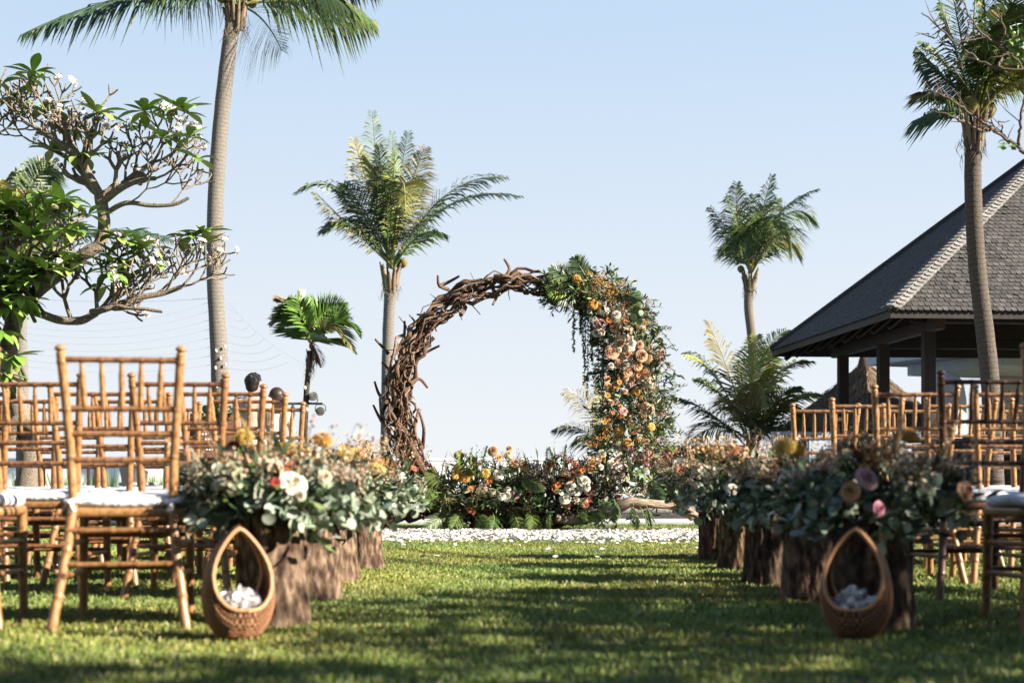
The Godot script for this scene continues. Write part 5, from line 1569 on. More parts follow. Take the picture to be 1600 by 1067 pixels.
func palms() -> void:
	var green := Color(0.085, 0.135, 0.04)
	var blue := Color(0.115, 0.165, 0.10)
	var gold := Color(0.21, 0.185, 0.045)
	palm("tall grey palm whose bare trunk rises left of centre out of the frame", 22.0, [[346, 795], [344, 640], [341, 540], [335, 430], [336, 320], [343, 210], [352, 120], [361, 50], [368, 20]], 0.135, 0.115, Vector2(370, 8), [
		[230, -34, 46, 62, 0.3, Color(0.05, 0.085, 0.045)], [480, -46, 545, 22, 0.3, Color(0.06, 0.10, 0.04)], [440, -90, 470, -120, -0.8], [330, -110, 300, -160, 0.4], [250, -80, 160, -60, -1.4], [500, -80, 590, -60, -1.0], [380, -140, 390, -190, 0.2]], 0.80, 62, 0.019, 0.75, green, 701, 5, 2.6)
	palm("windswept coconut palm behind the driftwood arch with full blue green crown", 30.0, [[603, 782], [603, 700], [604, 620], [606, 530], [610, 440]], 0.115, 0.125, Vector2(611, 418), [
		[690, 262, 790, 274, -0.2, blue], [692, 284, 814, 314, 0.5, blue], [542, 246, 466, 302, 0.2, blue], [550, 360, 500, 312, 0.8, gold], [588, 280, 582, 174, 0.0, blue], [610, 300, 611, 198, -0.5], [622, 300, 638, 210, 0.2, blue], [640, 290, 666, 238, 0.4, Color(0.16, 0.15, 0.07)], [580, 300, 557, 226, 0.5, Color(0.20, 0.19, 0.06)], [576, 205, 594, 305, 1.0, Color(0.20, 0.22, 0.06)], [636, 222, 640, 350, 1.2, Color(0.25, 0.26, 0.07)],
		[560, 330, 520, 290, -0.4], [550, 330, 512, 372, 0.8, Color(0.05, 0.085, 0.03)], [600, 300, 596, 240, 0.7], [618, 300, 622, 250, 0.9, green], [590, 320, 575, 255, -0.9, blue], [630, 330, 655, 270, -0.9], [575, 330, 545, 300, 0.9, Color(0.05, 0.085, 0.03)], [610, 290, 606, 300, 1.3, Color(0.06, 0.095, 0.03)], [650, 340, 690, 300, -0.8], [655, 350, 692, 372, 0.5, green], [570, 350, 540, 345, 0.3]], 0.66, 54, 0.017, 0.36, Color(0.09, 0.14, 0.045), 702, 0, 2.3, Color(1.08, 1.08, 1.1))
	palm("small stout palm with short bushy fronds and a dead hanging leaf", 20.0, [[474, 800], [475, 700], [478, 620], [482, 575], [484, 548]], 0.045, 0.036, Vector2(485, 538), [
		[462, 478, 430, 506, 0.2, Color(0.16, 0.14, 0.06)], [460, 470, 431, 468, -0.2, Color(0.20, 0.15, 0.08)], [472, 480, 470, 470, 0.3], [500, 480, 535, 472, 0.0, Color(0.08, 0.16, 0.028)], [530, 470, 562, 524, 0.2], [520, 490, 556, 552, 0.3, Color(0.14, 0.14, 0.04)], [488, 480, 492, 472, -0.3], [505, 490, 520, 480, -0.3], [497, 545, 503, 572, 0.1, Color(0.17, 0.11, 0.07), 0.55], [465, 490, 450, 480, 0.3]], 0.40, 50, 0.018, 0.15, Color(0.085, 0.165, 0.03), 703, 2, 0.6, Color(0.30, 0.28, 0.26), false)
	palm("distant coconut palm right of the arch leaning over the low palm", 38.0, [[1180, 774], [1178, 640], [1176, 540], [1170, 480], [1172, 442]], 0.115, 0.125, Vector2(1173, 426), [
		[1150, 372, 1108, 326, 0.2, Color(0.06, 0.075, 0.05)], [1150, 350, 1132, 312, 0.5], [1146, 340, 1152, 286, 0.0, Color(0.15, 0.18, 0.05)], [1172, 350, 1182, 300, -0.4], [1185, 340, 1204, 278, 0.3, green], [1200, 320, 1276, 296, 0.0, blue], [1228, 290, 1272, 350, 0.3, green], [1230, 320, 1228, 408, 0.9, Color(0.13, 0.15, 0.045)], [1150, 330, 1140, 400, 0.9], [1160, 320, 1165, 385, 1.2, Color(0.05, 0.08, 0.02)], [1190, 310, 1200, 380, 1.2], [1215, 340, 1245, 400, 0.5, Color(0.15, 0.17, 0.05)], [1165, 340, 1160, 310, -0.9], [1195, 340, 1225, 300, -0.9]], 0.78, 48, 0.018, 0.5, green, 704, 3, 1.9, Color(0.92, 0.82, 0.74))
	palm("low young palm with golden green fronds beside the pavilion", 24.0, [[1178, 791], [1177, 760], [1176, 720]], 0.10, 0.08, Vector2(1175, 705), [
		[1120, 560, 1070, 556, 0.3], [1110, 635, 1052, 624, 0.5, Color(0.06, 0.09, 0.03)], [1145, 580, 1106, 502, 0.0, Color(0.20, 0.185, 0.085)], [1160, 560, 1232, 514, -0.2], [1190, 560, 1262, 566, 0.2], [1210, 610, 1276, 616, 0.1], [1165, 590, 1172, 530, 0.6, Color(0.24, 0.28, 0.06)], [1200, 590, 1238, 660, 0.7, gold], [1150, 580, 1130, 660, 0.9, Color(0.36, 0.28, 0.12)], [1160, 540, 1180, 640, 1.2, Color(0.30, 0.30, 0.09)], [1210, 640, 1262, 680, 0.5], [1130, 640, 1070, 690, 0.7], [1185, 570, 1215, 540, -0.6], [1140, 600, 1095, 590, -0.5], [1190, 620, 1225, 610, 1.0, Color(0.10, 0.14, 0.03)], [1160, 620, 1150, 690, 1.3, Color(0.08, 0.11, 0.03)], [1195, 640, 1240, 700, 1.0, Color(0.08, 0.11, 0.03)]], 0.60, 60, 0.013, 0.38, Color(0.17, 0.215, 0.05), 705, 0, 1.5, Color(0.6, 0.5, 0.45), false)
	palm("yellowing young palm seen behind the flower garland", 27.0, [[950, 786], [949, 760], [948, 735]], 0.09, 0.07, Vector2(946, 722), [
		[930, 650, 910, 588, 0.2, Color(0.19, 0.175, 0.08)], [925, 610, 879, 614, 0.4, Color(0.22, 0.22, 0.17)], [910, 650, 864, 672, 0.4, Color(0.17, 0.17, 0.12)], [945, 640, 935, 590, 0.0, Color(0.19, 0.18, 0.065)], [950, 620, 960, 580, 0.0], [980, 620, 1010, 640, 0.2], [955, 650, 930, 680, 0.9, Color(0.26, 0.24, 0.12)], [925, 670, 900, 690, 0.6]], 0.44, 44, 0.012, 0.5, Color(0.20, 0.22, 0.07), 706, 0, 1.5, Color(0.6, 0.5, 0.45), false)
	palm("shadowy palm behind the frangipani tree at the left edge", 29.0, [[36, 783], [34, 640], [32, 560], [30, 470], [30, 425]], 0.13, 0.12, Vector2(32, 405), [
		[45, 250, 96, 270, 0.3, Color(0.05, 0.085, 0.02)], [30, 260, 66, 244, -0.3], [10, 270, -30, 300, 0.4, Color(0.30, 0.27, 0.07)], [40, 250, 52, 340, 1.0, Color(0.34, 0.30, 0.08)], [75, 260, 96, 370, 0.4, Color(0.09, 0.13, 0.03)], [150, 330, 265, 372, -0.2, Color(0.10, 0.15, 0.10)], [60, 280, 88, 400, 0.9, Color(0.14, 0.16, 0.05)], [0, 330, -50, 400, 0.6], [20, 290, 8, 260, -0.5], [60, 300, 90, 300, -0.8], [-10, 350, -60, 360, 0.0]], 0.70, 50, 0.020, 0.6, green, 707, 4, 2.4)
	palm("tall dark palm standing before the pavilion at the right edge", 16.3, [[1553, 813], [1552, 700], [1549, 610], [1540, 520], [1528, 420], [1522, 320], [1521, 240], [1523, 205]], 0.110, 0.090, Vector2(1524, 180), [
		[1452, 128, 1418, 92, 0.4, Color(0.055, 0.085, 0.025), 0.75], [1490, 90, 1452, 0, 0.3, Color(0.05, 0.085, 0.02)], [1500, 60, 1480, -70, 0.0], [1530, 40, 1535, -90, -0.2], [1560, 60, 1592, -60, 0.2], [1590, 70, 1660, 40, 0.0], [1580, 100, 1650, 140, 0.4, Color(0.15, 0.17, 0.03)], [1570, 60, 1602, 170, 0.7, Color(0.14, 0.16, 0.03)], [1510, 30, 1500, 120, 1.0], [1550, 30, 1570, 110, 1.0, Color(0.05, 0.085, 0.02)], [1530, 60, 1500, -20, 0.7], [1545, 60, 1575, -20, 0.7], [1500, 70, 1470, 40, -0.7], [1560, 80, 1610, 20, -0.7], [1535, 20, 1545, 60, 1.1, Color(0.05, 0.08, 0.02)]], 0.44, 64, 0.013, 0.5, Color(0.075, 0.12, 0.03), 708, 3, 1.05, Color(0.55, 0.50, 0.47))

# ---------------------------------------------------------------- frangipani
var tips := []
func fork(b: MB, p: Vector3, dir: Vector3, len_: float, r: float, level: int, flat: float) -> void:
	var up := Vector3(0, 1, 0)
	var bend := (dir + up * 0.30).normalized()
	var mid := p + dir * len_ * 0.5
	var q := mid + bend * len_ * 0.5
	b.col = vary(Color(0.54, 0.48, 0.39).lerp(Color(0.36, 0.31, 0.245), rng.randf() * 0.7), 0.14)
	b.tube([p, mid, q], [r, r * 0.90, r * (0.86 if level else 0.95)], 7)
	if level <= 0:
		tips.append([q, bend])
		return
	var n := 2 if rng.randf() < 0.5 else 3
	var roll := rf(0, TAU)
	for i in n:
		var a := roll + TAU * i / n
		var bs := basis_to(bend, 0)
		var out := bs * Vector3(cos(a), 0, sin(a))
		var nd := (bend + out * rf(0.65, 1.0)).normalized()
		nd.y = nd.y * flat + 0.06
		fork(b, q, nd.normalized(), len_ * rf(0.68, 0.92), maxf(r * rf(0.74, 0.86), 0.0085), level - 1, flat)

func limb_path(b: MB, pts: Array, r0: float, r1: float) -> void:
	var p := smooth_path(pts, 5)
	var rad := taper(p.size(), r0, r1)
	for k in rad.size(): rad[k] *= 1.0 + 0.12 * noise.get_noise_2d(k * 3.0, r0 * 900.0)
	b.col = vary(Color(0.42, 0.37, 0.305), 0.1)
	b.tube(p, rad, 10)

func frangipani() -> void:
	rng.seed = 800
	var d := 14.6
	var foot := at(36, 745, d); foot.y = 0
	var o := thing("frangipani_tree", "gnarled frangipani tree with bare forked branches and white blossom", "tree", foot)
	var L := func(x: float, y: float, dz := 0.0) -> Vector3: return at(x, y, d) - foot + Vector3(0, 0, dz)
	var b := MB.new()
	limb_path(b, [Vector3(0, -0.05, 0), L.call(40, 770), L.call(46, 700), L.call(30, 645), L.call(14, 590), L.call(12, 545), L.call(20, 505)], 0.125, 0.085)
	part("trunk", b.mesh(), M.tree_bark, o)
	b = MB.new()
	limb_path(b, [L.call(46, 700), L.call(60, 672, 0.1), L.call(34, 660, 0.15), L.call(20, 690, 0.12)], 0.10, 0.06)
	part("burr", b.mesh(), M.tree_bark, o)
	# limb into the low right hand crown
	var limbs := [
		[[[20, 505, 0], [34, 485, 0.1], [62, 490, 0.15], [100, 503, 0.2], [135, 504, 0.2], [158, 492, 0.2]], 0.055, 0.050, [[150, 492, 1.0, 0.30], [158, 490, 0.7, 0.12], [160, 490, 0.35, 0.45], [160, 488, -0.1, 0.9], [120, 503, -0.2, 1.0], [85, 500, -0.55, 0.8]]],
		[[[160, 490, 0.2], [195, 480, 0.25], [225, 470, 0.25], [262, 462, 0.2], [290, 452, 0.2]], 0.045, 0.028, [[200, 478, 0.5, 0.8], [225, 470, 0.3, 0.9], [245, 466, 0.7, 0.7], [265, 461, 0.5, 0.9], [290, 452, 1.0, 0.35], [290, 452, 0.6, 0.9]]],
		[[[155, 492, 0.3], [180, 490, 0.4], [195, 484, 0.4], [215, 488, 0.4], [240, 490, 0.4], [268, 494, 0.4]], 0.034, 0.02, [[195, 484, 0.3, 0.8], [222, 488, 0.4, 0.7]]],
		[[[20, 505, 0], [50, 455, -0.1], [95, 420, -0.1], [130, 398, 0], [155, 380, 0], [162, 345, 0], [155, 305, 0]], 0.085, 0.075, [[155, 305, -0.75, 0.7], [155, 305, 0.75, 0.6]]],
		[[[155, 305, 0], [140, 275, 0.05], [128, 250, 0.1]], 0.060, 0.045, [[128, 250, -0.9, 0.5], [128, 250, -0.35, 1.0], [132, 256, 0.25, 1.0], [128, 250, -0.6, 0.8], [135, 265, 0.4, 0.7]]],
		[[[128, 250, 0.1], [110, 215, 0.1], [92, 175, 0.1], [80, 145, 0.1]], 0.040, 0.020, [[92, 175, 0.4, 1.0], [80, 145, -0.4, 1.0]]],
		[[[128, 252, 0.0], [135, 225, 0.0], [150, 190, 0.0], [158, 165, 0.0]], 0.040, 0.024, [[150, 190, -0.3, 1.0], [158, 165, 0.5, 0.8]]],
		[[[155, 305, 0], [180, 290, -0.1], [205, 270, -0.1], [235, 250, -0.1]], 0.05, 0.034, [[205, 270, 0.2, 1.0], [235, 250, 0.9, 0.35], [235, 250, 0.5, 0.8], [190, 285, 0.15, 1.0]]],
		[[[158, 318, 0], [195, 302, 0.2], [225, 288, 0.2], [250, 285, 0.2]], 0.042, 0.028, [[225, 288, 0.6, 0.7], [250, 285, 0.9, 0.5]]],
		[[[162, 335, 0], [200, 320, 0.1], [240, 324, 0.1], [275, 322, 0.1], [298, 312, 0.1]], 0.034, 0.02, [[205, 320, 0.8, 0.55], [270, 322, 0.5, 0.8]]],
		[[[128, 250, 0], [95, 225, 0.2], [62, 205, 0.2]], 0.04, 0.028, [[95, 225, -0.2, 1.0], [62, 205, -0.7, 0.6], [62, 205, -0.2, 0.9]]],
		[[[140, 285, 0], [95, 240, -0.2], [50, 218, -0.2]], 0.036, 0.024, [[50, 218, -0.8, 0.35], [75, 228, -0.4, 0.8]]],
		[[[20, 505, 0], [0, 470, -0.1], [-10, 430, -0.1], [0, 395, 0]], 0.09, 0.06, [[0, 395, 0.8, 0.6], [-10, 430, 0.9, 0.4], [0, 395, 0.2, 1.0], [0, 395, -0.5, 0.8], [-4, 410, 0.6, 0.9]]],
		[[[14, 560, 0.1], [-20, 520, 0.2], [-50, 470, 0.2]], 0.06, 0.04, [[-20, 520, 0.5, 0.7], [-50, 470, 0.6, 0.8]]],
		[[[60, 448, 0.1], [75, 420, 0.3], [85, 400, 0.3]], 0.04, 0.03, [[85, 400, 0.5, 0.8], [85, 400, -0.4, 0.9], [75, 415, 0.9, 0.4]]],
		[[[-60, 320, 0.1], [-30, 240, 0.1], [-12, 215, 0.1]], 0.04, 0.028, [[-12, 215, 0.9, 0.4], [-12, 215, 0.4, 0.9]]]]
	for e in limbs:
		b = MB.new()
		var pts := []
		for q in e[0]: pts.append(L.call(q[0], q[1], q[2]))
		limb_path(b, pts, e[1] * 0.85, e[2] * 0.8)
		for f in e[3]:
			var dir := Vector3(f[2], f[3] * 0.75, rf(-0.35, 0.35)).normalized()
			fork(b, L.call(f[0], f[1], pts[-1].z), dir, rf(0.165, 0.245) * (0.75 if f[1] < 200 else 1.0), e[2] * 0.46, 1 if f[1] < 200 else 3, 0.9)
		obj("limb", b.mesh(), M.tree_bark, o)
	# whorls of long leaves and heads of blossom at the tips
	var leaf_shapes := []
	for k in 4:
		b = MB.new()
		var p := []; var s := []; var w := []
		for i in 7:
			var f := i / 6.0
			p.append(Vector3(0, f * (1 - 0.1 * k * f), -(0.06 + 0.10 * k) * f * f)); s.append(Vector3(1, 0, 0)); w.append(0.15 * pow(sin(PI * pow(clampf(f, 0.01, 0.99), 1.15)), 0.8) + 0.008)
		b.blade(p, s, w, 0.28, Vector3(0, 0, 1))
		leaf_shapes.append(b.mesh())
	var five := MB.new()
	for k in 5:
		var a := TAU * k / 5
		var dd := Vector3(cos(a), 0.35, sin(a))
		five.col = Color(0.80, 0.78, 0.70)
		var sd := Vector3(-sin(a), 0.15, cos(a))
		five.col = Color(0.85, 0.66, 0.25)
		var i0 := five.v.size()
		five.blade([Vector3.ZERO, dd * 0.3, dd * 0.7, dd], [sd, sd, sd, sd], [0.05, 0.22, 0.34, 0.14], 0.1)
		for v in range(i0 + 3, five.v.size()): five.c[v] = Color(0.82, 0.80, 0.74)
	var cluster := MB.new()
	for k in 7:
		var q := rdir(); q.y = absf(q.y)
		cluster.add(five, Transform3D(basis_to((q + Vector3.UP * 0.3).normalized(), rf(0, TAU)).scaled(Vector3.ONE * 0.42), q * 0.62))
	for k in 5:
		cluster.col = Color(0.45, 0.28, 0.2)
		var q := rdir(); q.y = absf(q.y)
		cluster.tube([Vector3.ZERO, q * 0.5], [0.05, 0.04], 4)
	var blossom := cluster.mesh()
	var greens := []
	for k in 4: greens.append(petal_mat([Color(0.21, 0.35, 0.065), Color(0.28, 0.43, 0.085), Color(0.15, 0.27, 0.05), Color(0.34, 0.45, 0.14)][k]))
	var count := 0
	var blossoms := 0
	var rest := MB.new()
	for t in tips:
		var wp: Vector3 = t[0] + foot
		var sx := 800.0 + wp.x / -wp.z * F
		var sy := 745.0 - (wp.y - EYE) / -wp.z * F
		if sx < -80: continue
		var chance := 0.04
		if sy < 215: chance = 0.045
		if sx < 120 and sy > 300: chance = 0.36
		elif sy > 330 and sy < 420 and sx < 230: chance = 0.14
		elif sy > 225 and sy < 290: chance = 0.045
		if rng.randf() < chance:
			var n := 6 + rng.randi() % 5
			for k in n:
				var a := TAU * k / n + rf(-0.3, 0.3)
				var out := Vector3(cos(a), rf(-0.25, 0.75), sin(a)).normalized()
				var bs := Basis(out.cross(Vector3.UP).normalized(), out, out.cross(Vector3.UP).normalized().cross(out))
				var tf := Transform3D(bs.scaled(Vector3.ONE * rf(0.22, 0.36)), t[0])
				if count < 290:
					part("leaf", leaf_shapes[rng.randi() % 4], greens[rng.randi() % 4], o, tf)
				else:
					var m: ArrayMesh = leaf_shapes[rng.randi() % 4]
					rest_add(rest, m, tf, vary([Color(0.21, 0.35, 0.065), Color(0.28, 0.43, 0.085), Color(0.15, 0.27, 0.05)][rng.randi() % 3], 0.2))
				count += 1
		elif rng.randf() < 0.17 and blossoms < 70:
			part("blossom", blossom, M.petal, o, Transform3D(basis_to(t[1], rf(0, TAU)).scaled(Vector3.ONE * rf(0.05, 0.07)), t[0] + Vector3(0, 0.02, 0)))
			blossoms += 1
	# whorls that hang in front of the trunk
	for e in [[8, 462], [34, 486], [16, 520], [2, 556], [40, 560], [-6, 500], [52, 470], [24, 590], [60, 430], [20, 420]]:
		var q: Vector3 = L.call(e[0], e[1], rf(0.28, 0.42))
		b = MB.new()
		b.col = Color(0.34, 0.30, 0.24)
		b.tube([q + Vector3(rf(-.05, .05), -0.22, -0.3), q + Vector3(0, -0.05, -0.1), q], [0.022, 0.018, 0.014], 6)
		obj("twig", b.mesh(), M.tree_bark, o)
		for k in 9:
			var a := TAU * k / 9 + rf(-0.3, 0.3)
			var out := Vector3(cos(a), rf(-0.75, 0.35), sin(a)).normalized()
			var x0 := out.cross(Vector3.UP).normalized()
			rest_add(rest, leaf_shapes[rng.randi() % 4], Transform3D(Basis(x0, out, x0.cross(out)).scaled(Vector3.ONE * rf(0.24, 0.36)), q), vary([Color(0.21, 0.35, 0.065), Color(0.28, 0.43, 0.085), Color(0.15, 0.27, 0.05)][rng.randi() % 3], 0.2))
	if rest.v.size():
		stuff(part("far_leaves", rest.mesh(), M.leaf, o))

func rest_add(b: MB, m: ArrayMesh, t: Transform3D, c: Color) -> void:
	var arr := m.surface_get_arrays(0)
	var s := b.v.size()
	for p in arr[Mesh.ARRAY_VERTEX]:
		b.v.append(t * p); b.c.append(c)
	b.uv.append_array(arr[Mesh.ARRAY_TEX_UV])
	for k in arr[Mesh.ARRAY_INDEX]: b.idx.append(k + s)

# ---------------------------------------------------------------- bare limbed tree on the right, its crown shading the near seats
func shade_tree() -> void:
	rng.seed = 900
	var foot := Vector3(6.9, 0, -3.0)
	var o := thing("branching_tree", "tree at the right with thin bare dark branches reaching into the frame", "tree", foot)
	var b := MB.new()
	b.col = Color(0.2, 0.16, 0.13)
	var tp := smooth_path([Vector3(0, -0.05, 0), Vector3(0.1, 0.8, 0), Vector3(0.0, 1.6, 0.1), Vector3(-0.1, 2.3, 0.0)], 5)
	b.tube(tp, taper(tp.size(), 0.20, 0.13), 12)
	part("trunk", b.mesh(), M.tree_bark, o)
	var start := Vector3(-0.1, 2.2, 0)
	var lines := [
		[[1640, 262], [1600, 237], [1587, 225], [1548, 201], [1512, 174], [1482, 153], [1446, 139], [0.030, 0.004]],
		[[1548, 201], [1536, 204], [1505, 190], [1480, 179], [1455, 172], [0.011, 0.003]],
		[[1640, 100], [1600, 108], [1560, 105], [1530, 93], [1500, 72], [1470, 45], [1440, 20], [0.024, 0.004]],
		[[1640, 90], [1600, 76], [1565, 70], [1545, 60], [1528, 42], [1512, 18], [1500, -8], [0.018, 0.004]],
		[[1590, 228], [1594, 205], [1597, 170], [1606, 140], [0.012, 0.006]],
		[[1560, 206], [1552, 190], [1550, 176], [0.006, 0.003]], [[1530, 93], [1512, 90], [1500, 100], [1488, 110], [0.006, 0.002]],
		[[1565, 70], [1570, 45], [1562, 20], [0.008, 0.003]], [[1500, 72], [1512, 52], [1514, 30], [0.006, 0.003]],
		[[1560, 105], [1568, 85], [1580, 62], [1596, 48], [0.008, 0.003]], [[1482, 153], [1474, 140], [1470, 128], [0.005, 0.002]],
		[[1600, 108], [1588, 90], [1575, 80], [0.007, 0.003]], [[1470, 45], [1462, 60], [1450, 52], [0.004, 0.002]], [[1580, 222], [1570, 212], [1566, 196], [1562, 190], [0.006, 0.002]]]
	var d := 8.5
	for i in lines.size():
		var e: Array = lines[i]
		var pts := []
		if i in [0, 2, 3]:
			var q0: Vector3 = start + Vector3(-1.6, 0.25 + 0.12 * i, -2.0)
			var q1: Vector3 = at(e[0][0], e[0][1], d) - foot
			pts = [start + Vector3(0, 0.1 * i, 0), q0]
			for k in range(1, 16): pts.append(q0.lerp(q1, k / 16.0))
		for k in e.size() - 1:
			pts.append(at(e[k][0], e[k][1], d + 0.05 * sin(i * 2.0 + k)) - foot)
		var w: Array = e[-1]
		b = MB.new()
		b.col = Color.WHITE
		var sp := smooth_path(pts, 5)
		for k in sp.size(): sp[k] += Vector3(noise.get_noise_2d(k * 3.1, i * 9.0), noise.get_noise_2d(k * 3.1, i * 9.0 + 50), 0) * 0.018
		b.tube(sp, taper(sp.size(), w[0] * (1.1 if i in [0, 2, 3] else 1.0), w[1]), 7)
		# twigs
		for k in range(3, sp.size() - 1, 2):
			if rng.randf() < 0.6 and sp[k].distance_to(start) > 3.0:
				var dd: Vector3 = ((sp[k + 1] - sp[k]).normalized() + rdir() * 0.9).normalized()
				var LL := rf(0.06, 0.22)
				b.tube([sp[k], sp[k] + dd * LL * 0.5, sp[k] + dd * LL + rdir() * 0.02], [0.0035, 0.0028, 0.0014], 4)
		obj("branch", b.mesh(), M.dry_twig, o)
	# sprigs of green left on the twigs in view
	b = MB.new()
	for e in [[1592, 50], [1585, 60], [1596, 72], [1582, 78], [1590, 92], [1578, 88], [1598, 60], [1574, 228]]:
		for k in 7:
			var p := at(e[0] + rf(-7, 7), e[1] + rf(-6, 6), d) - foot
			var dd := rdir()
			b.col = vary(Color(0.14, 0.26, 0.04), 0.3)
			b.flat_strip(p, p + dd * 0.03, p + dd * 0.06, dd.cross(rdir()).normalized(), 0.004, 0.014)
	stuff(part("green_sprigs", b.mesh(), M.leaf, o))
	# the crown out of the frame
	for i in 9:
		b = MB.new(); b.col = Color(1.4, 1.3, 1.2)
		var dd := rdir(); dd.y = absf(dd.y) * 0.7 + 0.3
		var q := Vector3(-0.3, 3.1, 0.1) + Vector3(dd.x * 1.1, dd.y * 0.9, dd.z * 1.5)
		var sp := bez(start, start + Vector3(0, 0.5, 0) + dd * 0.4, q, 8)
		b.tube(sp, taper(9, 0.07, 0.015), 7)
		obj("branch", b.mesh(), M.dry_twig, o)
	b = MB.new()
	for i in 7600:
		var q := rdir() * pow(rng.randf(), 0.36)
		var cl := noise.get_noise_3d(q.x * 3, q.y * 3, q.z * 3)
		if cl < -0.10: continue
		var p := Vector3(-0.3 + q.x * 1.35, 2.8 + q.y * 1.25, 0.6 + q.z * 2.1)
		if i % 5 == 0: p = Vector3(-0.3 + q.x * 1.0, 4.2 + q.y * 0.85, 2.6 + q.z * 0.75)
		var dd := (rdir() + Vector3(0, -0.3, 0)).normalized()
		b.col = vary(Color(0.09, 0.15, 0.03), 0.3)
		b.flat_strip(p, p + dd * 0.07, p + dd * 0.14, dd.cross(rdir()).normalized(), 0.012, 0.04)
	stuff(part("crown", b.mesh(), M.leaf, o))

# ---------------------------------------------------------------- pavilion, hut, white building
func shingle_mesh(seed_: int) -> MB:
	rng.seed = seed_
	var b := MB.new()
	var w := 0.039 * rf(0.9, 1.0)
	var top := [Vector3(-w, 0.16, 0.0), Vector3(w, 0.16, 0.0)]
	var low := []
	for k in 6:
		var a := PI + PI * k / 5.0
		low.append(Vector3(cos(a) * w, 0.028 + sin(a) * 0.030 * rf(0.8, 1.1), 0.016))
	var ring := [low[0], low[1], low[2], low[3], low[4], low[5], top[1], top[0]]
	var back := []
	for p in ring: back.append(Vector3(p.x, p.y, p.z - 0.012))
	var m := b.vert(Vector3(0, 0.07, 0.012))
	for p in ring: b.vert(p)
	for k in 8: b.tri(m, m + 1 + (k + 1) % 8, m + 1 + k)
	for k in 7:
		b.quad(back[k], ring[k], ring[(k + 1) % 8], back[(k + 1) % 8])
	return b

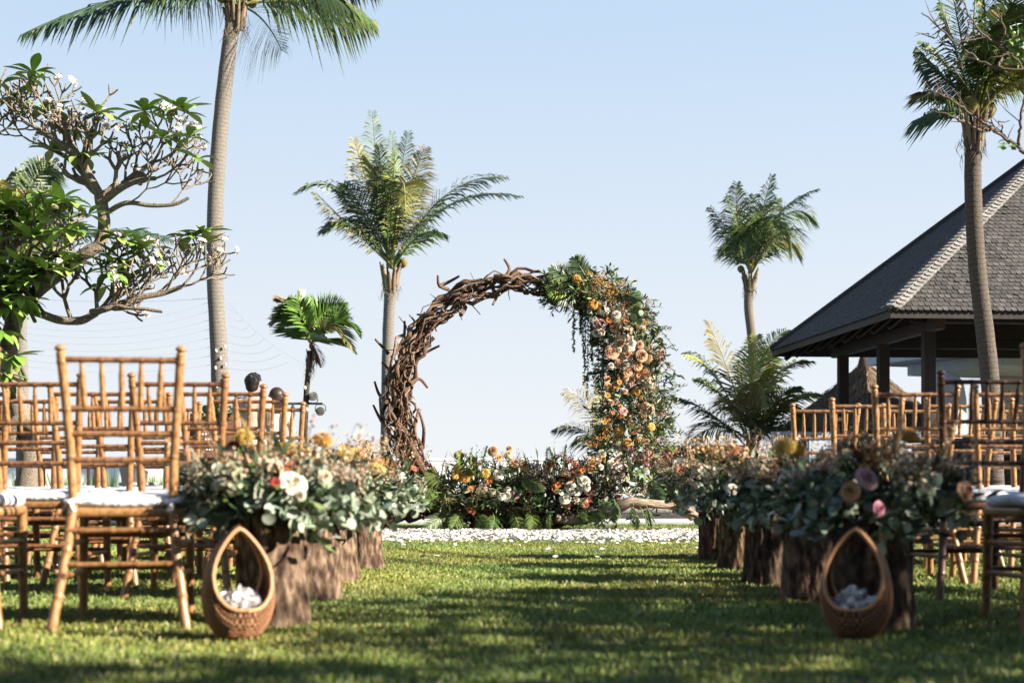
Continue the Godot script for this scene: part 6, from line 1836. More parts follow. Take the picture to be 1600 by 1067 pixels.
func pavilion() -> void:
	rng.seed = 1000
	var o := thing("pavilion", "open dark timber pavilion with a steep hipped shingle roof", "pavilion", Vector3(8.14, 0, -21.06), deg_to_rad(4.34))
	var hx := 3.6; var hz := 2.9; var ey := 2.6; var ay := 5.52
	var apex := Vector3(0, ay, 0)
	var cs := [Vector3(-hx, ey, hz), Vector3(hx, ey, hz), Vector3(hx, ey, -hz), Vector3(-hx, ey, -hz)]
	# roof body: boarded underside, fascia, sheathing
	var b := MB.new()
	for k in 4:
		var p: Vector3 = cs[k]; var q: Vector3 = cs[(k + 1) % 4]
		var i := b.vert(p); b.vert(apex); b.vert(q); b.tri(i, i + 1, i + 2)
		var dn := Vector3(0, -0.10, 0)
		b.quad(p + dn, p, q, q + dn)
		i = b.vert(p + dn); b.vert(apex + dn * 1.4); b.vert(q + dn); b.tri(i, i + 2, i + 1)
	part("roof_deck", b.mesh(), M.dark_wood, o)
	# rafters under the eaves
	for k in 9:
		b = MB.new()
		var z := -2.5 + k * 0.62
		var t := 1.0 - absf(z) / hz
		b.tube([Vector3(-hx + 0.12, ey - 0.18, z), Vector3(-hx + 0.12 + (hx - 0.2) * t, ey - 0.18 + (ay - ey) * t * (hx - 0.2) / hx, z)], [0.035, 0.035], 4)
		part("rafter", b.mesh(), M.dark_wood, o)
	# shingles: front face, each one in view a piece of its own
	var shapes := []
	var mbs := []
	for k in 4:
		var mb := shingle_mesh(1010 + k); mbs.append(mb); shapes.append(mb.mesh())
	var rest := MB.new()
	var up := Vector3(0, ay - ey, -hz).normalized()
	var nrm := Vector3(0, hz, ay - ey).normalized()
	var slope := sqrt(hz * hz + (ay - ey) * (ay - ey))
	var rows := 47
	var pieces := 0
	for r in rows:
		var t := r * 0.0855 / slope
		var half := hx * (1.0 - t)
		var x := -half + 0.06 + (0.04 if r % 2 else 0.0)
		while x < half - 0.03:
			var p: Vector3 = cs[0] + Vector3(hx, 0, 0) + up * (r * 0.0855 - 0.03) + Vector3(x, 0, 0) + nrm * 0.012
			var bs := Basis(Vector3.RIGHT, up, nrm).rotated(nrm, rf(-0.07, 0.07)).rotated(Vector3.RIGHT, rf(-0.07, 0.02) - (0.10 if rng.randf() < 0.06 else 0.0))
			var k := rng.randi() % 4
			var w: Vector3 = o.transform * p
			var sx: float = 800.0 + w.x / -w.z * F
			if sx < 1606 and pieces < 300:
				part("shingle", shapes[k], M["shingle%d" % (rng.randi() % 5)], o, Transform3D(bs, p)); pieces += 1
			else:
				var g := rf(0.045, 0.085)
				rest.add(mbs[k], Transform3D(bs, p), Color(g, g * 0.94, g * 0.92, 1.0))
			x += 0.081
	# left face: its shade is put into a darker shingle colour
	var upl := Vector3(hx, ay - ey, 0).normalized()
	var nl := Vector3(-(ay - ey), hx, 0).normalized()
	var sl := sqrt(hx * hx + (ay - ey) * (ay - ey))
	for r in int(sl / 0.0855):
		var t := r * 0.0855 / sl
		var half := hz * (1.0 - t)
		var z := -half + 0.05 + (0.04 if r % 2 else 0.0)
		while z < half - 0.03:
			var p := Vector3(-hx, ey, z) + upl * (r * 0.0855 - 0.03) + nl * 0.012
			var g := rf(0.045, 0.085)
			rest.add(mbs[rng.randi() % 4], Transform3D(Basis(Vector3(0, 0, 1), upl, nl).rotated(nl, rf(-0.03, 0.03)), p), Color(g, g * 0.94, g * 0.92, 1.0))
			z += 0.081
	stuff(part("far_shingles", rest.mesh(), M.plain, o))
	# hip: paler cap tiles in courses of three
	var hip: Vector3 = (apex - cs[0])
	var hl := hip.length()
	var hd := hip.normalized()
	var hn := (nrm + nl).normalized()
	hn = (hn - hd * hn.dot(hd)).normalized()
	var across := hd.cross(hn)
	b = MB.new()
	b.tube([cs[0] + hd * 0.04 - hn * 0.02, apex - hn * 0.03], [0.062, 0.06], 8)
	part("hip_bed", b.mesh(), M.hip_tile, o)
	for i in 54:
		var tone: Array = [0.30, 0.34, 0.26, 0.22]
		for j in 3:
			var off := (j - 1) * 0.088
			var n2 := hn.rotated(hd, (j - 1) * 0.42)
			var p: Vector3 = cs[0] + hd * (i * 0.098 - 0.02) + across * off + hn * (0.062 - absf(j - 1) * 0.026)
			var bs := Basis(hd.cross(n2), hd, n2).rotated(hd.cross(n2), -0.03 + rf(-0.02, 0.02)).scaled(Vector3(1.25, 1.1, 1.2))
			part("hip_tile", shapes[rng.randi() % 4], M["hip%d" % (rng.randi() % 3)], o, Transform3D(bs, p))
	# the hip at the far left corner, in shade
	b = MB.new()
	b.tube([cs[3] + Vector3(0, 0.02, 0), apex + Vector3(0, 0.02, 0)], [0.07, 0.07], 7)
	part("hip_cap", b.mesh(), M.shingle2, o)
	# posts and beams
	for x in [-2.75, 2.75]:
		for z in [1.95, 0.15, -1.75]:
			b = MB.new(); b.bevel_box(Transform3D(Basis(), Vector3(x, 1.28, z)), Vector3(0.155, 2.3, 0.155), 0.012)
			part("post", b.mesh(), M.dark_wood, o)
	for x in [-2.75, 2.75]:
		b = MB.new(); b.bevel_box(Transform3D(Basis(), Vector3(x, 2.50, 0.1)), Vector3(0.12, 0.16, 4.6), 0.012)
		part("beam", b.mesh(), M.beam_wood, o)
	for z in [1.95, -1.75]:
		b = MB.new(); b.bevel_box(Transform3D(Basis(), Vector3(0, 2.62, z)), Vector3(6.0, 0.15, 0.12), 0.012)
		part("beam", b.mesh(), M.dark_wood, o)
	b = MB.new(); b.bevel_box(Transform3D(Basis(), Vector3(0, 0.06, 0)), Vector3(6.2, 0.14, 4.6), 0.02)
	part("floor", b.mesh(), M.riser, o)
	# dim furniture inside
	var c := thing("bar_counter", "dark panelled bar counter inside the shaded pavilion", "counter", Vector3(8.0, 0.135, -21.9), deg_to_rad(4.34))
	b = MB.new(); b.bevel_box(Transform3D(Basis(), Vector3(0.3, 0.92, 0)), Vector3(4.3, 0.06, 0.62), 0.012)
	part("worktop", b.mesh(), M.dark_wood, c)
	for k in 6:
		b = MB.new(); b.bevel_box(Transform3D(Basis(), Vector3(-1.46 + k * 0.7, 0.44, 0.2)), Vector3(0.68, 0.88, 0.05), 0.012)
		part("panel", b.mesh(), M.slate, c)
	b = MB.new(); b.bevel_box(Transform3D(Basis(), Vector3(0.3, 0.44, -0.05)), Vector3(4.2, 0.86, 0.4), 0.012)
	part("carcass", b.mesh(), M.black, c)
	for k in 3:
		var s := thing("bar_stool", "dark bar stool %s the counter in the pavilion" % ["at the left end of", "before the middle of", "toward the right of"][k], "stool", Vector3(6.25 + k * 0.62, 0.135, -20.9), 0.2 * k, "dark stools in the pavilion")
		b = MB.new(); b.bevel_box(Transform3D(Basis(), Vector3(0, 0.62, 0)), Vector3(0.36, 0.06, 0.36), 0.02)
		part("seat", b.mesh(), M.black, s)
		b = MB.new(); b.bevel_box(Transform3D(Basis(), Vector3(0, 0.85, -0.17)), Vector3(0.34, 0.22, 0.03), 0.01)
		part("backrest", b.mesh(), M.black, s)
		for q in 4:
			b = MB.new(); b.tube([Vector3(-0.15 if q & 1 else 0.15, 0.6, -0.15 if q & 2 else 0.15), Vector3(-0.18 if q & 1 else 0.18, 0, -0.18 if q & 2 else 0.18)], [0.016, 0.014], 6)
			part("leg", b.mesh(), M.dark_wood, s)

	# thatched hut beyond
	rng.seed = 1050
	var h := thing("thatched_hut", "small hut with a shaggy brown thatched pyramid roof beyond the pavilion", "hut", at(1352, 780, 32.0) * Vector3(1, 0, 1), 0.62)
	var ap := Vector3(0, 3.10, 0)
	var he := 1.45; var hy := 1.55
	b = MB.new()
	b.col = Color(0.8, 0.75, 0.7)
	for k in 4:
		var a := TAU * k / 4 + PI / 4
		var a2 := a - TAU / 4
		var p := Vector3(cos(a) * he * 1.3, hy, sin(a) * he * 1.3); var q := Vector3(cos(a2) * he * 1.3, hy, sin(a2) * he * 1.3)
		var i := b.vert(p); b.vert(ap); b.vert(q); b.tri(i, i + 1, i + 2)
		i = b.vert(p); b.vert(ap - Vector3(0, 0.2, 0)); b.vert(q); b.tri(i, i + 2, i + 1)
	part("roof", b.mesh(), M.thatch, h)
	b = MB.new()
	for k in 4:
		var a := TAU * k / 4 + PI / 4
		var a2 := a - TAU / 4
		var p := Vector3(cos(a) * he * 1.3, hy, sin(a) * he * 1.3); var q := Vector3(cos(a2) * he * 1.3, hy, sin(a2) * he * 1.3)
		var nn := (ap - p).cross(q - p).normalized()
		if nn.y < 0: nn = -nn
		for i in 620:
			var u := rng.randf(); var v := 1.0 - sqrt(rng.randf())
			var e := p.lerp(q, u).lerp(ap, v)
			var dn := (p.lerp(q, u) - ap).normalized()
			b.col = vary(Color(0.95, 0.88, 0.8), 0.35)
			var L := rf(0.16, 0.34)
			b.flat_strip(e + nn * 0.02, e + dn * L * 0.5 + nn * rf(0.03, 0.06), e + dn * L + nn * rf(0.01, 0.05) + rdir() * 0.02, (q - p).normalized(), 0.010, 0.014)
	stuff(part("straw", b.mesh(), M.thatch, h))
	b = MB.new(); b.col = Color(0.7, 0.55, 0.5)
	b.tube([ap + Vector3(0, -0.16, 0), ap + Vector3(0, 0.05, 0), ap + Vector3(0, 0.13, 0)], [0.17, 0.13, 0.09], 9)
	part("roof_cap", b.mesh(), M.thatch, h)
	for k in 4:
		b = MB.new()
		var a := TAU * k / 4 + PI / 4
		b.tube([Vector3(cos(a) * 1.35, 0, sin(a) * 1.35), Vector3(cos(a) * 1.35, 1.7, sin(a) * 1.35)], [0.07, 0.06], 8)
		part("post", b.mesh(), M.beam_wood, h)

	# white modern building
	var w := thing("white_building", "pale modern building with a flat canopy slab and a rounded pillar", "building", Vector3(10.2, 0, -29.0), 0.35)
	b = MB.new(); b.bevel_box(Transform3D(Basis(), Vector3(1.0, 2.95, 0.2)), Vector3(6.4, 0.22, 4.2), 0.02)
	part("canopy_slab", b.mesh(), M.concrete, w)
	b = MB.new(); b.bevel_box(Transform3D(Basis(), Vector3(1.2, 2.72, 0.2)), Vector3(5.6, 0.24, 3.0), 0.02)
	part("soffit_beam", b.mesh(), M.concrete, w)
	b = MB.new()
	b.tube([Vector3(-2.1, 0, 0.6), Vector3(-2.1, 2.0, 0.6), Vector3(-2.1, 2.35, 0.6), Vector3(-2.1, 2.50, 0.6), Vector3(-2.1, 2.58, 0.6)], [0.42, 0.42, 0.36, 0.22, 0.02], 24)
	part("rounded_pillar", b.mesh(), M.concrete, w)
	for k in 3:
		b = MB.new(); b.bevel_box(Transform3D(Basis(), Vector3(0.9 + k * 1.5, 1.3, -0.8)), Vector3(1.25, 2.6, 0.2), 0.02)
		part("wall_panel", b.mesh(), M.concrete, w)
	b = MB.new(); b.bevel_box(Transform3D(Basis(), Vector3(0.5, 0.25, -0.7)), Vector3(6.0, 0.5, 0.4), 0.02)
	part("base_wall", b.mesh(), M.concrete, w)

# ---------------------------------------------------------------- people: a smooth field round a skeleton, meshed as surface nets
func surface_nets(b: MB, bones: Array, cell: float, soft: float) -> void:
	var lo := Vector3.INF; var hi := -Vector3.INF
	for e in bones:
		var r: float = maxf(e[2], e[3]) + cell * 2.0
		for p in [e[0], e[1]]:
			lo = lo.min(p - Vector3.ONE * r); hi = hi.max(p + Vector3.ONE * r)
	var n := Vector3i(((hi - lo) / cell).ceil()) + Vector3i.ONE
	var f := PackedFloat32Array(); f.resize(n.x * n.y * n.z); f.fill(1.0)
	for e in bones:
		var a: Vector3 = e[0]; var c: Vector3 = e[1]
		var ra: float = e[2]; var rb: float = e[3]
		var pad := maxf(ra, rb) + soft + cell * 2.0
		var i0 := Vector3i(((a.min(c) - Vector3.ONE * pad - lo) / cell).floor()).max(Vector3i.ZERO)
		var i1 := Vector3i(((a.max(c) + Vector3.ONE * pad - lo) / cell).ceil()).min(n - Vector3i.ONE)
		var ac := c - a
		var l2 := maxf(ac.length_squared(), 1e-9)
		for z in range(i0.z, i1.z + 1):
			for y in range(i0.y, i1.y + 1):
				for x in range(i0.x, i1.x + 1):
					var p := lo + Vector3(x, y, z) * cell
					var t := clampf((p - a).dot(ac) / l2, 0.0, 1.0)
					var d := p.distance_to(a + ac * t) - lerpf(ra, rb, t)
					var k := x + n.x * (y + n.y * z)
					var g := f[k]
					var h := clampf(0.5 + 0.5 * (g - d) / soft, 0.0, 1.0)
					f[k] = lerpf(g, d, h) - soft * h * (1.0 - h)
	var ids := {}
	var sx := 1; var sy := n.x; var sz := n.x * n.y
	for z in n.z - 1:
		for y in n.y - 1:
			for x in n.x - 1:
				var k := x + n.x * (y + n.y * z)
				var m := 0
				for q in 8:
					if f[k + (sx if q & 1 else 0) + (sy if q & 2 else 0) + (sz if q & 4 else 0)] < 0.0: m += 1
				if m == 0 or m == 8: continue
				var sum := Vector3.ZERO; var cnt := 0
				for q in 8:
					for ax in 3:
						var bit := 1 << ax
						if q & bit: continue
						var va := f[k + (sx if q & 1 else 0) + (sy if q & 2 else 0) + (sz if q & 4 else 0)]
						var w := q | bit
						var vb := f[k + (sx if w & 1 else 0) + (sy if w & 2 else 0) + (sz if w & 4 else 0)]
						if (va < 0.0) == (vb < 0.0): continue
						var t := va / (va - vb)
						var p := Vector3(1 if q & 1 else 0, 1 if q & 2 else 0, 1 if q & 4 else 0)
						p[ax] = t
						sum += p; cnt += 1
				ids[k] = b.vert(lo + (Vector3(x, y, z) + sum / cnt) * cell)
	for k in ids:
		var x: int = k % n.x; var y: int = (k / n.x) % n.y; var z: int = k / sz
		var here := f[k] < 0.0
		for ax in 3:
			var s: int = [sx, sy, sz][ax]
			if (f[k + s] < 0.0) == here: continue
			var u: int = [sy, sz, sx][ax]; var w: int = [sz, sx, sy][ax]
			if not (ids.has(k - u) and ids.has(k - w) and ids.has(k - u - w)): continue
			var q := [ids[k], ids[k - u], ids[k - u - w], ids[k - w]]
			if here: q = [q[3], q[2], q[1], q[0]]
			b.tri(q[0], q[1], q[2]); b.tri(q[0], q[2], q[3])

func hand_bones(wrist: Vector3, down: Vector3, fwd: Vector3, side: float) -> Array:
	# palm, four unequal fingers with a bend, thumb leaving the side near the wrist
	var across := down.cross(fwd).normalized() * side
	var out := []
	for k in 4:
		var o := across * 0.0 + fwd * (0.030 - k * 0.020)
		out.append([wrist + down * 0.01 + o * 0.7, wrist + down * 0.085 + o, 0.013, 0.011])
		var L: float = [0.070, 0.078, 0.073, 0.058][k]
		var k0 := wrist + down * 0.085 + o
		var k1 := k0 + down * L * 0.5 + across * 0.006
		out.append([k0, k1, 0.0095, 0.0085])
		out.append([k1, k1 + (down * 0.8 + across * 0.55).normalized() * L * 0.5, 0.0085, 0.0072])
	var t0 := wrist + down * 0.025 + fwd * 0.030
	var t1 := t0 + (down * 0.7 + fwd * 0.7).normalized() * 0.042
	out.append([t0, t1, 0.012, 0.010])
	out.append([t1, t1 + (down * 0.95 + fwd * 0.15 + across * 0.2).normalized() * 0.034, 0.010, 0.008])
	return out

func person(label: String, where: Vector3, turn: float, tall: float, dress: bool) -> void:
	var o := thing("person", label, "person", where, turn)
	var k := tall / 1.75
	var sh := 0.165 if dress else 0.19
	var v := func(x: float, y: float, z: float) -> Vector3: return Vector3(x, y, z) * k
	var body := [[v.call(0, 1.0, 0), v.call(0, 1.12, 0.0), 0.115 * k, 0.105 * k], [v.call(0, 1.12, 0), v.call(0, 1.33, 0.01), 0.105 * k, 0.115 * k], [v.call(-sh * 0.6, 1.36, 0.01), v.call(sh * 0.6, 1.36, 0.01), 0.09 * k, 0.09 * k], [v.call(0, 1.40, 0.02), v.call(0, 1.56, 0.0), 0.060 * k, 0.050 * k]]
	var coat := []
	var legs := []
	for s in [-1, 1]:
		var hip: Vector3 = v.call(s * 0.085, 0.93, 0); var knee: Vector3 = v.call(s * 0.095, 0.50, -0.015); var ank: Vector3 = v.call(s * 0.09, 0.09, 0.02)
		var shd: Vector3 = v.call(s * sh, 1.42, 0.01); var elb: Vector3 = v.call(s * (sh + 0.05), 1.13, 0.03); var wri: Vector3 = v.call(s * (sh + 0.03), 0.90, -0.07)
		body.append_array([[hip, knee, 0.082 * k, 0.056 * k], [knee, ank, 0.054 * k, 0.036 * k], [ank, v.call(s * 0.10, 0.035, -0.14), 0.040 * k, 0.030 * k], [shd, elb, 0.052 * k, 0.042 * k], [elb, wri, 0.040 * k, 0.028 * k]])
		coat.append_array([[shd, elb, 0.066 * k, 0.056 * k], [elb, elb.lerp(wri, 0.9), 0.055 * k, 0.044 * k]])
		legs.append_array([[hip, knee, 0.096 * k, 0.074 * k], [knee, ank + Vector3(0, 0.02, 0), 0.072 * k, 0.062 * k]])
	var skin := MB.new()
	surface_nets(skin, body, 0.016, 0.035)
	var hc: Vector3 = v.call(0, 1.64, -0.01)
	var head := [[hc + Vector3(0, 0.015, 0.015), hc + Vector3(0, 0.025, -0.01), 0.088, 0.086], [hc + Vector3(0, -0.06, -0.045), hc + Vector3(0, -0.075, -0.055), 0.052, 0.042], [hc + Vector3(0, 0.0, -0.092), hc + Vector3(0, -0.028, -0.108), 0.010, 0.014], [hc + Vector3(-0.086, -0.01, 0.0), hc + Vector3(-0.09, 0.015, 0.012), 0.013, 0.016], [hc + Vector3(0.086, -0.01, 0.0), hc + Vector3(0.09, 0.015, 0.012), 0.013, 0.016],
		[hc + Vector3(-0.022, -0.062, -0.092), hc + Vector3(0.022, -0.062, -0.092), 0.008, 0.008], [hc + Vector3(0, -0.06, 0.02), hc + Vector3(0, -0.14, 0.025), 0.052, 0.052]]
	surface_nets(skin, head, 0.006, 0.018)
	for s in [-1, 1]:
		surface_nets(skin, hand_bones(v.call(s * (sh + 0.03), 0.90, -0.07), Vector3(s * -0.03, -0.97, -0.22).normalized(), Vector3(0, -0.2, -1).normalized(), -s), 0.0045, 0.006)
	part("body", skin.mesh(), M.skin, o)
	var e := MB.new()
	for s in [-1, 1]:
		e.tube([hc + Vector3(s * 0.032, 0.0, -0.080), hc + Vector3(s * 0.032, 0.0, -0.0855), hc + Vector3(s * 0.032, 0.0, -0.087)], [0.011, 0.009, 0.002], 8)
	part("eyes", e.mesh(), M.black, o)
	var cloth := MB.new()
	if dress:
		var db := [[v.call(0, 1.0, 0), v.call(0, 1.14, 0), 0.135 * k, 0.112 * k], [v.call(0, 1.14, 0), v.call(0, 1.32, 0.01), 0.112 * k, 0.125 * k], [v.call(-sh * 0.62, 1.37, 0.01), v.call(sh * 0.62, 1.37, 0.01), 0.096 * k, 0.096 * k]]
		for s in [-1, 0, 1]:
			db.append([v.call(s * 0.05, 0.98, 0), v.call(s * 0.13, 0.42, 0), 0.13 * k, 0.13 * k])
		surface_nets(cloth, db, 0.016, 0.05)
		part("dress", cloth.mesh(), M.dress, o)
	else:
		surface_nets(cloth, coat + [[v.call(0, 0.88, 0), v.call(0, 1.12, 0), 0.155 * k, 0.135 * k], [v.call(0, 1.12, 0), v.call(0, 1.33, 0.01), 0.135 * k, 0.145 * k], [v.call(-sh * 0.7, 1.38, 0.01), v.call(sh * 0.7, 1.38, 0.01), 0.098 * k, 0.098 * k], [v.call(-0.05, 1.46, 0.015), v.call(0.05, 1.46, 0.015), 0.055, 0.055]], 0.016, 0.035)
		part("jacket", cloth.mesh(), M.jacket, o)
		var tr := MB.new()
		surface_nets(tr, legs + [[v.call(-0.06, 0.95, 0), v.call(0.06, 0.95, 0), 0.11 * k, 0.11 * k]], 0.016, 0.03)
		part("trousers", tr.mesh(), M.trousers, o)
	for s in [-1, 1]:
		var shoe := MB.new()
		surface_nets(shoe, [[v.call(s * 0.09, 0.05, 0.05), v.call(s * 0.10, 0.035, -0.16), 0.046, 0.036]], 0.010, 0.01)
		part("shoe", shoe.mesh(), M.beam_wood, o)
	var hair := MB.new()
	var hb := [[hc + Vector3(0, 0.035, 0.03), hc + Vector3(0, 0.05, -0.02), 0.093, 0.086], [hc + Vector3(0, -0.03, 0.045), hc + Vector3(0, 0.03, 0.04), 0.075, 0.09]]
	if dress:
		for s in 5: hb.append([hc + Vector3((s - 2) * 0.03, 0.0, 0.06), hc + Vector3((s - 2) * 0.042, -0.30 - 0.03 * sin(s * 2.0), 0.075), 0.05, 0.028])
	else:
		rng.seed = 77
		for i in 26:
			var d := rdir(); d.y = absf(d.y) * 0.9 + 0.1
			d.z = absf(d.z) if d.y < 0.5 else d.z
			hb.append([hc + Vector3(0, 0.03, 0.012) + d * 0.085, hc + Vector3(0, 0.03, 0.012) + d * rf(0.098, 0.118) + Vector3(0.012, 0, 0), 0.018, 0.009])
	surface_nets(hair, hb, 0.0065, 0.014)
	part("hair", hair.mesh(), M.hair_brown if dress else M.hair_black, o)

# ---------------------------------------------------------------- smaller things round the lawn
func extras() -> void:
	rng.seed = 1200
	person("man with short black hair and beige jacket seen from behind", at(395, 810, 17.0) * Vector3(1, 0, 1), -0.25, 1.715, false)
	person("woman with long brown hair in a white dress beside the man", at(432, 810, 17.35) * Vector3(1, 0, 1), 0.2, 1.56, true)
	# brown sign board on an easel
	var s := thing("easel", "slender wooden easel carrying the brown sign board", "easel", at(332, 780, 14.5) * Vector3(1, 0, 1))
	var b := MB.new(); b.tube([Vector3(-0.22, 0, 0.05), Vector3(-0.05, 1.25, -0.06)], [0.014, 0.012], 6); part("leg", b.mesh(), M.bamboo1, s)
	b = MB.new(); b.tube([Vector3(0.22, 0, 0.05), Vector3(0.05, 1.25, -0.06)], [0.014, 0.012], 6); part("leg", b.mesh(), M.bamboo1, s)
	b = MB.new(); b.tube([Vector3(0, 0, -0.45), Vector3(0, 1.2, -0.08)], [0.013, 0.012], 6); part("leg", b.mesh(), M.bamboo1, s)
	b = MB.new(); b.tube([Vector3(-0.25, 0.68, 0.005), Vector3(0.25, 0.68, 0.005)], [0.014, 0.014], 6); part("ledge", b.mesh(), M.bamboo1, s)
	b = MB.new(); b.tube([Vector3(-0.19, 0.3, 0.025), Vector3(0.19, 0.3, 0.025)], [0.011, 0.011], 6); part("brace", b.mesh(), M.bamboo1, s)
	var sg := thing("sign_board", "brown wooden welcome board with lines of small white writing on the easel", "sign", s.position + Vector3(0, 0.69, 0.03))
	b = MB.new(); b.bevel_box(Transform3D(Basis(Vector3.RIGHT, -0.07), Vector3(0, 0.23, 0)), Vector3(0.46, 0.46, 0.018), 0.004)
	part("board", b.mesh(), M.sign_brown, sg)
	b = MB.new()
	for r in 7:
		var w: float = [0.10, 0.26, 0.18, 0.30, 0.14, 0.22, 0.12][r]
		var x := -w * 0.5
		while x < w * 0.5:
			var ww := rf(0.012, 0.035)
			b.box(Transform3D(Basis(Vector3.RIGHT, -0.07), Vector3(x + ww * 0.5, 0.40 - r * 0.052, 0.0125 - (0.40 - r * 0.052 - 0.23) * 0.07)), Vector3(ww, rf(0.012, 0.02), 0.002))
			x += ww + 0.012
	stuff(part("lettering", b.mesh(), M.white_wall, sg))
	var lf := thing("leaf_spray", "sprig of green leaves tied to the top of the sign board", "leaves", sg.position + Vector3(0.08, 0.44, 0.03))
	b = MB.new()
	sprigs(b, Vector3(0, 0.04, 0), 0.16, 0.07, 0.05, 24, 0.09, [Color(0.05, 0.10, 0.03), Color(0.10, 0.16, 0.05)], 0.2)
	stuff(part("leaves", b.mesh(), M.leaf, lf))
	# loudspeaker
	var sp := thing("loudspeaker", "black floor loudspeaker behind the sign board", "loudspeaker", at(306, 780, 16.0) * Vector3(1, 0, 1), 0.1)
	b = MB.new(); b.bevel_box(Transform3D(Basis(), Vector3(0, 0.42, 0)), Vector3(0.42, 0.78, 0.40), 0.02); part("cabinet", b.mesh(), M.black, sp)
	b = MB.new(); b.bevel_box(Transform3D(Basis(), Vector3(0, 0.42, 0.205)), Vector3(0.37, 0.70, 0.012), 0.004); part("grille", b.mesh(), M.metal_dark, sp)
	for q in 4:
		b = MB.new(); b.tube([Vector3(-0.16 if q & 1 else 0.16, 0.0, -0.15 if q & 2 else 0.15), Vector3(-0.16 if q & 1 else 0.16, 0.035, -0.15 if q & 2 else 0.15)], [0.02, 0.02], 8); part("foot", b.mesh(), M.black, sp)
	# lighting stand with two cans
	var st := thing("lighting_stand", "dark green tripod stand with cross bar for two lamps", "light stand", at(457, 800, 20.0) * Vector3(1, 0, 1))
	b = MB.new(); b.tube([Vector3(0, 0.1, 0), Vector3(0, 1.53, 0)], [0.022, 0.018], 8); part("pole", b.mesh(), M.stand_green, st)
	b = MB.new(); b.tube([Vector3(-0.17, 1.53, 0), Vector3(0.42, 1.53, 0)], [0.016, 0.016], 8); part("cross_bar", b.mesh(), M.stand_green, st)
	b = MB.new(); b.tube([Vector3(0, 1.36, 0), Vector3(0, 1.48, 0)], [0.032, 0.032], 8); part("collar", b.mesh(), M.stand_green, st)
	for k in 3:
		var a := TAU * k / 3 + 0.4
		b = MB.new(); b.tube([Vector3(0, 0.45, 0), Vector3(cos(a) * 0.45, 0.012, sin(a) * 0.45)], [0.014, 0.012], 6); part("leg", b.mesh(), M.stand_green, st)
	for k in 2:
		var up := k == 0
		var lp := thing("stage_lamp", "round black stage lamp %s the stand's cross bar" % ["standing above", "hanging below the end of"][k], "lamp", st.position + Vector3(0.28 if up else 0.39, 1.53, 0), 0.35 if up else 0.1)
		var cy := 0.10 if up else -0.11
		b = MB.new(); b.tube([Vector3(0, cy, -0.11), Vector3(0, cy, -0.09), Vector3(0, cy, 0.04), Vector3(0, cy, 0.06), Vector3(0, cy, 0.06), Vector3(0, cy, 0.045)], [0.03, 0.055, 0.062, 0.066, 0.058, 0.056], 16); part("housing", b.mesh(), M.concrete_dark, lp)
		b = MB.new(); b.tube([Vector3(0, cy, 0.046), Vector3(0, cy, 0.05)], [0.056, 0.05], 16); part("lens", b.mesh(), M.lens_grey, lp)
		b = MB.new(); b.tube([Vector3(-0.072, cy, 0), Vector3(-0.072, cy * 0.4, 0), Vector3(-0.05, cy * 0.12, 0), Vector3(0.05, cy * 0.12, 0), Vector3(0.072, cy * 0.4, 0), Vector3(0.072, cy, 0)], taper(6, 0.007, 0.007), 6); part("yoke", b.mesh(), M.black, lp)
	# table and tub chair by the wall
	var t := thing("side_table", "slim dark edged table beyond the left chairs", "table", at(102, 790, 20.0) * Vector3(1, 0, 1), 0.1)
	b = MB.new(); b.bevel_box(Transform3D(Basis(), Vector3(0, 0.735, 0)), Vector3(0.86, 0.035, 0.6), 0.008); part("tabletop", b.mesh(), M.beam_wood, t)
	for q in 4:
		b = MB.new(); b.bevel_box(Transform3D(Basis(), Vector3(-0.36 if q & 1 else 0.36, 0.36, -0.24 if q & 2 else 0.24)), Vector3(0.045, 0.715, 0.045), 0.006); part("leg", b.mesh(), M.beam_wood, t)
	var vs := thing("flower_vase", "small glass of red flowers on the slim table", "vase", t.position + Vector3(-0.14, 0.7525, 0.1))
	b = MB.new(); b.col = Color(0.5, 0.5, 0.5); b.tube([Vector3(0, 0, 0), Vector3(0, 0.04, 0), Vector3(0, 0.07, 0)], [0.025, 0.035, 0.028], 10); part("glass", b.mesh(), M.plain, vs)
	for k in 4: flower(vs, "rose1", Vector3(rf(-0.03, 0.03), 0.085 + rf(0, 0.02), rf(-0.03, 0.03)), Vector3(rf(-0.5, 0.5), 1, rf(-0.5, 0.5)), 0.028, Color(0.50, 0.06, 0.02))
	var tc := thing("tub_chair", "grey moulded tub chair in front of the white wall", "chair", at(217, 785, 21.0) * Vector3(1, 0, 1), -0.9)
	b = MB.new()
	var rings := []
	for i in 7:
		var f := i / 6.0
		var ring := []
		for j in 14:
			var a := PI * (j / 13.0)
			var r := 0.24 + 0.07 * f
			var y := 0.38 + 0.36 * f * (0.55 + 0.45 * sin(a))
			ring.append(Vector3(cos(a) * r, y, sin(a) * r))
		for j in 14:
			var a := PI * (1.0 - j / 13.0)
			var r := 0.22 + 0.07 * f
			var y := 0.38 + 0.36 * f * (0.55 + 0.45 * sin(a))
			ring.append(Vector3(cos(a) * r, y, sin(a) * r))
		rings.append(ring)
	b.loft(rings, false, true); part("shell", b.mesh(), M.tub_grey, tc)
	b = MB.new(); b.bevel_box(Transform3D(Basis(), Vector3(0, 0.39, 0.02)), Vector3(0.46, 0.06, 0.44), 0.03); part("seat", b.mesh(), M.tub_grey, tc)
	for q in 4:
		b = MB.new(); b.tube([Vector3(-0.16 if q & 1 else 0.16, 0.37, -0.14 if q & 2 else 0.16), Vector3(-0.21 if q & 1 else 0.21, 0, -0.19 if q & 2 else 0.21)], [0.016, 0.012], 6); part("leg", b.mesh(), M.beam_wood, tc)

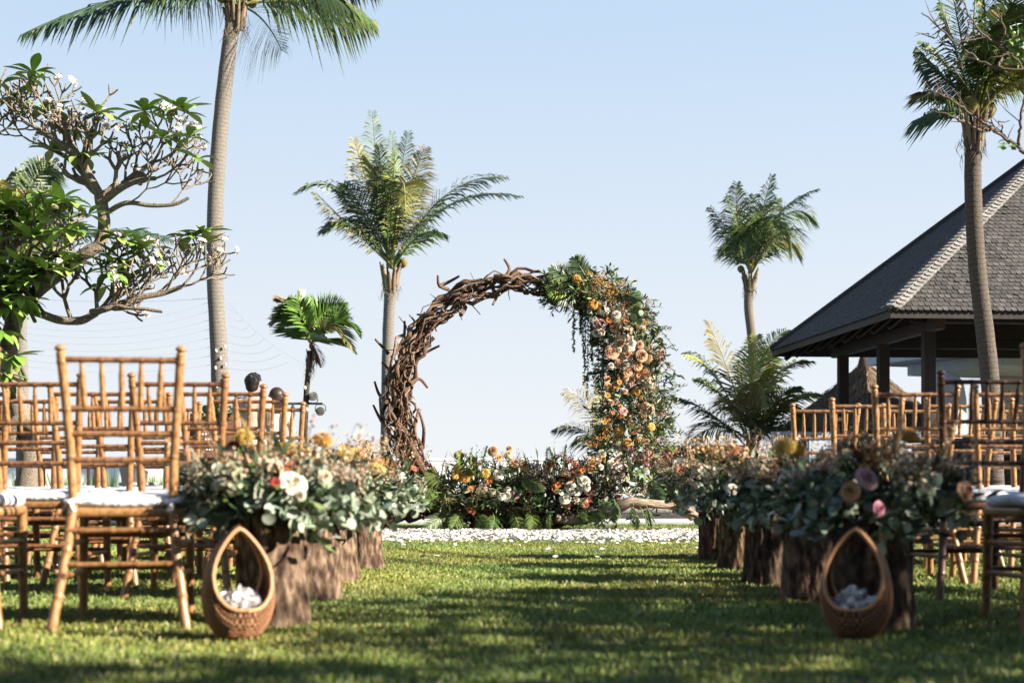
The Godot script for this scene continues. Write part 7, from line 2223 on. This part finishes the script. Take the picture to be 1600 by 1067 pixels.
func string_lights() -> void:
	rng.seed = 1300
	var o := thing("string_lights", "net of thin fairy light wires strung from the tall left palm", "string lights", at(342, 465, 22.0))
	var org := o.position
	var lines := [[[352, 464, 22.2], [480, 463, 26], [604, 457, 29.8], 0.02, 0.0024], [[336, 465, 22], [170, 470, 22], [-40, 460, 22], 0.10, 0.003], [[352, 467, 22], [405, 540, 22], [478, 570, 22], -0.05, 0.0026]]
	for k in 8:
		var f := k / 7.0
		lines.append([[336 + 6 * f, 468 + 100 * f, 22], [200 - 20 * f, 510 + 72 * f, 21.5], [40 - 20 * f, 500 + 70 * f, 21], 0.12, 0.0022])
		lines.append([[354, 480 + 95 * f, 22], [380 + 30 * f, 495 + 85 * f, 22], [365 + 85 * f, 478 + 88 * f, 22], 0.05, 0.002])
	for e in lines:
		var b := MB.new()
		b.col = Color(0.30, 0.31, 0.33)
		var p := bez(at(e[0][0], e[0][1], e[0][2]) - org, at(e[1][0], e[1][1], e[1][2]) - org + Vector3(0, -e[3], 0), at(e[2][0], e[2][1], e[2][2]) - org, 24)
		b.tube(p, taper(25, e[4], e[4]), 4, false)
		obj("wire", b.mesh(), M.plain, o)
	for e in [[337, 548], [351, 542], [336, 575], [352, 570], [350, 592], [338, 604], [344, 560], [476, 606], [484, 585], [479, 640]]:
		var b := MB.new()
		b.col = Color(0.8, 0.8, 0.78)
		b.tube([Vector3(0, 0.03, 0), Vector3(0, 0.015, 0), Vector3(0, -0.01, 0), Vector3(0, -0.025, 0)], [0.008, 0.018, 0.02, 0.0024], 8)
		var w := at(e[0], e[1], 21.86 if e[0] < 400 else 19.93) - org
		part("bulb", b.mesh(), M.plain, o, Transform3D(Basis(), w))

func more_materials() -> void:
	M.concrete_dark = textured(mat(lin(0.22, 0.23, 0.22), 0.9), M.grain, Vector3(1, 1, 1))
	M.brown_plank = textured(mat(lin(0.16, 0.085, 0.055), 0.8), M.grain, Vector3(3, 0.6, 3))
	M.wicker_strand = mat(Color.WHITE, 0.5, true)
	M.petal_white = petal_mat(Color(0.78, 0.77, 0.72))
	for i in 3:
		var k: float = [0.34, 0.40, 0.29][i]
		M["hip%d" % i] = textured(mat(lin(k, k * 0.96, k * 0.91), 0.8), M.grain, Vector3(4, 4, 4))
	M.slate = mat(lin(0.035, 0.042, 0.055), 0.5)
	M.skin = mat(lin(0.52, 0.32, 0.23), 0.55)
	M.skin.subsurf_scatter_enabled = true; M.skin.subsurf_scatter_strength = 0.1
	M.dress = textured(mat(lin(0.95, 0.93, 0.89), 0.85), M.grain, Vector3(3, 1, 3))
	M.jacket = textured(mat(lin(0.68, 0.58, 0.48), 0.9), M.grain, Vector3(3, 1, 3))
	M.trousers = textured(mat(lin(0.50, 0.43, 0.36), 0.9), M.grain, Vector3(3, 1, 3))
	M.hair_brown = mat(lin(0.040, 0.024, 0.016), 0.5)
	M.hair_black = mat(lin(0.014, 0.013, 0.014), 0.4)
	M.sign_brown = textured(mat(lin(0.30, 0.15, 0.085), 0.7), M.grain, Vector3(2, 6, 2))
	M.stand_green = mat(lin(0.02, 0.06, 0.045), 0.45)
	M.lens_grey = mat(lin(0.30, 0.31, 0.31), 0.3)
	M.tub_grey = mat(lin(0.30, 0.32, 0.30), 0.6)

func _ready() -> void:
	noise.seed = 7; noise.frequency = 1.0; noise.fractal_octaves = 3
	camera_sky_sun()
	make_materials()
	more_materials()
	ground()
	backdrop()
	unseen_hedge()
	pavilion()
	palms()
	shade_tree()
	frangipani()
	chairs()
	aisle()
	arch()
	arch_flowers()
	petals()
	extras()
	string_lights()
